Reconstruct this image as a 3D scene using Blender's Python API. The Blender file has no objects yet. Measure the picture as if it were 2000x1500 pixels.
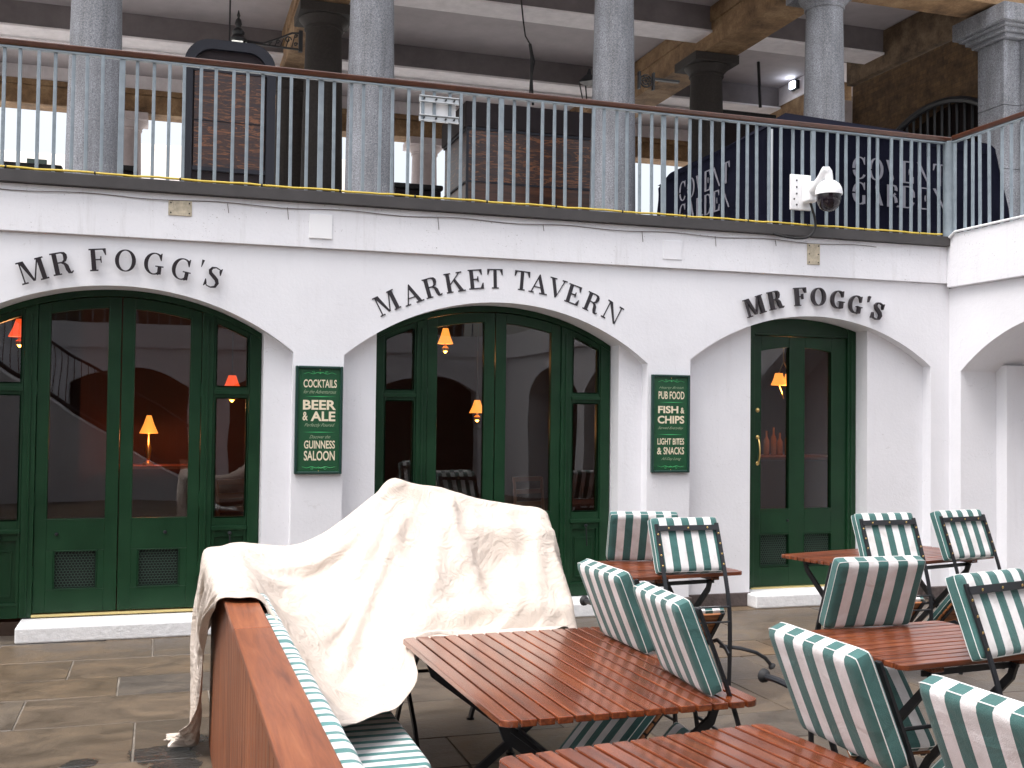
import bpy, math, random
from mathutils import Matrix, Vector
import numpy as np
SC = bpy.context.scene
COL = SC.collection
R = math.radians
rnd = random.Random(7)

# ------------------------------------------------------------------ camera
CF, CYAW, CPIT, CROL, CD, CH = 2150.0, R(17.645), R(1.634), R(.6656), 8.672, 1.68
_cy, _sy, _cp, _sp = math.cos(CYAW), math.sin(CYAW), math.cos(CPIT), math.sin(CPIT)
cF = Vector((_sy*_cp, _cy*_cp, _sp)); _r = Vector((_cy, -_sy, 0)); _u = _r.cross(cF)
cR = _r*math.cos(CROL) + _u*math.sin(CROL); cU = -_r*math.sin(CROL) + _u*math.cos(CROL)
cam = bpy.data.cameras.new('camera'); cam_o = bpy.data.objects.new('camera', cam); COL.objects.link(cam_o)
cam.sensor_width = 36; cam.lens = CF/2000*36; cam.clip_end = 1500; cam.clip_start = .05
M4 = Matrix((cR, cU, -cF)).transposed().to_4x4(); M4.translation = Vector((0, -CD, CH)); cam_o.matrix_world = M4
SC.camera = cam_o
def _ray(u, v): return cF + cR*((u-1000)/CF) + cU*((750-v)/CF)
def at_y(u, v, y):
    d = _ray(u, v); t = (y+CD)/d.y; return Vector((d.x*t, y, CH+d.z*t))
def at_z(u, v, z):
    d = _ray(u, v); t = (z-CH)/d.z; return Vector((d.x*t, -CD+d.y*t, z))

# ------------------------------------------------------------------ light
SUN_EL, SUN_AZ = R(66), R(246)      # azimuth measured from +Y towards +X
world = bpy.data.worlds.new('World'); SC.world = world; world.use_nodes = True
wn = world.node_tree; bg = wn.nodes['Background']
sky = wn.nodes.new('ShaderNodeTexSky'); sky.sky_type = 'NISHITA'; sky.sun_disc = False
sky.sun_elevation = SUN_EL; sky.sun_rotation = SUN_AZ; sky.dust_density = 6; sky.air_density = 1.2; sky.ozone_density = 1
hs = wn.nodes.new('ShaderNodeHueSaturation'); hs.inputs['Saturation'].default_value = .36
wn.links.new(sky.outputs[0], hs.inputs['Color']); wn.links.new(hs.outputs[0], bg.inputs['Color'])
bg.inputs['Strength'].default_value = .15
sl = bpy.data.lights.new('sun', 'SUN'); sl.energy = 1.5; sl.angle = R(30); sl.color = (1, .965, .93)
so = bpy.data.objects.new('sun', sl); COL.objects.link(so)
sd = Vector((math.sin(SUN_AZ)*math.cos(SUN_EL), math.cos(SUN_AZ)*math.cos(SUN_EL), math.sin(SUN_EL)))
so.rotation_euler = sd.to_track_quat('Z', 'Y').to_euler()
SC.view_settings.view_transform = 'Standard'; SC.view_settings.look = 'None'
SC.view_settings.exposure = 1.2; SC.view_settings.gamma = 1
SC.cycles.max_bounces = 8; SC.cycles.transparent_max_bounces = 12

# ------------------------------------------------------------------ materials
def mat(name, col, rough=.6, metal=0, var=0, vscale=8, bump=0, bscale=40, spec=.5, coat=0, build=None, emit=None, estr=0):
    m = bpy.data.materials.new(name); m.use_nodes = True
    nt = m.node_tree; N = nt.nodes; L = nt.links; p = N['Principled BSDF']
    p.inputs['Base Color'].default_value = (*col, 1); p.inputs['Roughness'].default_value = rough
    p.inputs['Metallic'].default_value = metal; p.inputs['Specular IOR Level'].default_value = spec
    p.inputs['Coat Weight'].default_value = coat; p.inputs['Coat Roughness'].default_value = .12
    tc = N.new('ShaderNodeTexCoord'); co = tc.outputs['Object']
    if var:
        no = N.new('ShaderNodeTexNoise'); no.inputs['Scale'].default_value = vscale; no.inputs['Detail'].default_value = 8; no.inputs['Roughness'].default_value = .65
        L.new(co, no.inputs['Vector'])
        mx = N.new('ShaderNodeMixRGB'); mx.blend_type = 'MIX'
        mx.inputs[1].default_value = (*[c*(1-var) for c in col], 1); mx.inputs[2].default_value = (*[min(1, c*(1+var*.6)) for c in col], 1)
        rp = N.new('ShaderNodeMapRange'); rp.inputs[1].default_value = .3; rp.inputs[2].default_value = .7
        L.new(no.outputs['Fac'], rp.inputs[0]); L.new(rp.outputs[0], mx.inputs[0]); L.new(mx.outputs[0], p.inputs['Base Color'])
    if bump:
        nb = N.new('ShaderNodeTexNoise'); nb.inputs['Scale'].default_value = bscale; nb.inputs['Detail'].default_value = 6
        L.new(co, nb.inputs['Vector']); b = N.new('ShaderNodeBump'); b.inputs['Strength'].default_value = bump; b.inputs['Distance'].default_value = .01
        L.new(nb.outputs['Fac'], b.inputs['Height']); L.new(b.outputs[0], p.inputs['Normal'])
    if emit:
        p.inputs['Emission Color'].default_value = (*emit, 1); p.inputs['Emission Strength'].default_value = estr
    if build: build(m, nt, N, L, p, tc)
    return m
def nd(N, L, typ, ins=None, **kw):
    n = N.new(typ)
    for k, v in kw.items(): setattr(n, k, v)
    for k, v in (ins or {}).items():
        if isinstance(v, bpy.types.NodeSocket): L.new(v, n.inputs[k])
        else: n.inputs[k].default_value = v
    return n
def ramp(N, L, fac, stops):
    n = N.new('ShaderNodeValToRGB'); e = n.color_ramp.elements
    while len(e) < len(stops): e.new(.5)
    for q, (p, c) in zip(e, stops): q.position = p; q.color = (*c, 1)
    L.new(fac, n.inputs[0]); return n.outputs[0]

def b_wall(dirt):
    def f(m, nt, N, L, p, tc):
        co = tc.outputs['Object']
        n1 = nd(N, L, 'ShaderNodeTexNoise', {'Vector': co, 'Scale': 1.3, 'Detail': 8, 'Roughness': .6})
        base = ramp(N, L, n1.outputs['Fac'], [(.3, (.775, .772, .80)), (.7, (.83, .828, .855))])
        # specks and weathering blotches
        n2 = nd(N, L, 'ShaderNodeTexNoise', {'Vector': co, 'Scale': 60, 'Detail': 3, 'Roughness': .6})
        n3 = nd(N, L, 'ShaderNodeTexNoise', {'Vector': co, 'Scale': 4, 'Detail': 6, 'Roughness': .7})
        a = nd(N, L, 'ShaderNodeMapRange', {0: n2.outputs['Fac'], 1: .64, 2: .72})
        b = nd(N, L, 'ShaderNodeMapRange', {0: n3.outputs['Fac'], 1: .42, 2: .62})
        mm = nd(N, L, 'ShaderNodeMath', {0: a.outputs[0], 1: b.outputs[0]}, operation='MULTIPLY')
        mm2 = nd(N, L, 'ShaderNodeMath', {0: mm.outputs[0], 1: dirt}, operation='MULTIPLY')
        mp = nd(N, L, 'ShaderNodeMapping', {'Vector': co}); mp.inputs['Scale'].default_value = (9, 9, .8)
        st = nd(N, L, 'ShaderNodeTexNoise', {'Vector': mp.outputs[0], 'Scale': 1.6, 'Detail': 7, 'Roughness': .7})
        sr = nd(N, L, 'ShaderNodeMapRange', {0: st.outputs['Fac'], 1: .55, 2: .8})
        s2 = nd(N, L, 'ShaderNodeMath', {0: sr.outputs[0], 1: dirt*.35}, operation='MULTIPLY')
        mx = nd(N, L, 'ShaderNodeMixRGB', {0: s2.outputs[0], 1: base, 2: (.42, .40, .38, 1)})
        mx2 = nd(N, L, 'ShaderNodeMixRGB', {0: mm2.outputs[0], 1: mx.outputs[0], 2: (.3, .28, .26, 1)})
        vo = nd(N, L, 'ShaderNodeTexVoronoi', {'Vector': nd(N, L, 'ShaderNodeVectorMath', {0: co, 1: nd(N, L, 'ShaderNodeTexNoise', {'Vector': co, 'Scale': 2.5, 'Detail': 5}).outputs['Color']}, operation='ADD').outputs[0], 'Scale': .75}, feature='DISTANCE_TO_EDGE')
        ck = nd(N, L, 'ShaderNodeMapRange', {0: vo.outputs['Distance'], 1: .0045, 2: .0015})
        cm = nd(N, L, 'ShaderNodeMapRange', {0: n3.outputs['Fac'], 1: .52, 2: .60}); ca = nd(N, L, 'ShaderNodeMath', {0: ck.outputs[0], 1: cm.outputs[0]}, operation='MULTIPLY')
        cb = nd(N, L, 'ShaderNodeMath', {0: ca.outputs[0], 1: .18}, operation='MULTIPLY')
        mx2 = nd(N, L, 'ShaderNodeMixRGB', {0: cb.outputs[0], 1: mx2.outputs[0], 2: (.38, .36, .34, 1)})
        L.new(mx2.outputs[0], p.inputs['Base Color'])
        nb = nd(N, L, 'ShaderNodeTexNoise', {'Vector': co, 'Scale': 35, 'Detail': 6, 'Roughness': .6})
        nb2 = nd(N, L, 'ShaderNodeTexNoise', {'Vector': co, 'Scale': 3, 'Detail': 3})
        ad = nd(N, L, 'ShaderNodeMath', {0: nb2.outputs['Fac'], 1: 2.2, 2: nb.outputs['Fac']}, operation='MULTIPLY_ADD')
        bp = nd(N, L, 'ShaderNodeBump', {'Strength': .35, 'Distance': .006, 'Height': ad.outputs[0]})
        L.new(bp.outputs[0], p.inputs['Normal'])
    return f
WALL = mat('white_painted_render', (.8, .8, .82), .55, build=b_wall(.35))
WALLD = mat('weathered_white_render', (.8, .8, .8), .6, build=b_wall(1.0))
STEP = mat('white_painted_stone', (.8, .8, .8), .6, var=.12, vscale=20, bump=.5, bscale=40)

def b_granite(m, nt, N, L, p, tc):
    co = tc.outputs['Object']
    v = nd(N, L, 'ShaderNodeTexNoise', {'Vector': co, 'Scale': 75, 'Detail': 4, 'Roughness': .75})
    c1 = ramp(N, L, v.outputs['Fac'], [(.30, (.05, .055, .065)), (.45, (.19, .20, .225)), (.56, (.27, .28, .31)), (.70, (.44, .45, .475))])
    mps = nd(N, L, 'ShaderNodeMapping', {'Vector': co}); mps.inputs['Scale'].default_value = (6, 6, .5)
    stn = nd(N, L, 'ShaderNodeTexNoise', {'Vector': mps.outputs[0], 'Scale': 1.2, 'Detail': 7, 'Roughness': .7}); stc = ramp(N, L, stn.outputs['Fac'], [(.35, (.66, .65, .64)), (.6, (1, 1, 1))])
    v2 = nd(N, L, 'ShaderNodeTexVoronoi', {'Vector': co, 'Scale': 42}); vc = ramp(N, L, v2.outputs['Distance'], [(.08, (.6, .6, .62)), (.22, (1, 1, 1))])
    stc = nd(N, L, 'ShaderNodeMixRGB', {0: .9, 1: stc, 2: vc}, blend_type='MULTIPLY').outputs[0]
    c1 = nd(N, L, 'ShaderNodeMixRGB', {0: 1.0, 1: c1, 2: stc}, blend_type='MULTIPLY').outputs[0]
    w = nd(N, L, 'ShaderNodeTexNoise', {'Vector': co, 'Scale': 1.7, 'Detail': 5})
    c2 = ramp(N, L, w.outputs['Fac'], [(.35, (.72, .72, .72)), (.65, (1, 1, 1))])
    mx = nd(N, L, 'ShaderNodeMixRGB', {0: 1.0, 1: c1, 2: c2}, blend_type='MULTIPLY')
    L.new(mx.outputs[0], p.inputs['Base Color'])
    bp = nd(N, L, 'ShaderNodeBump', {'Strength': .3, 'Distance': .004, 'Height': v.outputs['Fac']}); L.new(bp.outputs[0], p.inputs['Normal'])
GRAN = mat('grey_granite', (.3, .3, .33), .7, build=b_granite)

def b_sand(cols, sc=1.0):
    def f(m, nt, N, L, p, tc):
        co = tc.outputs['Object']
        n1 = nd(N, L, 'ShaderNodeTexNoise', {'Vector': co, 'Scale': 2.2*sc, 'Detail': 9, 'Roughness': .7})
        c = ramp(N, L, n1.outputs['Fac'], [(.32, cols[0]), (.5, cols[1]), (.68, cols[2])])
        n2 = nd(N, L, 'ShaderNodeTexNoise', {'Vector': co, 'Scale': 30, 'Detail': 5, 'Roughness': .7})
        c2 = ramp(N, L, n2.outputs['Fac'], [(.35, (.7, .7, .7)), (.6, (1, 1, 1))])
        mx = nd(N, L, 'ShaderNodeMixRGB', {0: .8, 1: c, 2: c2}, blend_type='MULTIPLY')
        L.new(mx.outputs[0], p.inputs['Base Color'])
        bp = nd(N, L, 'ShaderNodeBump', {'Strength': .5, 'Distance': .01, 'Height': n2.outputs['Fac']}); L.new(bp.outputs[0], p.inputs['Normal'])
    return f
SAND = mat('brown_sandstone', (.3, .2, .12), .85, build=b_sand([(.10, .058, .03), (.25, .15, .075), (.40, .27, .15)]))
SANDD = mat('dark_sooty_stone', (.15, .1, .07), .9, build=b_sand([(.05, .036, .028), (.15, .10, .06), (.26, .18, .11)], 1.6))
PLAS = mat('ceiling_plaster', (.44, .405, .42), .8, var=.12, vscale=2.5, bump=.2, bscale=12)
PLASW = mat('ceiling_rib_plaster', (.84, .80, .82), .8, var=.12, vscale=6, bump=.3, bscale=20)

def b_green(m, nt, N, L, p, tc):
    co = tc.outputs['Object']
    n1 = nd(N, L, 'ShaderNodeTexNoise', {'Vector': co, 'Scale': 3, 'Detail': 6})
    c = ramp(N, L, n1.outputs['Fac'], [(.35, (.0055, .031, .012)), (.7, (.0085, .044, .017))]); L.new(c, p.inputs['Base Color'])
    rr = nd(N, L, 'ShaderNodeMapRange', {0: n1.outputs['Fac'], 1: .3, 2: .7, 3: .3, 4: .45}); L.new(rr.outputs[0], p.inputs['Roughness'])
    mp = nd(N, L, 'ShaderNodeMapping', {'Vector': co}); mp.inputs['Scale'].default_value = (40, 40, 6)
    n2 = nd(N, L, 'ShaderNodeTexNoise', {'Vector': mp.outputs[0], 'Scale': 2, 'Detail': 4})
    bp = nd(N, L, 'ShaderNodeBump', {'Strength': .12, 'Distance': .003, 'Height': n2.outputs['Fac']}); L.new(bp.outputs[0], p.inputs['Normal'])
GREEN = mat('bottle_green_gloss_paint', (.01, .06, .025), .38, spec=.3, build=b_green)
SIGNG = mat('sign_green', (.010, .075, .030), .35, var=.1)
SIGNF = mat('sign_frame_dark', (.012, .045, .035), .3)
CREAM = mat('cream_lettering', (.78, .68, .50), .6)
LGREEN = mat('bright_green_scroll', (.06, .42, .14), .5)
SCRIPT = mat('pale_script_lettering', (.30, .38, .24), .6)
def b_glass(m, nt, N, L, p, tc):
    out = N['Material Output']; N.remove(p)
    fr = nd(N, L, 'ShaderNodeFresnel', {'IOR': 1.72})
    tr = nd(N, L, 'ShaderNodeBsdfTransparent', {'Color': (.86, .88, .87, 1)}); gl = nd(N, L, 'ShaderNodeBsdfGlossy', {'Color': (1, 1, 1, 1), 'Roughness': .0})
    n = nd(N, L, 'ShaderNodeTexNoise', {'Vector': tc.outputs['Object'], 'Scale': 1.6, 'Detail': 1})
    bp = nd(N, L, 'ShaderNodeBump', {'Strength': .05, 'Distance': .03, 'Height': n.outputs['Fac']}); L.new(bp.outputs[0], gl.inputs['Normal'])
    mx = nd(N, L, 'ShaderNodeMixShader', {0: fr.outputs[0]}); L.new(tr.outputs[0], mx.inputs[1]); L.new(gl.outputs[0], mx.inputs[2]); L.new(mx.outputs[0], out.inputs['Surface'])
GLASS = mat('window_glass', (1, 1, 1), build=b_glass)
BRASS = mat('brass', (.75, .52, .2), .3, metal=1)
GOLD = mat('gold_threshold', (.72, .58, .26), .4, metal=.6)
IRON = mat('black_iron', (.012, .013, .016), .42)
BLACK = mat('black_rubber', (.012, .012, .013), .7)
LETM = mat('dark_bronze_lettering', (.028, .022, .026), .35, metal=.3)
LETP = mat('black_painted_lettering', (.022, .018, .024), .6)
PLINTH = mat('dark_stone_plinth', (.09, .07, .065), .8, var=.4, vscale=10, bump=.5)
EDGE = mat('dark_grey_edge_metal', (.055, .05, .05), .55, var=.2, vscale=5)
RAILP = mat('pale_blue_grey_paint', (.235, .28, .315), .42, var=.18, vscale=9, bump=.3, bscale=60)
def b_grain(c0, c1, c2, axis=1, sc=1.0):
    def f(m, nt, N, L, p, tc):
        co = tc.outputs['Object']
        at = nd(N, L, 'ShaderNodeAttribute', attribute_name='rand')
        off = nd(N, L, 'ShaderNodeVectorMath', {0: at.outputs['Color'], 1: (17, 23, 31)}, operation='MULTIPLY')
        ad = nd(N, L, 'ShaderNodeVectorMath', {0: co, 1: off.outputs[0]}, operation='ADD')
        mp = nd(N, L, 'ShaderNodeMapping', {'Vector': ad.outputs[0]})
        s = [26*sc]*3; s[axis] = 1.6*sc; mp.inputs['Scale'].default_value = s
        n = nd(N, L, 'ShaderNodeTexNoise', {'Vector': mp.outputs[0], 'Scale': 1.5, 'Detail': 9, 'Roughness': .65, 'Distortion': .5})
        c = ramp(N, L, n.outputs['Fac'], [(.3, c0), (.52, c1), (.72, c2)])
        hsv = nd(N, L, 'ShaderNodeHueSaturation', {'Color': c})
        vr = nd(N, L, 'ShaderNodeMapRange', {0: at.outputs['Fac'], 1: 0, 2: 1, 3: .70, 4: 1.35}); L.new(vr.outputs[0], hsv.inputs['Value'])
        L.new(hsv.outputs[0], p.inputs['Base Color'])
        bp = nd(N, L, 'ShaderNodeBump', {'Strength': .12, 'Distance': .002, 'Height': n.outputs['Fac']}); L.new(bp.outputs[0], p.inputs['Normal'])
    return f
TWOODY = mat('varnished_red_teak', (.3, .08, .03), .27, coat=.6, spec=.35, build=b_grain((.055, .012, .005), (.165, .038, .012), (.30, .085, .028), 1))
TWOODX = mat('varnished_red_teak_cross', (.3, .08, .03), .34, coat=.4, build=b_grain((.055, .012, .005), (.165, .040, .013), (.30, .088, .029), 0))
SWOOD = mat('chair_slat_teak', (.4, .16, .05), .45, coat=.2, build=b_grain((.16, .055, .018), (.36, .14, .05), (.48, .22, .09), 1))
BWOOD = mat('planter_hardwood', (.4, .13, .05), .5, coat=.1, build=b_grain((.10, .030, .012), (.235, .072, .027), (.35, .125, .048), 2))
BWOODY = mat('planter_cap_hardwood', (.4, .13, .05), .45, coat=.15, build=b_grain((.12, .033, .013), (.235, .070, .026), (.32, .11, .043), 1))
def b_stripe(axis, pitch, duty, off, cg, cw):
    def f(m, nt, N, L, p, tc):
        co = tc.outputs['Object']
        oi = N.new('ShaderNodeObjectInfo'); ov = nd(N, L, 'ShaderNodeVectorMath', {0: oi.outputs['Random'], 1: (9, 5, 7)}, operation='MULTIPLY')
        sx = nd(N, L, 'ShaderNodeSeparateXYZ', {0: co}); co = nd(N, L, 'ShaderNodeVectorMath', {0: co, 1: ov.outputs[0]}, operation='ADD').outputs[0]
        nz = nd(N, L, 'ShaderNodeTexNoise', {'Vector': co, 'Scale': 7, 'Detail': 2})
        w = nd(N, L, 'ShaderNodeMath', {0: nz.outputs['Fac'], 1: .004, 2: sx.outputs[axis]}, operation='MULTIPLY_ADD')
        a = nd(N, L, 'ShaderNodeMath', {0: w.outputs[0], 1: 1/pitch, 2: off}, operation='MULTIPLY_ADD')
        b = nd(N, L, 'ShaderNodeMath', {0: a.outputs[0]}, operation='FRACT')
        c = nd(N, L, 'ShaderNodeMath', {0: b.outputs[0], 1: duty}, operation='LESS_THAN')
        mx = nd(N, L, 'ShaderNodeMixRGB', {0: c.outputs[0], 1: (*cw, 1), 2: (*cg, 1)})
        n2 = nd(N, L, 'ShaderNodeTexNoise', {'Vector': co, 'Scale': 11, 'Detail': 6}); c2 = ramp(N, L, n2.outputs['Fac'], [(.3, (.80, .79, .77)), (.62, (1, 1, 1))])
        m2 = nd(N, L, 'ShaderNodeMixRGB', {0: 1.0, 1: mx.outputs[0], 2: c2}, blend_type='MULTIPLY'); L.new(m2.outputs[0], p.inputs['Base Color'])
        wv = nd(N, L, 'ShaderNodeTexNoise', {'Vector': co, 'Scale': 420, 'Detail': 2}); n4 = nd(N, L, 'ShaderNodeTexNoise', {'Vector': co, 'Scale': 9, 'Detail': 4, 'Distortion': .8})
        s = nd(N, L, 'ShaderNodeMath', {0: n4.outputs['Fac'], 1: 8.0, 2: wv.outputs['Fac']}, operation='MULTIPLY_ADD')
        bp = nd(N, L, 'ShaderNodeBump', {'Strength': .5, 'Distance': .003, 'Height': s.outputs[0]}); L.new(bp.outputs[0], p.inputs['Normal'])
        p.inputs['Sheen Weight'].default_value = .15
    return f
TEAL, SWH = (.048, .142, .132), (.80, .78, .78)
STRIPE = mat('green_white_striped_canvas', TEAL, .85, build=b_stripe(1, .1005, .5, .225, TEAL, SWH))
STRIPEB = mat('thin_striped_canvas', TEAL, .85, build=b_stripe(1, .0745, .42, .2, (.085, .25, .24), SWH))
STRIPER = mat('thin_striped_canvas_roll', TEAL, .85, build=b_stripe(1, .0745, .38, .2, (.10, .27, .26), SWH))
PIPE = mat('white_piping', (.78, .78, .76), .8)
CANV = mat('cream_canvas', (.8, .7, .55), .85)
def b_canv(m, nt, N, L, p, tc):
    co = tc.outputs['Object']
    n = nd(N, L, 'ShaderNodeTexNoise', {'Vector': co, 'Scale': 1.6, 'Detail': 8, 'Roughness': .6})
    c = ramp(N, L, n.outputs['Fac'], [(.3, (.56, .475, .40)), (.55, (.64, .56, .49)), (.75, (.69, .62, .555))])
    s1 = nd(N, L, 'ShaderNodeTexNoise', {'Vector': co, 'Scale': 38, 'Detail': 2}); a = nd(N, L, 'ShaderNodeMapRange', {0: s1.outputs['Fac'], 1: .76, 2: .80})
    mx = nd(N, L, 'ShaderNodeMixRGB', {0: a.outputs[0], 1: c, 2: (.16, .12, .09, 1)}); L.new(mx.outputs[0], p.inputs['Base Color'])
    w1 = nd(N, L, 'ShaderNodeTexNoise', {'Vector': co, 'Scale': 9, 'Detail': 7, 'Roughness': .55, 'Distortion': 1.6})
    w2 = nd(N, L, 'ShaderNodeTexNoise', {'Vector': co, 'Scale': 300, 'Detail': 2})
    s = nd(N, L, 'ShaderNodeMath', {0: w1.outputs['Fac'], 1: 9, 2: w2.outputs['Fac']}, operation='MULTIPLY_ADD')
    bp = nd(N, L, 'ShaderNodeBump', {'Strength': .6, 'Distance': .0045, 'Height': s.outputs[0]}); L.new(bp.outputs[0], p.inputs['Normal'])
CANVM = mat('cream_dust_sheet_canvas', (.8, .7, .55), .88, build=b_canv)
def b_pave(m, nt, N, L, p, tc):
    co = tc.outputs['Object']
    at = nd(N, L, 'ShaderNodeAttribute', attribute_name='rand')
    c0 = ramp(N, L, at.outputs['Fac'], [(0, (.085, .068, .050)), (.35, (.130, .094, .060)), (.6, (.092, .080, .069)), (1, (.165, .124, .078))])
    off = nd(N, L, 'ShaderNodeVectorMath', {0: at.outputs['Color'], 1: (37, 23, 31)}, operation='MULTIPLY')
    ad = nd(N, L, 'ShaderNodeVectorMath', {0: co, 1: off.outputs[0]}, operation='ADD')
    mp = nd(N, L, 'ShaderNodeMapping', {'Vector': ad.outputs[0]}); mp.inputs['Scale'].default_value = (1.9, 2.5, 1)
    n = nd(N, L, 'ShaderNodeTexNoise', {'Vector': mp.outputs[0], 'Scale': 1.6, 'Detail': 10, 'Roughness': .68, 'Distortion': .7})
    c1 = ramp(N, L, n.outputs['Fac'], [(.3, (.55, .53, .51)), (.5, (.95, .93, .9)), (.7, (1.35, 1.25, 1.08))])
    mx = nd(N, L, 'ShaderNodeMixRGB', {0: 1.0, 1: c0, 2: c1}, blend_type='MULTIPLY')
    # damp patches with a shape of their own
    n5 = nd(N, L, 'ShaderNodeTexNoise', {'Vector': co, 'Scale': 3.5, 'Detail': 5, 'Roughness': .6})
    w = None
    for q, r in (((.03, -2.98, 0), .17), ((.14, -2.72, 0), .09), ((-.35, -3.02, 0), .10), ((.10, -3.2, 0), .14)):
        d = nd(N, L, 'ShaderNodeVectorMath', {0: co, 1: q}, operation='DISTANCE')
        e = nd(N, L, 'ShaderNodeMath', {0: n5.outputs['Fac'], 1: .38, 2: d.outputs['Value']}, operation='MULTIPLY_ADD')
        g = nd(N, L, 'ShaderNodeMapRange', {0: e.outputs[0], 1: r+.20, 2: r+.17})
        w = g.outputs[0] if w is None else nd(N, L, 'ShaderNodeMath', {0: w, 1: g.outputs[0]}, operation='MAXIMUM').outputs[0]
    mx2 = nd(N, L, 'ShaderNodeMixRGB', {0: w, 1: mx.outputs[0], 2: (.022, .020, .018, 1)}); L.new(mx2.outputs[0], p.inputs['Base Color'])
    rr = nd(N, L, 'ShaderNodeMapRange', {0: n.outputs['Fac'], 1: .3, 2: .7, 3: .28, 4: .62})
    rw = nd(N, L, 'ShaderNodeMixRGB', {0: w, 1: rr.outputs[0], 2: (.08, .08, .08, 1)}); L.new(rw.outputs[0], p.inputs['Roughness'])
    n6 = nd(N, L, 'ShaderNodeTexNoise', {'Vector': co, 'Scale': 55, 'Detail': 6, 'Roughness': .7})
    s = nd(N, L, 'ShaderNodeMath', {0: n.outputs['Fac'], 1: 2.5, 2: n6.outputs['Fac']}, operation='MULTIPLY_ADD')
    bp = nd(N, L, 'ShaderNodeBump', {'Strength': .5, 'Distance': .006, 'Height': s.outputs[0]}); L.new(bp.outputs[0], p.inputs['Normal'])
PAVE = mat('york_stone_flags', (.3, .25, .2), .6, build=b_pave)
MORT = mat('pale_mortar', (.20, .175, .145), .9, var=.5, vscale=5, bump=.6, bscale=60)
PIAZ = mat('piazza_stone', (.62, .60, .57), .8, var=.2, vscale=2)
def b_ply(m, nt, N, L, p, tc):
    co = tc.outputs['Object']
    mp = nd(N, L, 'ShaderNodeMapping', {'Vector': co}); mp.inputs['Scale'].default_value = (1.4, 1.4, 9)
    n = nd(N, L, 'ShaderNodeTexNoise', {'Vector': mp.outputs[0], 'Scale': 1.7, 'Detail': 6, 'Roughness': .55, 'Distortion': 2.6})
    c = ramp(N, L, n.outputs['Fac'], [(.38, (.020, .013, .018)), (.48, (.055, .021, .012)), (.53, (.012, .008, .011)), (.60, (.20, .075, .028)), (.68, (.03, .016, .018))]); L.new(c, p.inputs['Base Color'])
PLY = mat('dark_stained_plywood', (.08, .04, .03), .35, build=b_ply)
KDARK = mat('charcoal_painted_frame', (.017, .018, .026), .5, spec=.3)
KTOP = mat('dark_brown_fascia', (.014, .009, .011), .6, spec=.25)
NAVY = mat('navy_tarpaulin', (.0035, .004, .010), .9, bump=.5, bscale=6, spec=.06)
BEAMSH = mat('mauve_grey_beam_shade', (.17, .15, .155), .8, var=.2, vscale=4)  # shade on the rib faces, put into the colour
NAVT = mat('grey_stencil_lettering', (.125, .125, .15), .7)
WPLAS = mat('white_camera_plastic', (.85, .85, .86), .35)
DOME = mat('smoked_dome', (.015, .010, .015), .08)
STAIN = mat('beige_aged_plate', (.55, .48, .36), .7, var=.3, vscale=30)
WPLATE = mat('white_cover_plate', (.86, .86, .87), .5)
ALU = mat('aluminium_channel', (.55, .57, .58), .35, metal=.8)
YEL = mat('yellow_cable', (.62, .45, .06), .5)
MAUVE = mat('dark_red_room_paint', (.07, .022, .018), .7, var=.2, vscale=2)
WRAIL = mat('white_weathered_paint', (.75, .75, .75), .6)
RFLOOR = mat('dark_floorboards', (.04, .022, .014), .4, var=.3, vscale=4)
SHADE = mat('lit_amber_lampshade', (.8, .4, .1), .7, emit=(1, .30, .045), estr=.75)
SHADER = mat('lit_red_lampshade', (.8, .1, .03), .7, emit=(1, .09, .015), estr=.5)
BARW = mat('bar_mahogany', (.25, .08, .03), .3)
BTL = mat('bottle_amber', (.3, .12, .03), .15)
LED = mat('floodlight_led', (1, 1, 1), .5, emit=(.8, .88, 1), estr=14)
BRICKW = mat('pale_brick_building', (.78, .72, .68), .85, var=.15, vscale=4)
FLAGC = [mat('bunting_%s' % n, c, .8) for n, c in (('peach', (.6, .36, .22)), ('sage', (.3, .45, .3)), ('teal', (.16, .33, .36)))]
DGLASS = mat('dark_shop_glazing', (.012, .02, .016), .2)

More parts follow.
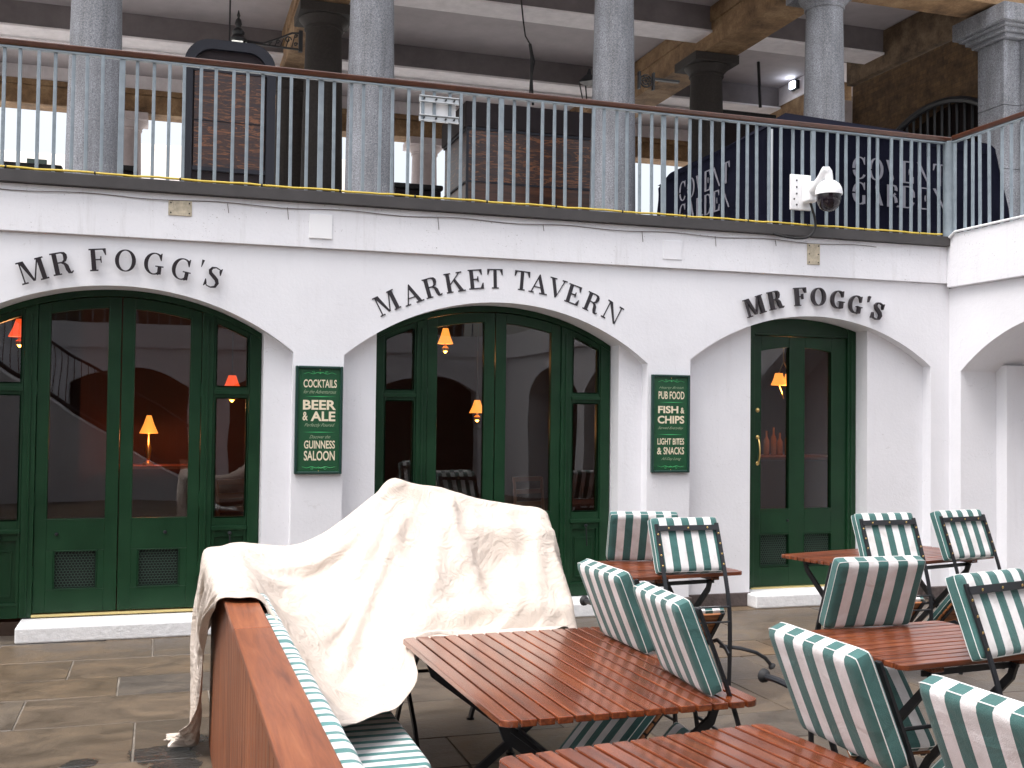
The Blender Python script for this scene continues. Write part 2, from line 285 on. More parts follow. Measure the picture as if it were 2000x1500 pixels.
# ------------------------------------------------------------------ mesh helpers
class MB:
    def __init__(s): s.v = []; s.f = []; s.r = []; s.cur = 0.0
    def rand(s): s.cur = rnd.random()
    def add(s, vs, fs):
        b = len(s.v); s.v += [tuple(v) for v in vs]
        for f in fs: s.f.append(tuple(b+i for i in f)); s.r.append(s.cur)
    def box(s, x0, x1, y0, y1, z0, z1):
        v = [(x, y, z) for x in (x0, x1) for y in (y0, y1) for z in (z0, z1)]
        s.add(v, [(0, 1, 3, 2), (4, 6, 7, 5), (0, 4, 5, 1), (2, 3, 7, 6), (0, 2, 6, 4), (1, 5, 7, 3)])
    def hexa(s, p):  # 8 corners, bottom 4 then top 4
        s.add(p, [(3, 2, 1, 0), (4, 5, 6, 7), (0, 1, 5, 4), (1, 2, 6, 5), (2, 3, 7, 6), (3, 0, 4, 7)])
    def quad(s, a, b, c, d): s.add([a, b, c, d], [(0, 1, 2, 3)])
    def prism(s, pts, fn, d0, d1):   # convex/concave 2-D outline pts -> fn(a,b,depth)
        n = len(pts); v = [fn(a, b, d0) for a, b in pts]+[fn(a, b, d1) for a, b in pts]
        s.add(v, [tuple(range(n)), tuple(range(2*n-1, n-1, -1))]+[((i+1) % n, i, i+n, (i+1) % n+n) for i in range(n)])
    def tube(s, pts, r, n=8, caps=True, flat=None):
        pts = [Vector(p) for p in pts]; rings = []; up = Vector((0, 0, 1)); prev = None
        for i, p in enumerate(pts):
            t = (pts[min(i+1, len(pts)-1)]-pts[max(i-1, 0)]).normalized()
            if prev is None:
                a = t.cross(up)
                if a.length < .05: a = t.cross(Vector((1, 0, 0)))
            else: a = prev - t*prev.dot(t)
            a.normalize(); prev = a.copy(); b = t.cross(a)
            rr = r[i] if isinstance(r, (list, tuple)) else r
            rings.append([p+(a*math.cos(2*math.pi*k/n)+b*math.sin(2*math.pi*k/n))*rr for k in range(n)])
        v = [q for ring in rings for q in ring]; f = []
        for i in range(len(pts)-1):
            for k in range(n): f.append((i*n+k, i*n+(k+1) % n, (i+1)*n+(k+1) % n, (i+1)*n+k))
        if caps: f.append(tuple(range(n-1, -1, -1))); f.append(tuple((len(pts)-1)*n+k for k in range(n)))
        s.add(v, f)
    def strap(s, pts, wid, th):   # flat bar: path pts, width vector wid, thickness th
        pts = [Vector(p) for p in pts]; w = Vector(wid)/2; v = []; n = len(pts)
        for i, p in enumerate(pts):
            t = (pts[min(i+1, n-1)]-pts[max(i-1, 0)]).normalized(); m = t.cross(w).normalized()*th/2
            v += [p-w-m, p+w-m, p+w+m, p-w+m]
        f = [(3, 2, 1, 0), tuple(4*(n-1)+k for k in range(4))]
        for i in range(n-1):
            for k in range(4): f.append((4*i+k, 4*i+(k+1) % 4, 4*i+4+(k+1) % 4, 4*i+4+k))
        s.add(v, f)
    def lathe(s, prof, c, n=24, axis='z'):
        c = Vector(c); v = []
        for r, h in prof:
            for k in range(n):
                a = 2*math.pi*k/n; x, y = r*math.cos(a), r*math.sin(a)
                v.append(c+(Vector((x, y, h)) if axis == 'z' else Vector((x, h, y)) if axis == 'y' else Vector((h, x, y))))
        f = []
        for i in range(len(prof)-1):
            for k in range(n): f.append((i*n+k, i*n+(k+1) % n, (i+1)*n+(k+1) % n, (i+1)*n+k))
        f.append(tuple(range(n-1, -1, -1))); f.append(tuple((len(prof)-1)*n+k for k in range(n)))
        s.add(v, f)
    def build(s, name, m, parent=None, smooth=False, bevel=0, seg=2, fix=True):
        me = bpy.data.meshes.new(name); me.from_pydata(s.v, [], s.f)
        at = me.attributes.new('rand', 'FLOAT_COLOR', 'FACE')
        for i, r in enumerate(s.r): at.data[i].color = (r, (r*7.13) % 1, (r*3.77) % 1, 1)
        if fix:
            import bmesh
            bm = bmesh.new(); bm.from_mesh(me); bmesh.ops.recalc_face_normals(bm, faces=bm.faces); bm.to_mesh(me); bm.free()
        me.materials.append(m)
        if smooth:
            me.polygons.foreach_set('use_smooth', [True]*len(me.polygons)); me.set_sharp_from_angle(angle=R(38))
        o = bpy.data.objects.new(name, me); COL.objects.link(o)
        if parent: o.parent = parent
        if bevel:
            b = o.modifiers.new('bevel', 'BEVEL'); b.width = bevel; b.segments = seg; b.limit_method = 'ANGLE'; b.angle_limit = R(40)
        return o
def tag(o, label=None, cat=None, group=None, kind=None):
    if label: o['label'] = label
    if cat: o['category'] = cat
    if group: o['group'] = group
    if kind: o['kind'] = kind
    return o
def thing(name, label, cat, loc=(0, 0, 0), rz=0, group=None):
    o = bpy.data.objects.new(name, None); COL.objects.link(o); o.location = loc; o.rotation_euler = (0, 0, rz); o.empty_display_size = .1
    return tag(o, label, cat, group)
def copy_tree(o, parent=None):
    c = o.copy(); COL.objects.link(c); c.parent = parent
    for ch in list(o.children): copy_tree(ch, c)
    return c
def bez(p0, p1, p2, p3, n=12):
    p0, p1, p2, p3 = map(Vector, (p0, p1, p2, p3)); o = []
    for i in range(n+1):
        t = i/n; o.append(p0*(1-t)**3+p1*3*t*(1-t)**2+p2*3*t*t*(1-t)+p3*t**3)
    return o

# ================================================================== STRUCTURE
XR = 7.10                                  # the corner with the right wing
AR = 2.058                                 # radius of the facade arches
def arc(x, cx, top=2.611, r=AR): return top-r+math.sqrt(max(0, r*r-(x-cx)**2))
FRONT = lambda a, z, d: (a, d, z)
RIGHT = lambda a, z, d: (XR+d, -a, z)      # a runs towards the viewer along the right wing
def arch_face(mb, fn, a0, a1, z0, z1, ops, d, n=28):
    x = a0
    for cx, h, top in ops:
        mb.quad(fn(x, z0, d), fn(cx-h, z0, d), fn(cx-h, z1, d), fn(x, z1, d))
        for i in range(n):
            p, q = cx-h+2*h*i/n, cx-h+2*h*(i+1)/n
            mb.quad(fn(p, arc(p, cx, top), d), fn(q, arc(q, cx, top), d), fn(q, z1, d), fn(p, z1, d))
        x = cx+h
    if x < a1: mb.quad(fn(x, z0, d), fn(a1, z0, d), fn(a1, z1, d), fn(x, z1, d))
def soffit(mb, fn, cx, acx, h, top, d0, d1, z0, n=28):
    for i in range(n):
        p, q = cx-h+2*h*i/n, cx-h+2*h*(i+1)/n
        mb.quad(fn(p, arc(p, acx, top), d0), fn(q, arc(q, acx, top), d0), fn(q, arc(q, acx, top), d1), fn(p, arc(p, acx, top), d1))
    for x in (cx-h, cx+h):
        mb.quad(fn(x, z0, d0), fn(x, z0, d1), fn(x, arc(x, acx, top), d1), fn(x, arc(x, acx, top), d0))
def infill(mb, fn, acx, xa, xb, top, d, z0, n=6):
    for i in range(n):
        p, q = xa+(xb-xa)*i/n, xa+(xb-xa)*(i+1)/n
        mb.quad(fn(p, z0, d), fn(q, z0, d), fn(q, arc(q, acx, top), d), fn(p, arc(p, acx, top), d))

facade = thing('tavern_facade', 'white rendered tavern facade with three arched openings under the balcony', 'building')
OPS = [(-3.32, 1.29, 2.611), (-.32, 1.29, 2.611), (2.674, 1.309, 2.611), (5.641, 1.253, 2.611)]
INN = [(-.30, 1.055), (2.705, 1.06), (5.665, .615)]
mb = MB(); arch_face(mb, FRONT, -5.6, XR, 0, 2.97, OPS, 0)
for i, (cx, h, top) in enumerate(OPS):
    soffit(mb, FRONT, cx, cx, h, top, 0, .12, 0)
    if i:
        ic, ih = INN[i-1]
        infill(mb, FRONT, cx, cx-h, ic-ih, top, .12, 0); infill(mb, FRONT, cx, ic+ih, cx+h, top, .12, 0)
        soffit(mb, FRONT, ic, cx, ih, top, .12, .42, 0)
    else: infill(mb, FRONT, cx, cx-h, cx+h, top, .12, 0, 28)
wall = mb.build('wall', WALL, facade, fix=False)
mb = MB(); mb.box(-5.6, XR-.0, -.035, .3, 2.972, 3.318); band = mb.build('fascia_band', WALLD, facade, bevel=.004)
for a, b in ((-2.03, -1.58), (.97, 1.365), (3.983, 4.388), (6.894, 7.098)): mb = MB(); mb.box(a-.02, b+.02 if b < 7 else b, -.03, .1, 0, .125); mb.build('plinth', PLINTH, facade, bevel=.008)
for a, b in ((.735, .99), (1.345, 1.65), (3.76, 4.0), (4.37, 5.06), (6.27, 6.92)): mb = MB(); mb.box(a, b, .101, .3, 0, .122); mb.build('plinth', PLINTH, facade, bevel=.008)
for a, b, y in ((-.97, .62, -.06), (1.70, 3.66, -.05), (5.02, 6.22, -.05)):
    mb = MB(); mb.box(a, b, y, .36, .0, .118); mb.build('door_step', STEP, facade, bevel=.015, seg=3)
# floor slab edge: dark metal angle running under the balustrade
mb = MB(); mb.box(-5.6, XR-.02, -.085, .02, 3.32, 3.41); mb.build('edge_strip', EDGE, facade, bevel=.004)

# hexagonal vent mesh, unit size w x h
def hexgrid(w, h, c=.0135, r=.0016):
    mb = MB(); s3 = math.sqrt(3)
    j = 0
    while True:
        z = -h/2+c*.4+j*1.5*c
        if z > h/2-c*.4: break
        i = 0
        while True:
            x = -w/2+c*.5+(i+(.5 if j % 2 else 0))*s3*c
            if x > w/2-c*.3: break
            P = [(x+c*math.cos(R(90+60*k)), z+c*math.sin(R(90+60*k))) for k in range(6)]
            for k in (0, 1, 2):
                (ax, az), (bx, bz) = P[k], P[k+1]
                if max(abs(ax), abs(bx)) < w/2 and max(abs(az), abs(bz)) < h/2:
                    dx, dz = bx-ax, bz-az; l = math.hypot(dx, dz); nx, nz = -dz/l*r, dx/l*r
                    mb.hexa([(ax-nx, 0, az-nz), (bx-nx, 0, bz-nz), (bx+nx, 0, bz+nz), (ax+nx, 0, az+nz),
                             (ax-nx, -.005, az-nz), (bx-nx, -.005, bz-nz), (bx+nx, -.005, bz+nz), (ax+nx, -.005, az+nz)])
            i += 1
        j += 1
    return mb
GRL = mat('vent_mesh_green', (.05, .10, .07), .4, metal=.3)
_hg = hexgrid(.30, .29).build('vent_grille', GRL); _hgm = _hg.data; bpy.data.objects.remove(_hg)
def curved_piece(mb, xa, xb, zlo, ztop, d0, d1, n=10):
    """solid between zlo and ztop(x)"""
    xs = [xa+(xb-xa)*i/n for i in range(n+1)]
    mb.prism([(xa, zlo), (xb, zlo)]+[(x, ztop(x)) for x in reversed(xs)], lambda a, b, d: (a, d, b), d0, d1)
def arc_band(mb, xa, xb, fl, fh, d0, d1, n=16):
    xs = [xa+(xb-xa)*i/n for i in range(n+1)]
    mb.prism([(x, fl(x)) for x in xs]+[(x, fh(x)) for x in reversed(xs)], lambda a, b, d: (a, d, b), d0, d1)
def pane(mbp, xa, xb, za, ft, y, n=8):
    xs = [xa+(xb-xa)*i/n for i in range(n+1)]
    mbp.add([(x, y, za) for x in xs]+[(x, y, ft(x)) for x in xs], [(i, i+1, n+2+i, n+1+i) for i in range(n)])
def bead(mb, xa, xb, za, ft, y, w=.012, n=8):   # raised moulding round a pane
    mb.box(xa-w, xb+w, y-.012, y+.01, za-w, za); mb.box(xa-w, xa, y-.012, y+.01, za, ft(xa)); mb.box(xb, xb+w, y-.012, y+.01, za, ft(xb))
    arc_band(mb, xa-w, xb+w, lambda x: ft(x), lambda x: ft(x)+w, y-.012, y+.01, n)
def double_screen(C, acx, steps):
    A = lambda o: (lambda x: arc(x, acx)-o)
    H = 1.052; Z0 = .125
    mb = MB()                                        # fixed outer frame
    arc_band(mb, C-H, C+H, A(.052), A(.002), .29, .40, 30)
    for s in (-1, 1):
        a, b = sorted((C+s*.962, C+s*(H-.001))); curved_piece(mb, a, b, Z0, A(.053), .291, .40)
        a, b = sorted((C+s*.597, C+s*.688)); curved_piece(mb, a, b, Z0, A(.053), .296, .40)
        mb.box(C+s*.640-.008, C+s*.640+.008, .284, .298, Z0+.01, 2.40)
    mb.build('door_frame', GREEN, facade, bevel=.005)
    for s in (-1, 1):                                # side windows with transom and panelled base
        x0, x1 = sorted((C+s*.690, C+s*.960)); g0, g1 = sorted((C+s*.714, C+s*.940))
        mb = MB()
        for (a, b) in ((x0, g0), (g1, x1)): curved_piece(mb, a, b, Z0, A(.054), .306, .37)
        arc_band(mb, g0, g1, A(.105), A(.054), .306, .37, 8)
        mb.box(g0, g1, .306, .37, 1.785, 1.888); mb.box(x0, x1, .288, .306, 1.822, 1.85); mb.box(g0, g1, .306, .37, .70, .857)
        mb.box(x0, x1, .280, .306, .755, .785); mb.box(g0, g1, .330, .37, Z0, .70); mb.box(x0, x1, .298, .33, Z0, .235); mb.box(x0, x1, .292, .298, .215, .228)
        for z in (.62, .285): mb.box(g0+.035, g1-.035, .322, .33, z-.006, z+.006)
        for x in (g0+.035, g1-.035): mb.box(x-.006, x+.006, .322, .33, .279, .626)
        bead(mb, g0, g1, 1.888, A(.105), .318); bead(mb, g0, g1, .857, lambda x: 1.785, .318)
        sw = mb.build('side_window', GREEN, facade, bevel=.003)
        mp = MB(); pane(mp, g0, g1, .857, lambda x: 1.786, .335); pane(mp, g0, g1, 1.887, A(.104), .335); mp.build('pane', GLASS, sw, fix=False)
        mr = MB(); xk = C+s*.83; mr.lathe([(.0, -.03), (.013, -.027), (.016, -.015), (.008, -.004), (.012, 0)], (xk, .288, .73), 12, 'y'); 
        mr.tube([(xk, .272, .735), (xk+.006*s, .268, .60), (xk+.01, .275, .555)], .006, 6); mr.build('espagnolette_handle', IRON, sw, smooth=True)
    for s in (-1, 1):                                # the two leaves
        a = C+s*.004; b = C+s*.594; x0, x1 = sorted((a, b)); g0, g1 = sorted((C+s*.098, C+s*.507)); v0, v1 = sorted((C+s*.146, C+s*.456))
        mb = MB(); zt = A(.056)
        curved_piece(mb, x0, g0, .155, zt, .312, .365); curved_piece(mb, g1, x1, .155, zt, .312, .365)
        arc_band(mb, g0, g1, A(.142), zt, .312, .365, 10)
        mb.box(g0, g1, .312, .365, .62, .858); mb.box(g0, g1, .312, .365, .155, .325); mb.box(g0, v0, .312, .365, .325, .62); mb.box(v1, g1, .312, .365, .325, .62)
        bead(mb, g0, g1, .858, A(.142), .322); bead(mb, v0+.01, v1-.01, .333, lambda x: .612, .318, .009)
        leaf = mb.build('door', GREEN, facade, bevel=.003)
        mp = MB(); pane(mp, g0, g1, .857, A(.141), .34); mp.build('pane', GLASS, leaf, fix=False)
        mg = MB(); mg.box(v0, v1, .35, .36, .325, .62); vb = mg.build('vent_backing', BLACK, leaf)
        g = bpy.data.objects.new('vent_grille', _hgm); COL.objects.link(g); g.location = ((v0+v1)/2, .332, .4725); g.parent = leaf
        mk = MB(); mk.lathe([(.004, -.02), (.012, -.018), (.014, -.008), (.010, 0)], (C+s*.345-.09*(s < 0), .312, .745), 12, 'y'); mk.build('knob', IRON, leaf, smooth=True)
        mh = MB()
        for z in (.45, 1.0, 1.85): mh.tube([(b+.004*s, .306, z-.055), (b+.004*s, .306, z+.055)], .008, 8)
        mh.build('hinge', GREEN, leaf, smooth=True)
    mb = MB(); mb.box(C-.60, C+.60, .288, .36, .128, .146); mb.build('threshold', GOLD, facade, bevel=.003)
double_screen(-.30, -.32, 1); double_screen(2.705, 2.674, 2)
# right hand single door with two tall panes
A3 = lambda o: (lambda x: arc(x, 5.641)-o)
mb = MB()
curved_piece(mb, 5.052, 5.193, .10, A3(.002), .29, .40); curved_piece(mb, 6.185, 6.278, .10, A3(.002), .291, .40); mb.box(6.215, 6.235, .281, .293, .1, 2.42)
arc_band(mb, 5.193, 6.185, lambda x: 2.446, A3(.003), .298, .40, 14); mb.box(5.193, 6.185, .286, .298, 2.446, 2.462)
mb.build('door_frame', GREEN, facade, bevel=.005)
gt = lambda x: 2.345-.28*(x-5.66)**2
mb = MB(); mb.box(5.196, 5.272, .312, .365, .118, 2.442); mb.box(6.018, 6.182, .312, .365, .118, 2.442); mb.box(5.566, 5.732, .312, .365, .118, 2.442)
for g0, g1 in ((5.272, 5.566), (5.732, 6.018)):
    arc_band(mb, g0, g1, gt, lambda x: 2.442, .312, .365, 8); mb.box(g0, g1, .312, .365, .615, .846); mb.box(g0, g1, .312, .365, .118, .31)
    bead(mb, g0, g1, .846, gt, .322); bead(mb, g0, g1, .325, lambda x: .605, .318, .009)
leaf = mb.build('door', GREEN, facade, bevel=.003)
mp = MB(); pane(mp, 5.272, 5.566, .845, gt, .34); pane(mp, 5.732, 6.018, .845, gt, .34); mp.build('pane', GLASS, leaf, fix=False)
for v0, v1 in ((5.272, 5.566), (5.732, 6.018)):
    mg = MB(); mg.box(v0, v1, .35, .36, .31, .615); mg.build('vent_backing', BLACK, leaf)
    g = bpy.data.objects.new('vent_grille', _hgm); COL.objects.link(g); g.location = ((v0+v1)/2, .332, .4625); g.scale = (.95, 1, 1); g.parent = leaf
mh = MB(); mh.tube(bez((5.236, .305, 1.50), (5.222, .235, 1.48), (5.222, .235, 1.29), (5.236, .305, 1.27)), .008, 8)
for z in (1.505, 1.265): mh.lathe([(.016, 0), (.02, -.004), (.012, -.014), (.003, -.018)], (5.236, .312, z), 12, 'y')
mh.build('handle', BRASS, leaf, smooth=True)
mh = MB(); mh.lathe([(.0, -.016), (.014, -.012), (.02, -.004), (.022, 0)], (5.236, .312, 1.755), 14, 'y'); mh.build('lock_cylinder', BRASS, leaf, smooth=True)
for z in (2.2, 1.33, .5): mh = MB(); mh.tube([(6.196, .302, z-.055), (6.196, .302, z+.055)], .007, 8); mh.build('hinge', BRASS, leaf, smooth=True)
mk = MB(); mk.lathe([(.004, -.02), (.010, -.018), (.012, 0)], (5.555, .312, .735), 12, 'y'); mk.build('knob', IRON, leaf, smooth=True)
mb = MB(); mb.box(5.16, 6.19, .27, .36, .1185, .132); mb.build('threshold', GOLD, facade, bevel=.003)

# room behind the glass
room = thing('tavern_room', 'dim dark-red tavern interior seen through the arched glass doors', 'room')
mb = MB(); mb.box(-5.4, 7.4, 5.4, 5.5, .1, 3.0); mb.box(-5.6, -5.5, .42, 5.4, .1, 3.0); mb.box(7.5, 7.6, .42, 5.4, .1, 3.0)
for a, b in ((-5.5, -1.36), (.76, 1.64), (3.78, 5.04), (6.3, 7.5)): mb.box(a, b, .425, .475, .1, 2.95)
mb.build('wall', MAUVE, room)
mb = MB(); mb.box(-5.5, 7.5, .3, 5.5, .0, .1); mb.build('floor', RFLOOR, room)
mb = MB(); mb.box(-5.5, 7.5, .43, 5.5, 2.98, 3.05); mb.build('ceiling', MAUVE, room)

mb = MB(); mb.box(-.75, .95, 2.75, 2.85, .1, 2.97); mb.build('partition', MAUVE, room)
# ---------------- right wing (lower storey)
rw = thing('wing_wall', 'white rendered wing wall with a deep arched recess at the right edge', 'building')
mb = MB(); RO = [(1.47, 1.31, 2.611), (4.47, 1.31, 2.611), (7.47, 1.31, 2.611), (10.47, 1.31, 2.611)]
arch_face(mb, RIGHT, 0, 13.5, 0, 2.93, RO, 0)
for cx, h, top in RO: soffit(mb, RIGHT, cx, cx, h, top, 0, .62, 0)
cx, h, top = RO[0]; infill(mb, RIGHT, cx, cx-h, cx+h, top, .62, 0, 28)
mb.build('wall', WALL, rw, fix=False)
mb = MB(); mb.box(XR+.40, XR+.619, -.30, -.161, 0, 2.2); mb.build('recess_step', WALL, rw, bevel=.004)
for cx, h, top in RO[1:]:
    mb = MB(); infill(mb, RIGHT, cx, cx-h, cx+h, top, .5, 0, 28); mb.build('glazing', DGLASS, rw, fix=False)
mb = MB(); mb.box(XR-.055, XR+.3, -13.5, -.0352, 2.932, 3.43); mb.build('fascia_band', WALLD, rw, bevel=.006)
mb = MB(); mb.tube([(XR-.07, -.09, 3.40), (XR-.065, -.16, 3.445), (XR-.06, -2, 3.445), (XR-.06, -8, 3.445)], .012, 8); mb.build('white_conduit', WPLATE, rw, smooth=True)
# ---------------- buildings behind the viewer, seen reflected in the glass
ow = thing('arched_facade', 'white arched facade across the courtyard, reflected in the glass', 'building')
OPP = lambda a, z, d: (a, -13.5-d, z)
OO = [(x, 1.1, 2.5) for x in (-3.6, -.6, 2.4, 5.4)]
mb = MB(); arch_face(mb, OPP, -5.6, XR, 0, 2.95, OO, 0)
for cx, h, top in OO: soffit(mb, OPP, cx, cx, h, top, 0, .4, 0)
mb.build('wall', WALL, ow, fix=False)
mb = MB()
for cx, h, top in OO: infill(mb, OPP, cx, cx-h, cx+h, top, .4, 0, 20)
mb.build('glazing', DGLASS, ow, fix=False)
mb = MB(); mb.box(-5.6, XR, -13.7, -13.45, 2.952, 3.4); mb.build('fascia_band', WALLD, ow)
mb = MB(); mb.box(-5.6, XR, -17, -16.8, 3.4, 7.5); mb.box(-5.6, XR, -17, -14.2, 7.5, 7.9); mb.build('upper_storey', SANDD, ow)
lw = thing('wing_wall', 'white arched wing wall on the left of the courtyard, outside the view', 'building')
LEFT = lambda a, z, d: (-5.6-d, -a, z)
mb = MB(); LO = [(1.5+3*i, 1.3, 2.6) for i in range(4)]
arch_face(mb, LEFT, 0, 13.5, 0, 3.4, LO, 0)
for cx, h, top in LO: soffit(mb, LEFT, cx, cx, h, top, 0, .4, 0)
mb.build('wall', WALL, lw, fix=False)
mb = MB()
for cx, h, top in LO: infill(mb, LEFT, cx, cx-h, cx+h, top, .4, 0, 20)
mb.build('glazing', DGLASS, lw, fix=False)
def railing(name, label, p0, p1, zb, zt, n, posts, hand, group=None, outer=(0, -1)):
    """balustrade from p0 to p1 (x,y), n balusters, posts = set of indices drawn as posts"""
    t = thing(name, label, 'railing', group=group)
    p0, p1 = Vector((*p0, 0)), Vector((*p1, 0)); d = (p1-p0); L = d.length; d.normalize(); nn = Vector((-d.y, d.x, 0))
    proto = {}
    for i in range(n+1):
        kind = 'post' if i in posts else 'baluster'
        p = p0+d*(L*i/n)
        if kind not in proto:
            w, th = (.021, .013) if kind == 'post' else (.0125, .006)
            mb = MB(); z0 = zb-.03 if kind == 'post' else zb-.004
            c = [-d*w-nn*th*1.0, d*w-nn*th, d*w+nn*th, -d*w+nn*th]
            if kind == 'baluster':
                th = .0105; c = [-d*w-nn*th, d*w-nn*th, d*w+nn*th, -d*w+nn*th]
            mb.hexa([q+Vector((0, 0, z0)) for q in c]+[q+Vector((0, 0, zt-.075)) for q in c])
            o = mb.build(kind, RAILP, t, bevel=.003); proto[kind] = o; o.location = p
        else:
            o = proto[kind].copy(); COL.objects.link(o); o.parent = t; o.location = p
        o.rotation_euler = (rnd.uniform(-.004, .004), rnd.uniform(-.004, .004), 0)
    mb = MB(); a, b = p0-d*.0, p1
    mb.hexa([a-nn*.02+Vector((0, 0, zt-.074)), b-nn*.02+Vector((0, 0, zt-.074)), b+nn*.02+Vector((0, 0, zt-.074)), a+nn*.02+Vector((0, 0, zt-.074)),
             a-nn*.02+Vector((0, 0, zt-.058)), b-nn*.02+Vector((0, 0, zt-.058)), b+nn*.02+Vector((0, 0, zt-.058)), a+nn*.02+Vector((0, 0, zt-.058))])
    mb.build('top_bar', RAILP, t, bevel=.002)
    mb = MB(); w = .04
    mb.hexa([a-nn*w*.7+Vector((0, 0, zt-.056)), b-nn*w*.7+Vector((0, 0, zt-.056)), b+nn*w*.7+Vector((0, 0, zt-.056)), a+nn*w*.7+Vector((0, 0, zt-.056)),
             a-nn*w+Vector((0, 0, zt-.012)), b-nn*w+Vector((0, 0, zt-.012)), b+nn*w+Vector((0, 0, zt-.012)), a+nn*w+Vector((0, 0, zt-.012))])
    mb.build('handrail', hand, t, bevel=.012, seg=3)
    return t
HAND = mat('dark_mahogany_handrail', (.085, .028, .014), .3, coat=.5, var=.3, vscale=6)
# posts at 1.487 m, 13 spaces each
sp = .1144; x_first = -.33-26*sp
rail_f = railing('balcony_railing', 'long pale blue-grey balcony railing with brown handrail above the tavern arches', (x_first, -.03), (x_first+91*sp*.9985, -.03), 3.415, 4.372, 91, set(range(0, 92, 13)), HAND)
rail_r = railing('balcony_railing', 'short pale railing turning the corner at the right edge of the balcony', (XR-.025, -.10), (XR-.025, -3.6), 3.435, 4.372, 29, {12, 25}, HAND)
mb = MB(); mb.lathe([(.058, 3.40), (.058, 4.30), (.062, 4.31), (.062, 4.32)], (XR-.02, -.03, 0), 20); tag(mb.build('corner_post', RAILP, None, smooth=True), 'stout round pale corner post where the two balcony railings meet', 'post')
railing('balcony_railing', 'dark railing on top of the facade across the courtyard', (-5.5, -13.5), (7, -13.5), 3.4, 4.35, 60, set(range(0, 61, 12)), HAND)
# stairs against the opposite side (reflected in the left doors)
st = thing('courtyard_staircase', 'stair flight with dark balusters rising across the opposite facade', 'staircase')
mb = MB(); mb.prism([(1.0, 0), (-4.4, 3.4), (-5.55, 3.4), (-5.55, 0)], lambda a, b, d: (a, d, b), -12.3, -13.4)
mb.build('flight', WALL, st)
mb = MB()
for i in range(44): mb.box(.98-i*.12, .995-i*.12, -12.28, -12.26, i*.0752+.15, i*.0752+1.1)
mb.tube([(1.0, -12.27, 1.1), (-4.4, -12.27, 4.48)], .03, 8); mb.tube([(1.0, -12.27, .12), (-4.4, -12.27, 3.5)], .035, 8); mb.build('balustrade', IRON, st)

# ---------------- paving
def flags():
    mb = MB(); y = .35; g = .0075
    while y > -13.6:
        hgt = rnd.choice([.40, .48, .55, .62, .72]); 
        if y > .3: hgt = .42
        x = -5.7-rnd.random()
        while x < XR+.8:
            w = rnd.uniform(.6, 1.6); mb.rand(); dz = rnd.uniform(-.002, .002)
            j = [rnd.uniform(-.004, .004) for _ in range(8)]
            mb.add([(x+g+j[0], y-hgt+g+j[1], dz), (x+w-g+j[2], y-hgt+g+j[3], dz+rnd.uniform(-.001, .001)), (x+w-g+j[4], y-g+j[5], dz), (x+g+j[6], y-g+j[7], dz),
                    (x, y-hgt, -.014), (x+w, y-hgt, -.014), (x+w, y, -.014), (x, y, -.014)],
                   [(0, 1, 2, 3), (4, 5, 1, 0), (5, 6, 2, 1), (6, 7, 3, 2), (7, 4, 0, 3)])
            x += w
        y -= hgt
    return mb
tag(flags().build('courtyard_paving', PAVE, None, fix=False), kind='structure')
mb = MB(); mb.box(-6.6, XR+.9, -13.9, .4, -.30, -.0065); tag(mb.build('paving_bed', MORT, None), kind='structure')
mb = MB(); G = 3.30
for a in ((-400, 400, 14.2, 600), (-400, -9.0, -400, 14.2), (13.5, 400, -400, 14.2), (-9.0, 13.5, -400, -17.2)): mb.quad((a[0], a[2], G), (a[1], a[2], G), (a[1], a[3], G), (a[0], a[3], G))
tag(mb.build('ground', PIAZ, None, fix=False), kind='structure')

# ================================================================== UPPER GALLERY
mb = MB(); mb.box(-9.0, 13.5, .02, 14.2, 3.06, 3.40); mb.box(XR+.31, 13.5, -13.5, .02, 3.06, 3.40); tag(mb.build('gallery_floor', PIAZ, None), kind='structure')
def column(x, y, label, grp, ztop=7.33, r0=.285, r1=.235, m=None, zb=3.40, dark=False):
    m = m or GRAN
    t = thing('stone_column', label, 'column', (x, y, 0), 0, grp)
    H = ztop-.30
    prof = [(r0+.05, zb+.10), (r0+.05, zb+.2), (r0+.015, zb+.24), (r0, zb+.27)]+[(r0+(r1-r0)*((z-zb-.27)/(H-zb-.27))**1.4, z) for z in np.linspace(zb+.27, H, 10)]
    mb = MB(); mb.lathe(prof, (0, 0, 0), 40); mb.build('shaft', m, t, smooth=True)
    mb = MB(); mb.lathe([(r1, H), (r1+.02, H+.005), (r1+.025, H+.03), (r1+.012, H+.04), (r1+.03, H+.07), (r1+.09, H+.14), (r1+.10, H+.16)], (0, 0, 0), 40)
    q = r1+.125; mb.box(-q, q, -q, q, H+.161, ztop); mb.build('capital', m, t, smooth=True, bevel=.008)
    mb = MB(); q = r0+.09; mb.box(-q, q, -q, q, zb+.001, zb+.10); mb.build('base', m, t, bevel=.008)
    return t
names = ['leftmost front column, behind the railing beside the bright opening', 'front column between the round-topped kiosk and the white bracket plate', 'front column standing in front of the right end of the plywood kiosk', 'front column rising behind the navy stall near the floodlight']
for x, n in zip((-.74, 2.215, 5.215, 8.20), names): column(x, 3.75, 'grey granite '+n, 'granite columns on the front row of the gallery')
GRANSH = mat('shaded_granite', (.030, .025, .023), .75, var=.35, vscale=30, bump=.4, bscale=60)  # darkened granite: the deep gallery's shade is put into its colour
column(2.07, 6.75, 'dark shaded column close behind the second granite column', 'dark columns deeper in the gallery', 7.33, .30, .25, GRANSH)
column(8.10, 6.85, 'dark shaded column under the slanting sandstone beam', 'dark columns deeper in the gallery', 7.33, .30, .25, GRANSH)
column(1.98, 10.0, 'smaller dark column farther back beside the round-topped kiosk', 'dark columns deeper in the gallery', 7.33, .30, .25, GRANSH)
PINKC = mat('pale_pink_stone', (.5, .44, .44), .75, var=.15, vscale=6)
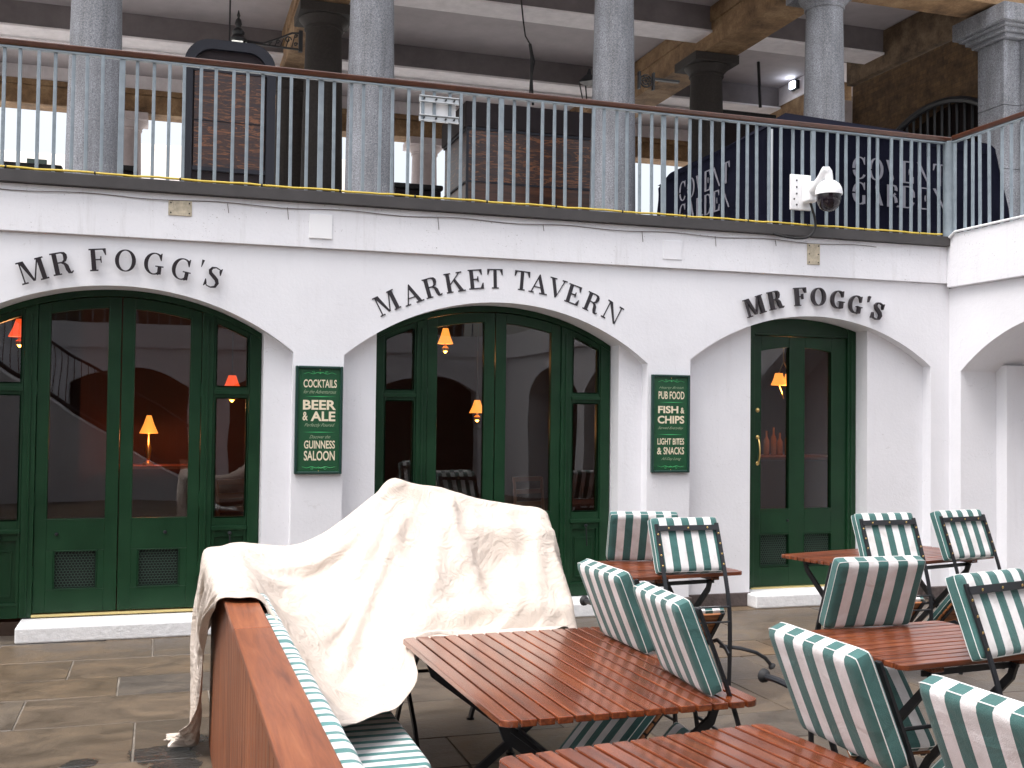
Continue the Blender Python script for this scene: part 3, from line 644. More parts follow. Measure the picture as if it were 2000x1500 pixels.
column(5.02, 13.2, 'pale far column against the bright street, left of plywood kiosk', 'pale columns at the far side', 7.25, .30, .25, PINKC)
column(-.72, 13.2, 'pale far column against the bright street, beside leftmost granite column', 'pale columns at the far side', 7.25, .30, .25, PINKC)
pier = thing('stone_pier', 'square grey granite pier with moulded capital at the top right corner', 'pier')
mb = MB()
for i, z in enumerate((3.40, 4.25, 5.12, 6.0)): mb.box(10.86, 11.9, 3.5, 4.0, z+.002, (3.40, 4.25, 5.12, 6.0, 6.90)[i+1]-.004)
for i, z in enumerate((3.40, 4.25, 5.12, 6.0)): mb.box(11.13, 12.3, 3.42, 3.498, z+.002, (3.40, 4.25, 5.12, 6.0, 6.90)[i+1]-.004)
mb.build('shaft', GRAN, pier, bevel=.006)
mb = MB(); mb.box(10.80, 12.3, 3.40, 4.06, 6.90, 6.96); mb.box(10.74, 12.3, 3.34, 4.12, 6.96, 7.02); mb.box(10.62, 12.3, 3.22, 4.24, 7.06, 7.30); mb.box(10.68, 12.3, 3.28, 4.18, 7.02, 7.06); mb.build('capital', GRAN, pier, bevel=.012)
gal = thing('gallery_ceiling', 'plaster and sandstone beamed ceiling over the upper gallery', 'ceiling')
# front architrave (stone blocks) and the beams that run back from it
mb = MB(); x = -9
while x < 12.6: mb.rand(); mb.box(x+.003, x+2.99, 3.45, 4.02, 7.335, 7.80); x += 2.99
mb.box(-9, 12.6, 3.38, 4.02, 7.802, 8.0); mb.box(-9, 12.6, 3.2, 4.02, 8.002, 8.15); mb.build('architrave', SAND, gal, bevel=.008)
for xc in (-3.7, 2.08, 8.18):
    mb = MB(); y = 4.03
    for k in range(4): mb.rand(); mb.box(xc-.285, xc+.285, y, y+2.25, 7.34, 7.72); y += 2.255
    mb.box(xc-.31, xc+.31, 4.03, 13.0, 7.722, 7.96); mb.build('cross_beam', SAND, gal, bevel=.008)
mb = MB(); mb.box(-9, 13, 6.30, 6.78, 7.60, 7.97); mb.build('rib', BEAMSH, gal); mb = MB(); mb.box(-9, 13, 6.27, 6.81, 7.56, 7.598); mb.build('rib_moulding', PLASW, gal, bevel=.008)  # rib faces coloured dark as if shaded, boards below pale as if lit
mb = MB(); mb.box(-9, 13, 9.62, 10.42, 7.60, 7.97); mb.build('rib', BEAMSH, gal); mb = MB(); mb.box(-9, 13, 9.58, 10.10, 7.56, 7.598); mb.build('rib_moulding', PLASW, gal, bevel=.008); mb = MB(); mb.box(-9, 13, 10.12, 10.5, 7.50, 7.598); mb.build('rib_moulding', PLASW, gal, bevel=.008)
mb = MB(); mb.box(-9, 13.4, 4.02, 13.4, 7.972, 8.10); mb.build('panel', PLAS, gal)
mb = MB(); mb.box(-9, 13.4, 12.95, 13.45, 7.26, 7.60); mb.box(-9, 13.4, 12.9, 13.45, 7.602, 7.70); mb.build('outer_beam', SAND, gal, bevel=.01)
mb = MB(); mb.box(-9, 13.4, 12.98, 13.45, 7.702, 7.97); mb.build('outer_frieze', PLASW, gal)
mb = MB(); mb.box(-9, 13.4, 3.2, 13.6, 8.16, 8.5); mb.build('roof', SANDD, gal)
# brown stone wall with an iron grille in an arch, at right
sw = thing('stone_wall', 'brown rubble stone wall with an arched iron grille beyond the granite pier', 'wall')
WR = lambda a, z, d: (11.1+d, a, z)
def b_rubble(m, nt, N, L, p, tc):
    co = tc.outputs['Object']; mp = nd(N, L, 'ShaderNodeMapping', {'Vector': co}); mp.inputs['Rotation'].default_value = (0, R(90), R(90))
    sx = nd(N, L, 'ShaderNodeSeparateXYZ', {0: co}); cb = nd(N, L, 'ShaderNodeCombineXYZ', {0: sx.outputs[1], 1: sx.outputs[2], 2: sx.outputs[0]})
    br = nd(N, L, 'ShaderNodeTexBrick', {'Vector': cb.outputs[0], 'Scale': 3.2, 'Color1': (.13, .082, .042, 1), 'Color2': (.085, .055, .034, 1), 'Mortar': (.06, .042, .03, 1), 'Mortar Size': .012, 'Mortar Smooth': 1.0, 'Row Height': .22})
    n = nd(N, L, 'ShaderNodeTexNoise', {'Vector': co, 'Scale': 6, 'Detail': 9, 'Roughness': .7}); c = ramp(N, L, n.outputs['Fac'], [(.3, (.45, .4, .38)), (.7, (1.5, 1.4, 1.2))])
    mx = nd(N, L, 'ShaderNodeMixRGB', {0: 1.0, 1: br.outputs[0], 2: c}, blend_type='MULTIPLY'); L.new(mx.outputs[0], p.inputs['Base Color'])
    bp = nd(N, L, 'ShaderNodeBump', {'Strength': .8, 'Distance': .02, 'Height': n.outputs['Fac']}); L.new(bp.outputs[0], p.inputs['Normal'])
RUB = mat('brown_rubble_stone', (.15, .1, .05), .9, build=b_rubble)
mb = MB(); arch_face(mb, WR, 4.1, 7.1, 3.4, 7.33, [(5.15, 1.02, 6.5)], 0, 24)
for i in range(24):
    p, q = 5.15-1.02+2.04*i/24, 5.15-1.02+2.04*(i+1)/24
    mb.quad(WR(p, arc(p, 5.15, 6.5), 0), WR(q, arc(q, 5.15, 6.5), 0), WR(q, arc(q, 5.15, 6.5), .3), WR(p, arc(p, 5.15, 6.5), .3))
mb.box(11.1, 11.5, 7.102, 7.3, 3.4, 7.33); mb.build('masonry', RUB, sw, fix=False)
mb = MB(); mb.box(10.98, 11.5, 4.1, 7.3, 7.335, 7.96); mb.build('beam', SANDD, sw, bevel=.01)
mb = MB(); xs = np.linspace(4.13, 6.17, 25)
for w in ((.0, -.075),): arc_pts = [(11.06, x, arc(x, 5.15, 6.46)) for x in xs]
mb.tube(arc_pts, .05, 8)
for x in np.linspace(4.25, 6.05, 12): mb.tube([(11.12, x, 3.4), (11.12, x, arc(x, 5.15, 6.46))], .022, 6)
mb.build('grille', IRON, sw, smooth=True)
mb = MB(); mb.box(11.7, 11.72, 3.9, 7.0, 3.4, 6.8); mb.build('back_panel', KTOP, sw)
w2 = thing('inner_wall', 'pinkish sandstone wall with white plaster above, carrying the floodlight', 'wall')
mb = MB(); mb.box(11.1, 11.5, 7.9, 12.9, 3.4, 7.62); mb.build('masonry', SAND, w2); mb = MB(); mb.box(11.08, 11.5, 7.9, 12.9, 7.622, 7.96); mb.build('plaster', PLASW, w2)
mb = MB(); mb.box(10.95, 11.5, 7.3, 7.897, 3.4, 6.9); mb.box(10.9, 11.5, 7.3, 7.897, 6.9, 7.1); mb.build('pilaster', PINKC, w2, bevel=.01)
# pale buildings across the street beyond the openings
for (x0, x1, y, z, lab) in ((-22, -3.5, 62, 17, 'pale sunlit terrace across the street, seen at the far left'), (-2, 13, 66, 19, 'pale brick building across the street beyond the far columns'), (14, 34, 60, 15, 'pale building across the street, right of the plywood kiosk')):
    b = thing('street_building', lab, 'building')
    mb = MB(); mb.box(x0, x1, y, y+10, G, z); mb.build('wall', BRICKW, b)
    mb = MB(); k = 0
    for i in range(int((x1-x0)/2.6)):
        for j in range(4):
            xx = x0+1.1+i*2.6; zz = G+1.2+j*3.4
            if zz+1.9 < z: mb.box(xx, xx+1.1, y-.02, y+.1, zz, zz+1.9)
    mb.build('window', DGLASS, b)

# unseen roof, added to dim the light that reaches the white walls
def b_roofglass(m, nt, N, L, p, tc):
    out = N['Material Output']; N.remove(p)
    tr = nd(N, L, 'ShaderNodeBsdfTransparent', {'Color': (.84, .84, .86, 1)}); df = nd(N, L, 'ShaderNodeBsdfTranslucent', {'Color': (.8, .8, .82, 1)})
    mx = nd(N, L, 'ShaderNodeMixShader', {0: .22}); L.new(tr.outputs[0], mx.inputs[1]); L.new(df.outputs[0], mx.inputs[2]); L.new(mx.outputs[0], out.inputs['Surface'])
RGL = mat('dimming_roof_glass', (1, 1, 1), build=b_roofglass)
gr = thing('dimming_roof', 'iron and glass roof added out of view to dim the courtyard', 'roof')
mb = MB()
for y0, z0, y1, z1 in ((-16, 9.6, -5, 12.6), (-5, 12.6, 3.5, 9.6)): mb.quad((-9, y0, z0), (13, y0, z0), (13, y1, z1), (-9, y1, z1))
mb.build('glazing', RGL, gr, fix=False)
mb = MB()
for x in range(-9, 14, 2): mb.tube([(x, -16, 9.65), (x, -5, 12.65), (x, 3.5, 9.65)], .045, 6)
mb.tube([(-9, -5, 12.62), (13, -5, 12.62)], .08, 6); mb.build('rafters', IRON, gr)
mb = MB()
for x in range(-9, 14, 6):
    for y in (-15.9, ): mb.tube([(x, y, 7.9), (x, y, 9.6)], .08, 8)
mb.box(-9, 13, 3.3, 3.5, 8.5, 9.6); mb.build('upstand', SANDD, gr)

# ================================================================== LETTERING
def stroke(pts, ws):      # centre line + widths -> list of quads (one closed outline)
    L_, R_ = [], []
    n = len(pts)
    for i, (x, y) in enumerate(pts):
        ax, ay = pts[max(i-1, 0)]; bx, by = pts[min(i+1, n-1)]; dx, dy = bx-ax, by-ay; l = math.hypot(dx, dy) or 1
        w = (ws[i] if isinstance(ws, (list, tuple)) else ws)/2
        L_.append((x-dy/l*w, y+dx/l*w)); R_.append((x+dy/l*w, y-dx/l*w))
    return ('s', L_, R_)
def rc(x0, y0, x1, y1, thin=False): return ('t' if thin else 'p', [(x0, y0), (x1, y0), (x1, y1), (x0, y1)], None)
def qd(*p, thin=False): return ('t' if thin else 'p', list(p), None)
def bowl(cx, cy, rx, ry, a0, a1, tv, th, n=22):  # tv = thickness at the sides, th = at top/bottom
    P, W = [], []
    for i in range(n+1):
        a = R(a0+(a1-a0)*i/n); P.append((cx+rx*math.cos(a), cy+ry*math.sin(a))); W.append(th+(tv-th)*abs(math.cos(a))**1.6)
    return stroke(P, W)
T_, t_, s_ = .185, .065, .058
def stem(x, top=1, bot=0, T=T_, sv=.075): return [rc(x, bot, x+T, top), rc(x-sv, bot, x+T+sv, bot+s_, True), rc(x-sv, top-s_, x+T+sv, top, True)]
def glyph(c):
    g = []
    if c == 'M':
        g = [qd((.10, 1), (.30, 1), (.56, .05), (.47, .05)), qd((.50, .05), (.56, .05), (.90, 1), (.84, 1), thin=True), rc(.10, 0, .155, 1, True), rc(.0, 0, .26, s_, True), rc(.0, 1-s_, .2, 1, True)]+stem(.84); return g, 1.10
    if c == 'R': return stem(.08)+[stroke([(.25, .975), (.45, .975), (.56, .93), (.60, .85), (.60, .74), (.56, .61), (.45, .535), (.25, .535)], [.055, .06, .12, .16, .16, .12, .06, .055]), stroke([(.40, .53), (.52, .47), (.585, .36), (.61, .20), (.66, .06), (.74, .03), (.82, .10)], [.06, .11, .16, .165, .14, .07, .04])], .84
    if c == 'F': return stem(.08)+[rc(.25, 1-s_, .70, 1), qd((.70, 1), (.70, .70), (.66, .70), (.56, .96)), rc(.25, .475, .50, .53, True), qd((.50, .36), (.50, .65), (.465, .65), (.44, .5), (.465, .36))], .76
    if c == 'E': return stem(.08)+[rc(.25, 1-s_, .70, 1), rc(.25, 0, .74, s_), qd((.70, 1), (.70, .72), (.66, .72), (.56, .96)), qd((.74, 0), (.74, .30), (.70, .30), (.58, .04)), rc(.25, .475, .50, .53, True), qd((.50, .37), (.50, .64), (.465, .64), (.44, .5), (.465, .37))], .80
    if c == 'O': return [bowl(.45, .5, .345, .475, 0, 360, .165, .05, 40)], .90
    if c in 'CG':
        g = [bowl(.45, .5, .345, .475, 48, 320 if c == 'C' else 300, .165, .05, 30), qd((.70, 1), (.74, 1), (.74, .66), (.70, .66), (.62, .84))]
        if c == 'G': g += [rc(.60, .04, .76, .42), rc(.50, .37, .84, .42, True), stroke([(.60, .02), (.66, .05), (.72, .12)], .05)]
        else: g += [stroke([(.66, .10), (.75, .20), (.77, .30)], [.06, .05, .04])]
        return g, .88
    if c == "'": return [qd((.05, 1.0), (.17, 1.0), (.12, .66), (.09, .66))], .20
    if c == 'S': return [stroke([(.60, .80), (.54, .93), (.36, .975), (.20, .91), (.145, .77), (.20, .645), (.36, .545), (.52, .44), (.60, .30), (.56, .11), (.38, .025), (.20, .05), (.10, .20)], [.04, .05, .055, .10, .14, .155, .165, .165, .155, .11, .055, .05, .04]), qd((.60, 1), (.64, 1), (.64, .68), (.60, .68), (.52, .86)), qd((.06, 0), (.10, 0), (.18, .15), (.10, .33), (.06, .33))], .72
    if c == 'A': return [qd((.46, 1), (.50, 1), (.86, .03), (.68, .03), (.40, .82)), qd((.44, .96), (.48, .90), (.16, .03), (.10, .03), thin=True), rc(.24, .30, .64, .35, True), rc(.0, 0, .27, s_, True), rc(.56, 0, .96, s_, True)], .96
    if c == 'K': return stem(.06)+[qd((.22, .36), (.22, .44), (.72, .96), (.78, .96), thin=True), qd((.40, .60), (.50, .68), (.86, .03), (.66, .03)), rc(.60, 1-s_, .88, 1, True), rc(.56, 0, .94, s_, True)], .94
    if c == 'T': return [rc(.33, 0, .495, 1), rc(.24, 0, .585, s_, True), rc(.02, 1-s_, .80, 1), qd((.02, 1), (.02, .70), (.06, .70), (.16, .96)), qd((.80, 1), (.80, .70), (.76, .70), (.66, .96))], .82
    if c == 'V': return [qd((.08, .97), (.26, .97), (.54, .14), (.46, 0), (.42, 0)), qd((.46, 0), (.50, .04), (.82, .97), (.76, .97), thin=True), rc(.0, 1-s_, .36, 1, True), rc(.66, 1-s_, .92, 1, True)], .90
    if c == 'N': return [rc(.12, 0, .175, 1, True), rc(.80, 0, .855, 1, True), qd((.08, 1), (.26, 1), (.855, .0), (.76, 0)), rc(.02, 0, .28, s_, True), rc(.0, 1-s_, .2, 1, True), rc(.70, 1-s_, .96, 1, True)], .98
    if c == 'D': return stem(.08)+[stroke([(.25, .975), (.45, .975), (.62, .90), (.72, .72), (.74, .5), (.72, .28), (.62, .10), (.45, .025), (.25, .025)], [.05, .055, .11, .155, .165, .155, .11, .055, .05])], .90
    return [], .4
def glyph_mesh(mb, c, fn, depth, hcap, ox, oy, rot, stencil=False, xs=1.0):
    """centre of the cap-height box at (ox,oy), rotated by rot"""
    g, w = glyph(c); ca, sa = math.cos(rot), math.sin(rot)
    def tr(x, y):
        x = (x-w/2)*hcap*xs; y = (y-.5)*hcap; return (ox+x*ca-y*sa, oy+x*sa+y*ca)
    for k, (typ, A, B) in enumerate(g):
        if stencil and typ == 't': continue
        d = depth+k*.0007
        if typ == 's':
            n = len(A)
            for i in range(n-1):
                if stencil and (abs(i-n//2) < 1): continue
                q = [tr(*A[i]), tr(*A[i+1]), tr(*B[i+1]), tr(*B[i])]
                vs = [fn(a, b, 0) for a, b in q]+[fn(a, b, -d) for a, b in q]
                mb.add(vs, [(4, 5, 6, 7), (0, 1, 5, 4), (2, 3, 7, 6)]+([(3, 0, 4, 7)] if i == 0 else [])+([(1, 2, 6, 5)] if i == n-2 else []))
        else:
            q = [tr(x, y) for x, y in A]; mb.prism(q, lambda a, b, dd: fn(a, b, dd), 0, -d)
def wall_text(name, label, letters, centres, hcap, m, depth, off, extra=0):
    hcap *= 1.06
    t = thing(name, label, 'sign')
    n = len(centres); P = np.array(centres)
    # circle through the letter centres gives each letter's tilt
    idx = [i for i in range(n) if letters[i] != "'"]
    Q = P[idx]; A = np.c_[2*Q, np.ones(len(Q))]; s = np.linalg.lstsq(A, (Q**2).sum(1), rcond=None)[0]; cx, cz = s[0], s[1]
    for c, (x, z) in zip(letters, P):
        a = math.atan2(-(x-cx), z-cz)
        mb = MB(); glyph_mesh(mb, c, lambda p, q, d: (p, d-off, q), depth, hcap, x, z, a, False, 1.05)
        mb.build('letter', m, t)
    return t
wall_text('raised_lettering', "thin raised dark lettering curving over the left arch", "MRFOGG'S",
 [(-.911, 2.688), (-.714, 2.752), (-.463, 2.792), (-.276, 2.796), (-.073, 2.784), (.126, 2.754), (.26, 2.752), (.355, 2.702)], .155, LETM, .012, .028)
wall_text('painted_lettering', 'flat painted black lettering, two words curving over the middle arch', 'MARKETTAVERN',
 [(1.698, 2.567), (1.902, 2.648), (2.071, 2.709), (2.258, 2.759), (2.44, 2.793), (2.601, 2.805), (2.834, 2.801), (2.984, 2.780), (3.144, 2.752), (3.297, 2.705), (3.468, 2.641), (3.65, 2.567)], .152, LETP, .003, .0)
wall_text('raised_lettering', "chunky raised black lettering curving over the right single door", "MRFOGG'S",
 [(5.002, 2.675), (5.213, 2.738), (5.469, 2.779), (5.655, 2.787), (5.858, 2.771), (6.048, 2.735), (6.175, 2.735), (6.284, 2.682)], .155, LETM, .030, .012)

def font_mesh(txt, x0, x1, z0, z1, y, shear=0, bold=0, m=CREAM, parent=None, name='lettering'):
    cu = bpy.data.curves.new('t', 'FONT'); cu.body = txt; cu.size = 1; cu.extrude = 0; cu.offset = bold; cu.shear = shear; cu.resolution_u = 4
    o = bpy.data.objects.new('t', cu); COL.objects.link(o); dg = bpy.context.evaluated_depsgraph_get(); me = bpy.data.meshes.new_from_object(o.evaluated_get(dg))
    bpy.data.objects.remove(o)
    co = np.array([v.co[:] for v in me.vertices]); a, b = co.min(0), co.max(0)
    for v in me.vertices:
        v.co = (x0+(v.co.x-a[0])/(b[0]-a[0])*(x1-x0), y, z0+(v.co.y-a[1])/(b[1]-a[1])*(z1-z0))
    me.materials.clear(); me.materials.append(m); me.name = name
    q = bpy.data.objects.new(name, me); COL.objects.link(q); q.parent = parent; return q
def board(label, x0, x1, z0, z1, lines):
    t = thing('menu_board', label, 'sign'); w, h = x1-x0, z1-z0
    mb = MB(); mb.box(x0+.02, x1-.02, -.022, -.002, z0+.02, z1-.02); mb.build('panel', SIGNG, t)
    mb = MB(); f = .021
    mb.box(x0, x0+f, -.038, -.001, z0, z1); mb.box(x1-f, x1, -.038, -.001, z0, z1); mb.box(x0+f, x1-f, -.038, -.001, z0, z0+f); mb.box(x0+f, x1-f, -.038, -.001, z1-f, z1)
    mb.build('frame', SIGNF, t, bevel=.006)
    for (txt, a, b, c, d, kind) in lines:
        X0, X1 = x0+w*a, x0+w*b; Z1, Z0 = z1-h*c, z1-h*d
        if kind == 'rule':
            mb = MB(); xm = (X0+X1)/2; zm = (Z0+Z1)/2
            mb.add([(X0, -.0235, zm), (xm, -.0235, zm-.0035), (X1, -.0235, zm), (xm, -.0235, zm+.0035)], [(0, 1, 2, 3)]); mb.build('rule', LGREEN, t, fix=False)
        elif kind == 'scroll':
            mb = MB(); s = 1 if c < .5 else -1; xm = (X0+X1)/2; zm = (Z0+Z1)/2
            for q in (-1, 1):
                mb.tube([(xm+q*(X1-X0)/2*u, -.0235, zm+.006*math.sin(u*11)*s*(1-.3*u)) for u in np.linspace(.04, 1, 26)], [.0028*(1.15-u*.8) for u in np.linspace(0, 1, 26)], 5)
                mb.tube([(xm+q*(.05+.012*math.cos(a)*(1-a/9)), -.0235, zm+s*(.008+.010*math.sin(a)*(1-a/9))) for a in np.linspace(0, 6, 14)], .0018, 5)
            mb.tube([(xm, -.0235, zm-.004*s), (xm, -.0235, zm+.012*s)], [.006, .002], 6); mb.build('scroll', LGREEN, t)
            mb = MB(); mb.lathe([(.004, -.002), (.004, 0)], (xm, -.022, zm+s*.028), 8, 'y'); mb.build('screw', BRASS, t)
        elif kind == 'script': font_mesh(txt, X0, X1, Z0, Z1, -.0232, .55, 0, SCRIPT, t)
        else: font_mesh(txt, X0, X1, Z0, Z1, -.0234, 0, .018 if kind == 'slim' else .03, CREAM, t)
# fractions measured from the board edges
board('green menu board left of the middle arch, reading COCKTAILS, BEER & ALE', .987, 1.356, 1.205, 2.048, [
 ('', .17, .86, .055, .08, 'scroll'), ('COCKTAILS', .17, .87, .125, .20, 'slim'), ('for the Adventurous', .17, .86, .22, .255, 'script'), ('', .2, .86, .275, .29, 'rule'),
 ('BEER', .165, .86, .315, .405, 'b'), ('&', .16, .27, .425, .505, 'slim'), ('ALE', .33, .85, .42, .51, 'b'), ('Perfectly Poured', .2, .84, .53, .57, 'script'), ('', .17, .85, .605, .62, 'rule'),
 ('Discover the', .31, .75, .64, .67, 'script'), ('GUINNESS', .20, .85, .69, .765, 'slim'), ('SALOON', .20, .85, .785, .875, 'slim'), ('', .16, .86, .925, .95, 'scroll')])
board('green menu board right of the middle arch, reading PUB FOOD, FISH & CHIPS', 4.012, 4.373, 1.203, 2.047, [
 ('', .17, .86, .055, .08, 'scroll'), ('Hearty British', .19, .84, .12, .15, 'script'), ('PUB FOOD', .18, .86, .17, .25, 'slim'), ('', .2, .85, .275, .29, 'rule'),
 ('FISH', .17, .70, .32, .395, 'b'), ('&', .76, .86, .335, .395, 'slim'), ('CHIPS', .16, .86, .42, .50, 'b'), ('Served Everyday', .17, .84, .53, .565, 'script'), ('', .18, .82, .605, .62, 'rule'),
 ('LIGHT BITES', .16, .86, .65, .715, 'slim'), ('&', .15, .27, .745, .815, 'slim'), ('SNACKS', .32, .86, .74, .815, 'slim'), ('All Day Long', .26, .78, .845, .88, 'script'), ('', .16, .86, .925, .95, 'scroll')])

# ================================================================== FITTINGS ON THE BALCONY EDGE
mb = MB(); pts = []
for i in range(150):
    x = -5.4+i*.0835
    if x > 7.02: break
    pts.append((x, -.078-.004*math.sin(i*1.7), 3.424+.0025*math.sin(i*.9)+.0015*math.sin(i*2.3)))
mb.tube(pts, .0085, 8); yc = mb.build('yellow_cable', YEL, None, smooth=True)
t = thing('yellow_cable_run', 'yellow cable tied along the foot of the balcony railing', 'cable'); yc.name = 'cable'; yc.parent = t
for i in range(21):
    mb = MB(); x = -5.3+i*.60; mb.lathe([(.012, -.006), (.012, .006)], (x, -.078, 3.424), 8, 'x'); mb.build('cable_tie', BLACK, t)
mb = MB(); pts = [(-5.5+i*.12, -.043-.003*math.sin(i), 3.272+.008*math.sin(i*.8)) for i in range(105) if -5.5+i*.12 < 6.3]; mb.tube(pts, .003, 5)
for x in (.05, .45, .9, 2.1, 3.0, 3.9, 4.6, 5.2): mb.tube([(x, -.042, 3.272), (x+.01, -.04, 3.272-rnd.uniform(.03, .10))], .0025, 5)
tag(mb.build('bell_wire', mat('old_grey_wire', (.16, .13, .12), .7), None), 'thin dark wire clipped along the top of the white fascia', 'wire')
def plate(name, label, x0, x1, z0, z1, m, screws=0, y=-.043):
    t = thing(name, label, 'plate'); mb = MB(); mb.box(x0, x1, y, -.034, z0, z1); mb.build('plate', m, t, bevel=.003)
    if screws:
        mb = MB()
        for i in range(screws):
            for s in (0, 1): mb.lathe([(.006, -.002), (.006, .002)], (x0+.018 if s == 0 else x1-.018, y-.001, z0+.02+(z1-z0-.04)*i/(screws-1)), 8, 'y')
        mb.build('screw', IRON, t)
plate('aged_plate', 'small beige stained plate high on the fascia, left of the white cover plate', .02, .19, 3.155, 3.27, STAIN, 2)
plate('cover_plate', 'bright white square cover plate on the fascia above the left menu board', 1.07, 1.25, 3.045, 3.235, WPLATE, 0, -.046)
plate('cover_plate', 'faint white square cover plate on the fascia above the right menu board', 4.10, 4.28, 3.045, 3.21, WALL, 0, -.041)
plate('aged_plate', 'tall beige screwed plate on the fascia below the security camera', 5.53, 5.66, 3.075, 3.265, STAIN, 3)
# white bracket plate with two aluminium channels on the railing
t = thing('bracket_plate', 'white plate with two aluminium channels clamped to the railing', 'bracket')
mb = MB(); mb.box(1.945, 2.245, -.012, -.004, 4.06, 4.25); mb.build('plate', WPLATE, t, bevel=.003)
for z in (4.20, 4.045):
    mb = MB(); mb.box(1.93, 2.26, -.062, -.043, z, z+.012); mb.box(1.93, 2.26, -.062, -.043, z+.045, z+.055); mb.box(1.93, 2.26, -.048, -.042, z+.012, z+.045); mb.build('channel', ALU, t, bevel=.002)
mb = MB()
for z in (4.228, 4.072):
    for x in (1.97, 2.07, 2.15, 2.22): mb.lathe([(.008, -.006), (.008, .01)], (x, -.064, z), 8, 'y')
mb.build('bolt', IRON, t)
# security camera
t = thing('security_camera', 'white dome security camera on a wall plate fixed to the railing', 'camera')
mb = MB(); mb.box(5.335, 5.545, -.075, -.05, 3.555, 3.875); mb.build('mounting_plate', WPLAS, t, bevel=.006)
mb = MB(); mb.box(5.44, 5.54, -.19, -.075, 3.61, 3.80); mb.build('junction_box', WPLAS, t, bevel=.025, seg=4)
mb = MB()
for z in (3.60, 3.65, 3.70, 3.76, 3.82): mb.lathe([(.008, -.004), (.008, 0)], (5.37 if int(z*100) % 2 else 5.395, -.075, z), 8, 'y')
mb.build('bolt', IRON, t)
mb = MB(); mb.tube(bez((5.50, -.15, 3.70), (5.50, -.32, 3.78), (5.48, -.38, 3.87), (5.50, -.38, 3.86), 8)+[Vector((5.518, -.38, 3.84)), Vector((5.525, -.38, 3.79)), Vector((5.525, -.38, 3.76))], [.055, .048, .042, .038, .036, .036, .036, .036, .036, .036, .036, .036], 16); mb.build('arm', WPLAS, t, smooth=True)
prof = [(.03, .085), (.055, .076), (.090, .050), (.110, .015), (.117, -.02), (.117, -.045)]
mb = MB(); mb.lathe(prof, (5.525, -.38, 3.685), 32); mb.build('housing', WPLAS, t, smooth=True)
mb = MB(); mb.lathe([(.105, -.046), (.105, -.08), (.098, -.12), (.078, -.158), (.05, -.18), (.012, -.19)], (5.525, -.38, 3.685), 32); mb.build('dome', DOME, t, smooth=True)
mb = MB(); mb.tube(bez((5.50, -.13, 3.62), (5.54, -.13, 3.50), (5.60, -.12, 3.40), (5.52, -.12, 3.33))+bez((5.52, -.12, 3.33), (5.46, -.12, 3.27), (5.30, -.10, 3.29), (5.15, -.09, 3.32)), .011, 8)
tag(mb.build('black_cable', BLACK, None, smooth=True), 'black cable looping down from the security camera under the edge strip', 'cable')

# ================================================================== ON THE TERRACE / IN THE GALLERY
# round-topped kiosk panel
k = thing('round_topped_kiosk', 'charcoal kiosk with a rounded top and stained plywood panel', 'kiosk')
def rr_outline(x0, x1, z0, z1, r, n=10):
    return [(x0, z0), (x1, z0)]+[(x1-r+r*math.cos(a), z1-r+r*math.sin(a)) for a in np.linspace(0, math.pi/2, n)]+[(x0+r-r*math.sin(a), z1-r+r*math.cos(a)) for a in np.linspace(0, math.pi/2, n)]
def ring(mb, A, B, d0, d1):
    n = len(A)
    for i in range(n):
        j = (i+1) % n; P = [(A[i], d0), (A[j], d0), (B[j], d0), (B[i], d0), (A[i], d1), (A[j], d1), (B[j], d1), (B[i], d1)]
        mb.hexa([(p[0], d, p[1]) for p, d in P])
KY = 4.35
mb = MB(); O = rr_outline(.17, 1.20, 3.4, 5.97, .30); I = rr_outline(.27, 1.10, 3.5, 5.86, .22); ring(mb, O, I, KY, KY+.9); mb.build('frame', KDARK, k, smooth=True)
mb = MB(); mb.prism(rr_outline(.272, 1.098, 3.502, 5.858, .22), lambda a, b, d: (a, d, b), KY+.06, KY+.8); mb.build('upper_panel', KTOP, k)
mb = MB(); mb.box(.29, 1.08, KY+.035, KY+.058, 4.50, 5.60); mb.build('plywood_panel', PLY, k)
for za, zb, yy in ((5.60, 5.635, .057), (4.45, 4.497, .057), (5.03, 5.034, .034)): mb = MB(); mb.box(.272, 1.098, KY+.02, KY+yy, za, zb); mb.build('rail', KDARK, k)
# rectangular plywood kiosk
k = thing('plywood_kiosk', 'large box kiosk with dark fascia and stained plywood walls behind the granite column', 'kiosk')
mb = MB(); mb.box(3.68, 5.75, 5.0, 6.3, 5.42, 5.75); mb.build('fascia', KTOP, k, bevel=.01)
mb = MB(); mb.box(3.72, 5.70, 5.03, 6.25, 4.725, 5.385); mb.build('upper_wall', PLY, k)
PLY2 = mat('worn_plywood_boards', (.2, .08, .05), .3, build=b_grain((.02, .009, .007), (.085, .030, .015), (.17, .065, .03), 0, .4))
mb = MB(); mb.box(3.72, 5.70, 5.03, 6.25, 3.40, 4.70); mb.build('lower_wall', PLY2, k)
mb = MB(); mb.box(3.70, 5.72, 5.015, 6.27, 5.386, 5.42); mb.box(3.70, 5.72, 5.02, 6.26, 4.701, 4.724)
for x in (3.695, 3.78): mb.box(x, x+.03, 5.0, 5.03, 3.4, 5.385)
mb.build('trim', KDARK, k)
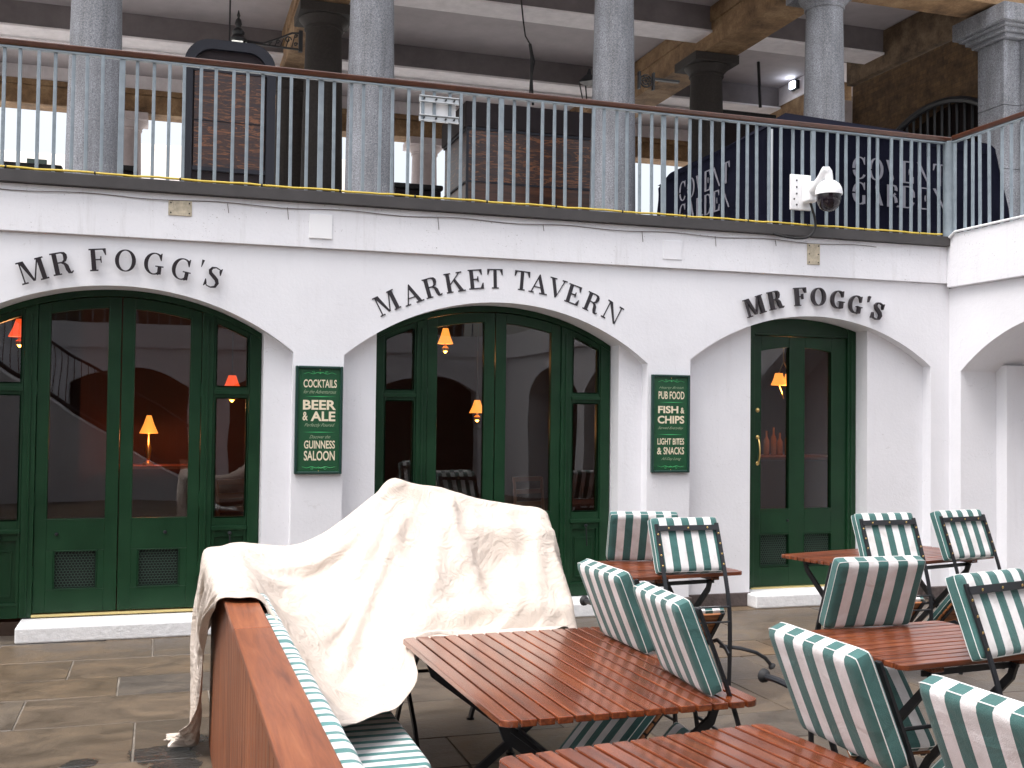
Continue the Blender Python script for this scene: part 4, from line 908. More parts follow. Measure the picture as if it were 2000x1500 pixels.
# navy stall
k = thing('covered_stall', 'navy tarpaulin-covered market stall with grey stencil lettering behind the railing', 'stall')
X0, X1, Y0, Y1 = 5.64, 8.50, .75, 3.35
def tarp():
    mb = MB(); nx, nz = 36, 14
    def F(u, w, side):
        sag = .015*math.sin(u*9+w*4)+.012*math.sin(w*11+u*3)
        if side == 'f': return (X0+(X1-X0)*u-(.22*max(0, (u-.9)/.1)**2*(w**3)), Y0-sag*(w*(1-w)*4), 3.405+(4.60-3.405)*w-.05*(1-u)*w-.16*max(0, (u-.86)/.14)**2*w)
        if side == 'l': return (X0-sag*(w*(1-w)*4), Y1-(Y1-Y0)*u, 3.405+(4.55-3.405)*w-.12*max(0, .12-u)/.12*w)
    for side in 'fl':
        vs = [F(i/nx, j/nz, side) for j in range(nz+1) for i in range(nx+1)]
        mb.add(vs, [(j*(nx+1)+i, j*(nx+1)+i+1, (j+1)*(nx+1)+i+1, (j+1)*(nx+1)+i) for j in range(nz) for i in range(nx)])
    return mb
tp = tarp(); tp.box(X0+.05, X1-.25, Y0+.06, Y1, 3.405, 4.40)
tp.build('side_cover', NAVY, k, smooth=True, fix=False)
mb = MB(); zz = 4.56
a, b, c, d = (X0-.01, Y0-.01, 4.553), (X1-.2, Y0-.01, 4.47), (X1-.2, Y1, 4.50), (X0-.01, Y1, 4.46)
p, q = (6.55, 2.0, 5.08), (8.05, 2.0, 5.02)
mb.add([a, b, c, d, p, q], [(0, 1, 5, 4), (1, 2, 5), (2, 3, 4, 5), (3, 0, 4)]); mb.build('roof_cover', NAVY, k, fix=False)
mb = MB()
for tx, zc, x0 in (('COVENT', 4.20, 6.53), ('GARDEN', 3.945, 6.53)):
    x = x0
    for c in tx:
        w = glyph(c)[1]*.225*.90; glyph_mesh(mb, c, lambda a, b, d: (a, Y0-.022+d, b), .003, .225, x+w/2, zc, 0, True, .90); x += w+.012
for tx, zc in (('COVENT', 4.26), ('GARDEN', 4.0)):
    x = 0
    for c in tx:
        w = glyph(c)[1]*.225*.95; glyph_mesh(mb, c, lambda a, b, d: (X0-.022+d, 2.74-a, b), .003, .225, x+w/2, zc, 0, True, .95); x += w+.012
mb.build('lettering', NAVT, k)
mb = MB(); mb.tube([(X0-.02, Y0-.02, z) for z in np.linspace(3.42, 4.5, 10)], .012, 6); mb.build('zip', ALU, k)
# low dark stalls seen against the light
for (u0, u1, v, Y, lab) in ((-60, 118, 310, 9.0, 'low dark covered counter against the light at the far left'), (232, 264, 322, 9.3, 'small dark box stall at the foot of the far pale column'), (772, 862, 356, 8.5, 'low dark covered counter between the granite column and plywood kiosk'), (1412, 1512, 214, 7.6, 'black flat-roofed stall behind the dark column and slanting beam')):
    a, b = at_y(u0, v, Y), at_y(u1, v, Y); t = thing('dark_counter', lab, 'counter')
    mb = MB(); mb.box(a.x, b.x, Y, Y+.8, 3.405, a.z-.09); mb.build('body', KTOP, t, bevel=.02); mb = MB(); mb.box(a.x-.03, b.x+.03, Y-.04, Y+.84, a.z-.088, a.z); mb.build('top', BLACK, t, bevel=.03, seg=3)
# iron brackets, lanterns, rods
def scroll_bracket(name, label, x0, x1, z, Y, h):
    t = thing(name, label, 'bracket'); mb = MB(); L_ = x1-x0
    mb.tube([(x0, Y, z+h*.10), (x0+L_*.35, Y, z+h*.05), (x0+L_*.62, Y, z+h*.5), (x0+L_*.85, Y, z+h*.95), (x1, Y, z+h)], .014, 6); mb.tube([(x0, Y, z), (x0+L_*.4, Y, z-.01), (x1, Y, z-.02)], .014, 6); mb.box(x1-.02, x1+.03, Y-.03, Y+.03, z-.05, z+h+.03)
    for cx, cz, r in ((.78, .48, .24), (.60, .26, .15), (.92, .22, .14), (.92, .76, .13), (.46, .10, .09), (.36, .05, .06)):
        c = (x0+L_*cx, z+h*cz); mb.tube([(c[0]+r*h*(1-a/9)*math.cos(a), Y, c[1]+r*h*(1-a/9)*math.sin(a)) for a in np.linspace(0, 7, 22)], .009, 5)
    for i in range(5): mb.tube([(x0+L_*(.45+.1*i), Y, z), (x0+L_*(.5+.1*i), Y, z+h*(.25+.14*i))], .007, 5)
    mb.build('scrollwork', IRON, t); return t
b = scroll_bracket('scroll_bracket', 'ornate black iron bracket reaching left from the dark column', .93, 1.66, 6.52, 6.0, .20)
t = thing('lantern_finial', 'black spiked lantern top on the end of the ornate bracket', 'lantern')
mb = MB(); mb.lathe([(.11, 6.50), (.12, 6.54), (.10, 6.56), (.075, 6.60), (.085, 6.64), (.06, 6.68), (.03, 6.70), (.045, 6.75), (.035, 6.80), (.012, 6.83), (.024, 6.86), (.004, 6.93)], (.86, 6.0, 0), 16); mb.build('finial', IRON, t, smooth=True)
mb = MB(); mb.lathe([(.10, 6.15), (.15, 6.49)], (.86, 6.0, 0), 6); mb.build('body', GLASS, t)
mb = MB(); mb.tube([(.745, 5.9, 5.9), (.745, 5.9, 7.96)], .012, 6); tag(mb.build('conduit_pipe', IRON, None), 'thin straight black rod dropping from the ceiling behind round-topped kiosk', 'pipe')
p = at_y(1262, 158, 5.2)
t = thing('round_bracket', 'small round iron bracket on the sandstone beam beside the granite column', 'bracket')
mb = MB()
for r in (.085, .05): mb.tube([(p.x+r*math.cos(a), 5.2, p.z+r*math.sin(a)) for a in np.linspace(0, 6.283, 22)], .011, 5)
for a in np.linspace(0, 6.28, 7)[:6]: mb.tube([(p.x, 5.2, p.z), (p.x+.085*math.cos(a), 5.2, p.z+.085*math.sin(a))], .008, 5)
mb.box(p.x-.12, p.x-.095, 5.17, 5.23, p.z-.12, p.z+.12); mb.box(p.x+.095, p.x+.12, 5.17, 5.23, p.z-.12, p.z+.12); mb.box(p.x+.12, p.x+.5, 5.17, 5.23, p.z+.02, p.z+.05)
mb.build('ironwork', IRON, t)
p = at_y(1152, 165, 5.6)
t = thing('street_lantern', 'black framed lantern peeping out left of the third granite column', 'lantern')
mb = MB(); mb.lathe([(.02, .22), (.05, .14), (.16, .04), (.17, .02)], p, 4); mb.build('hood', IRON, t)
mb = MB()
for a in range(4): a = R(90*a); mb.tube([(p.x+.16*math.cos(a), p.y+.16*math.sin(a), p.z+.02), (p.x+.09*math.cos(a), p.y+.09*math.sin(a), p.z-.3)], .01, 5)
mb.build('cage', IRON, t)
mb = MB(); P = [(1018, 0), (1022, 40), (1026, 70), (1035, 86)]; mb.tube([at_y(u, v, 5.3) for u, v in P], .010, 6)
mb.tube([at_y(u, v, 5.3) for u, v in ((1035, 86), (1039, 110), (1038, 150), (1041, 205))], [.02, .024, .016, .018], 6); mb.tube([at_y(u, v, 5.32) for u, v in ((1036, 90), (1044, 120), (1036, 160), (1034, 205))], .011, 6); mb.tube([at_y(1018, 0, 5.3), at_y(1017, -45, 5.3)], .010, 6)
tag(mb.build('hanging_cable', BLACK, None, smooth=True), 'black cable bundle hanging from the ceiling onto the plywood kiosk', 'cable')
t = thing('hanging_rod', 'black hanging rod with a short side arm left of the floodlight', 'rod')
mb = MB(); mb.tube([at_y(u, v, 8.4) for u, v in ((1481, 118), (1485, 210))], .028, 6); mb.build('rod', IRON, t); mb = MB(); mb.tube([at_y(1479, 117, 8.4), at_y(1518, 122, 8.4)], .018, 6); mb.build('arm', IRON, t)
p = Vector((11.0, 9.0, 7.86))
t = thing('floodlight', 'lit white floodlight on the inner wall at upper right', 'lamp')
mb = MB(); mb.box(p.x, p.x+.08, p.y-.10, p.y+.10, p.z-.1, p.z+.06); mb.build('housing', KDARK, t); mb = MB(); mb.box(p.x-.03, p.x-.001, p.y-.07, p.y+.07, p.z-.08, p.z+.04); mb.build('lens', LED, t)

# ================================================================== FURNITURE
def make_table(label, cx, cy, rz, LX, LY, along, n, group='slatted teak tables'):
    t = thing('slatted_table', label, 'table', (cx, cy, 0), rz, group)
    r = .05; gap = .0095; hx, hy = LX/2, LY/2
    mb = MB(); A, Lh = (hy, hx) if along == 'x' else (hx, hy)      # A = half width across slats
    def lim(a): e = abs(a)-(A-r); return Lh if e <= 0 else Lh-r+math.sqrt(max(0, r*r-e*e))
    w = 2*A/n
    for i in range(n):
        mb.rand(); a0, a1 = -A+i*w+gap/2, -A+(i+1)*w-gap/2; S = [a0+(a1-a0)*k/6 for k in range(7)]; dz = rnd.uniform(-.0008, .0008)
        P = [(lim(a), a) for a in S]+[(-lim(a), a) for a in reversed(S)]
        f = (lambda l, a, d: (l, a, d)) if along == 'x' else (lambda l, a, d: (a, l, d))
        mb.prism(P, f, .707+dz, .730+dz)
    mb.build('tabletop', TWOODX if along == 'x' else TWOODY, t, bevel=.003)
    mb = MB()
    for s in (-1, 1):
        e = s*(Lh-.20)
        if along == 'x': mb.box(e-.03, e+.03, -A+.03, A-.03, .682, .7055)
        else: mb.box(-A+.03, A-.03, e-.03, e+.03, .682, .7055)
    mb.build('batten', TWOODY if along == 'x' else TWOODX, t, bevel=.003)
    F = (lambda l, a, z: (l, a, z)) if along == 'x' else (lambda l, a, z: (a, l, z))
    for s in (-1, 1):
        e = s*(Lh-.20)
        for q in (-1, 1):
            mb = MB(); pts = [F(e+s*q*.012, q*(A-.07), .68), F(e+s*q*.012, q*(A-.09), .62), F(e+s*q*.012, -q*(A*.55), .14), F(e+s*q*.012, -q*(A*.78), .012)]
            wv = (1, 0, 0) if along == 'x' else (0, 1, 0)
            mb.strap(pts, Vector(wv)*.016, .034); b = pts[-1]; mb.lathe([(.022, 0), (.022, .012)], (b[0], b[1], .001), 10); mb.build('leg', IRON, t)
    for q in (-1, 1): mb = MB(); mb.strap([F(-(Lh-.17), q*(A-.09), .668), F(Lh-.17, q*(A-.09), .668)], (0, 0, .024), .01); mb.build('side_rail', IRON, t)
    mb = MB()
    mb.tube([F(-(Lh-.20), 0, .36), F(Lh-.20, 0, .36)], .009, 6)
    mb.build('stretcher', IRON, t)
    return t
make_table('long teak table in the centre foreground, beside the striped bench', 1.470, -4.705, R(1.5), .93, 1.34, 'y', 15)
make_table('teak table cut off by the bottom edge of the photo, nearest the viewer', 1.44, -6.33, R(7), .93, 1.34, 'y', 15)
make_table('small teak table between the middle arch and the right door', 3.03, -2.26, R(6), .80, .74, 'x', 12)
make_table('small teak table at right with one chair leaning from behind', 3.15, -4.66, R(5), .86, .72, 'x', 12)
make_table('wide teak table before the right door, farthest right', 4.90, -2.06, R(13), 1.40, .72, 'x', 12)
make_table('table buried under the cream dust sheet with only its legs showing', 1.45, -3.10, R(0), .84, .84, 'x', 12)

def cushion_mesh(w, h, t, nu=22, nv=18):
    """pillow-edged slab: x = thickness, y = width, z = height"""
    mb = MB(); vs = []; fs = []
    for side in (1, -1):
        for j in range(nv+1):
            for i in range(nu+1):
                u, v = 2*i/nu-1, 2*j/nv-1
                u = math.copysign(1-(1-abs(u))**1.35, u); v = math.copysign(1-(1-abs(v))**1.35, v)
                e = max(0, 1-abs(u))*w/2; e2 = max(0, 1-abs(v))*h/2; k = min(1, e/.030); k2 = min(1, e2/.030)
                pr = math.sqrt(max(0, 1-(1-k)**2))*math.sqrt(max(0, 1-(1-k2)**2))
                th = t/2*(.60+.40*pr)+.005*(1-u*u)*(1-v*v)
                rw = 1-.022*(abs(v)**14)-.006*(1-abs(v)**2); rh = 1-.028*(abs(u)**14)-.008*(1-abs(u)**2)
                vs.append((side*th, u*w/2*rw, v*h/2*rh))
    N = (nu+1)*(nv+1)
    for j in range(nv):
        for i in range(nu):
            a = j*(nu+1)+i; fs.append((a, a+1, a+nu+2, a+nu+1)); fs.append((N+a, N+a+nu+1, N+a+nu+2, N+a+1))
    bd = [i for i in range(nu+1)]+[j*(nu+1)+nu for j in range(1, nv+1)]+[nv*(nu+1)+i for i in range(nu-1, -1, -1)]+[j*(nu+1) for j in range(nv-1, 0, -1)]
    for q in range(len(bd)):
        a, b = bd[q], bd[(q+1) % len(bd)]; fs.append((b, a, N+a, N+b))
    mb.add(vs, fs)
    return mb, [vs[i] for i in bd], [vs[N+i] for i in bd]
def make_chair():
    t = thing('folding_chair', '', 'chair', group='folding chairs tipped forward against the tables')
    # back cushion on the long legs
    slope = math.atan2(.125, .31)
    mb, e1, e2 = cushion_mesh(.45, .34, .070); bc = mb.build('back_cushion', STRIPE, t, smooth=True)
    bc.location = (.165, 0, .898); bc.rotation_euler = (0, slope, 0)
    mb = MB(); mb.tube(e1+[e1[0]], .0017, 5, False); mb.tube(e2+[e2[0]], .0017, 5, False); mb.build('piping', PIPE, bc, smooth=True)
    mb = MB()
    prof = [(0, 0), (-.012, .20), (-.014, .42), (.0, .56), (.045, .72), (.165, 1.03)]
    P = []
    for i in range(len(prof)-1):
        p0 = prof[max(i-1, 0)]; p1 = prof[i]; p2 = prof[i+1]; p3 = prof[min(i+2, len(prof)-1)]
        for k in range(5):
            s = k/5; P.append(tuple(.5*((2*b)+(-a+c)*s+(2*a-5*b+4*c-d)*s*s+(-a+3*b-3*c+d)*s**3) for a, b, c, d in zip(p0, p1, p2, p3)))
    P.append(prof[-1])
    for y in (-.203, .203):
        mb = MB(); mb.strap([(x, y, z) for x, z in P], (0, .024, 0), .009); mb.lathe([(.014, .0), (.014, .03)], (0, y, .001), 10); mb.build('leg', IRON, t)
    mb = MB(); mb.strap([(.150, -.203, 1.005), (.150, .203, 1.005)], (.012, 0, .030), .008); mb.build('back_frame', IRON, t)
    for y in (-.203, .203):
        for z in (.79, .85, .91, .97): mb = MB(); x = .045+(z-.72)*.387; mb.lathe([(.0065, -.0035), (.004, -.006)], (x-.004, y, z), 8, 'x'); mb.build('stud', BRASS, t)
    for y in (-.13, 0, .13): mb = MB(); mb.lathe([(.0065, -.0035), (.004, -.006)], (.144, y, 1.006), 8, 'x'); mb.build('stud', BRASS, t)
    mb = MB()
    for x, z in ((-.012, .545), (-.014, .455)): mb.tube([(x, -.2, z), (x, .2, z)], .006, 6)
    mb.build('stretcher', IRON, t)
    # seat hanging down below the table top
    ax, az, bx, bz = .03, .50, .30, .20
    d = Vector((bx-ax, 0, bz-az)).normalized(); n = Vector((-d.z, 0, d.x)) if -d.z > 0 else Vector((d.z, 0, -d.x))
    mb = MB()
    for i in range(7):
        mb.rand(); a = Vector((ax, 0, az))+d*(.015+i*.058); b = a+d*.048; th = n*.014; Y = Vector((0, .20, 0))
        mb.hexa([a-Y, b-Y, b+Y, a+Y, a-Y+th, b-Y+th, b+Y+th, a+Y+th])
    mb.build('seat', SWOOD, t, bevel=.003)
    for y in (-.175, .175): mb = MB(); a = Vector((ax, y, az))-n*.008; mb.strap([a-d*.01, a+d*.41], (0, .022, 0), .012); mb.build('seat_frame', IRON, t)
    mb, e1, e2 = cushion_mesh(.42, .40, .05); sc = mb.build('seat_cushion', STRIPE, t, smooth=True)
    c = Vector((ax, 0, az))+d*.205+n*.042; X = n; Z = -d; Yv = Z.cross(X)
    sc.matrix_local = Matrix((X, Yv, Z)).transposed().to_4x4(); sc.matrix_local.translation = c
    M = Matrix((X, Yv, Z)).transposed().to_4x4(); M.translation = c; sc.matrix_local = M
    mb = MB(); mb.tube(e1+[e1[0]], .0017, 5, False); mb.tube(e2+[e2[0]], .0017, 5, False); mb.build('piping', PIPE, sc, smooth=True)
    # lifted cross legs
    for y in (-.17, .17):
        mb = MB(); mb.strap([(.22, y, .28), (.08, y, .33), (-.02, y, .30), (-.06, y, .27)], (0, .010, .0), .022); mb.build('cross_leg', IRON, t)
    return t
def foot(t, pts):
    mb = MB(); mb.tube(pts, .0115, 8); o = mb.build('lifted_foot', IRON, t, smooth=True)
    p, q = Vector(pts[-1]), Vector(pts[-2]); d = (p-q).normalized()
    mb = MB(); a = d.orthogonal().normalized()
    mb.tube([p-d*.012, p-d*.004, p+d*.006, p+d*.012], [.012, .021, .024, .018], 14); mb.build('rubber_cap', BLACK, o, smooth=True)
    return o
LOWF = [(.05, -.17, .30), (-.03, -.27, .295), (-.05, -.36, .27), (-.055, -.42, .235), (-.055, -.465, .185)]
HIGHF = [(.03, -.205, .79), (.06, -.32, .815), (.09, -.42, .83), (.10, -.49, .83)]
chair0 = make_chair()
CH = [  # x, y of the foot line, heading, label, foot
 (1.985, -4.405, R(181), 'farther of the two striped chairs leaning on the central table', HIGHF),
 (1.935, -5.085, R(176), 'nearer of the two striped chairs leaning on the central table', None),
 (2.015, -5.93, R(180), 'striped chair at the bottom, leaning on the table nearest the viewer', HIGHF),
 (2.02, -6.62, R(182), 'striped chair cut off by the bottom right corner', None),
 (3.08, -2.715, R(90), 'striped chair seen from behind at the small table between middle arch and right door', LOWF),
 (3.06, -1.86, R(-103), 'shaded striped chair on the wall side of the small table, by the middle arch', None),
 (3.10, -4.215, R(-92), 'striped chair leaning toward the viewer over the right-hand table', None),
 (4.57, -2.66, R(90), 'striped chair seen from behind before the right door, left of two', None),
 (5.28, -2.55, R(99), 'striped chair seen from behind nearest the right wing wall, rightmost at the back', None),
 (3.30, -5.14, R(104), 'large striped chair seen from behind at the right edge, showing its black frame', LOWF)]
chairs = [chair0]+[copy_tree(chair0) for _ in CH[1:]]
for c, (x, y, h, lab, ft) in zip(chairs, CH):
    c.location = (x, y, 0); c.rotation_euler = (0, 0, h); c['label'] = lab
    if ft: foot(c, ft)

# ---------------- bench with hardwood back
bn = thing('slatted_bench', 'long hardwood bench with thin striped cushions running toward the viewer', 'bench')
X0b, X1b, YF, YN = .245, .36, -2.95, -7.6
mb = MB(); y = YF
for a, b in ((YF, -4.93), (-4.936, -7.6)): mb.rand(); mb.box(X0b-.004, X1b+.004, b, a, .945, .97)
cap = mb.build('cap_rail', BWOODY, bn, bevel=.005)
mb = MB(); y = YF-.005
while y > YN:
    mb.rand(); w = .092; mb.box(X0b+.012, X0b+.034, y-w, y, .03, .943); y -= w+.004
mb.build('back_boards', BWOOD, bn, bevel=.003)
mb = MB(); y = YF-.005
while y > YN:
    mb.rand(); w = .092; mb.box(X1b-.034, X1b-.012, y-w, y, .03, .943); y -= w+.004
for yy in (YF-.02, -4.93, -6.5): mb.box(X0b+.0345, X1b-.0345, yy-.08, yy, .0, .944)
mb.build('inner_boards', BWOOD, bn, bevel=.003)
mb = MB(); mb.box(X0b+.034, X1b-.034, -7.6, -2.97, .06, .90); mb.build('core', BLACK, bn)
mb = MB()
for i in range(7): mb.rand(); mb.box(.375+i*.077, .375+i*.077+.07, -7.6, -3.0, .385, .405)
mb.box(.88, .905, -7.6, -3.0, .30, .384); mb.build('seat', BWOODY, bn, bevel=.003)
mb = MB()
for yy in (-3.1, -4.2, -5.3, -6.4): mb.box(.84, .88, yy-.05, yy, 0, .384)
mb.build('leg', BWOOD, bn)
def long_cushion(x0, x1, ya, yb, z0, z1, tilt=0):
    mb = MB(); n = 40; prof = []
    w, h = x1-x0, z1-z0; r = min(w, h)*.38
    for cx, cz, a0 in ((x1-r, z0+r, -90), (x1-r, z1-r, 0), (x0+r, z1-r, 90), (x0+r, z0+r, 180)):
        for k in range(7): a = R(a0+15*k); prof.append((cx+r*math.cos(a), cz+r*math.sin(a)))
    m = len(prof); vs = []; cxm, czm = (x0+x1)/2, (z0+z1)/2
    for i in range(n+1):
        y = ya+(yb-ya)*i/n; e = min(i, n-i); s = (.93, .985, 1)[min(e, 2)]; wob = 1+.012*math.sin(i*1.3)
        for (px, pz) in prof: vs.append((cxm+(px-cxm)*s+tilt*(pz-z0), y, czm+(pz-czm)*s*wob))
    mb.add(vs, [(i*m+k, i*m+(k+1) % m, (i+1)*m+(k+1) % m, (i+1)*m+k) for i in range(n) for k in range(m)]+[tuple(range(m)), tuple(range(n*m+m-1, n*m-1, -1))])
    return mb
for a, b in ((-3.05, -4.95), (-4.965, -6.8)):
    long_cushion(.385, .925, a, b, .407, .472).build('seat_cushion', STRIPEB, bn, smooth=True)
    long_cushion(.375, .455, a, b, .474, .925, -.03).build('back_cushion', STRIPER, bn, smooth=True)
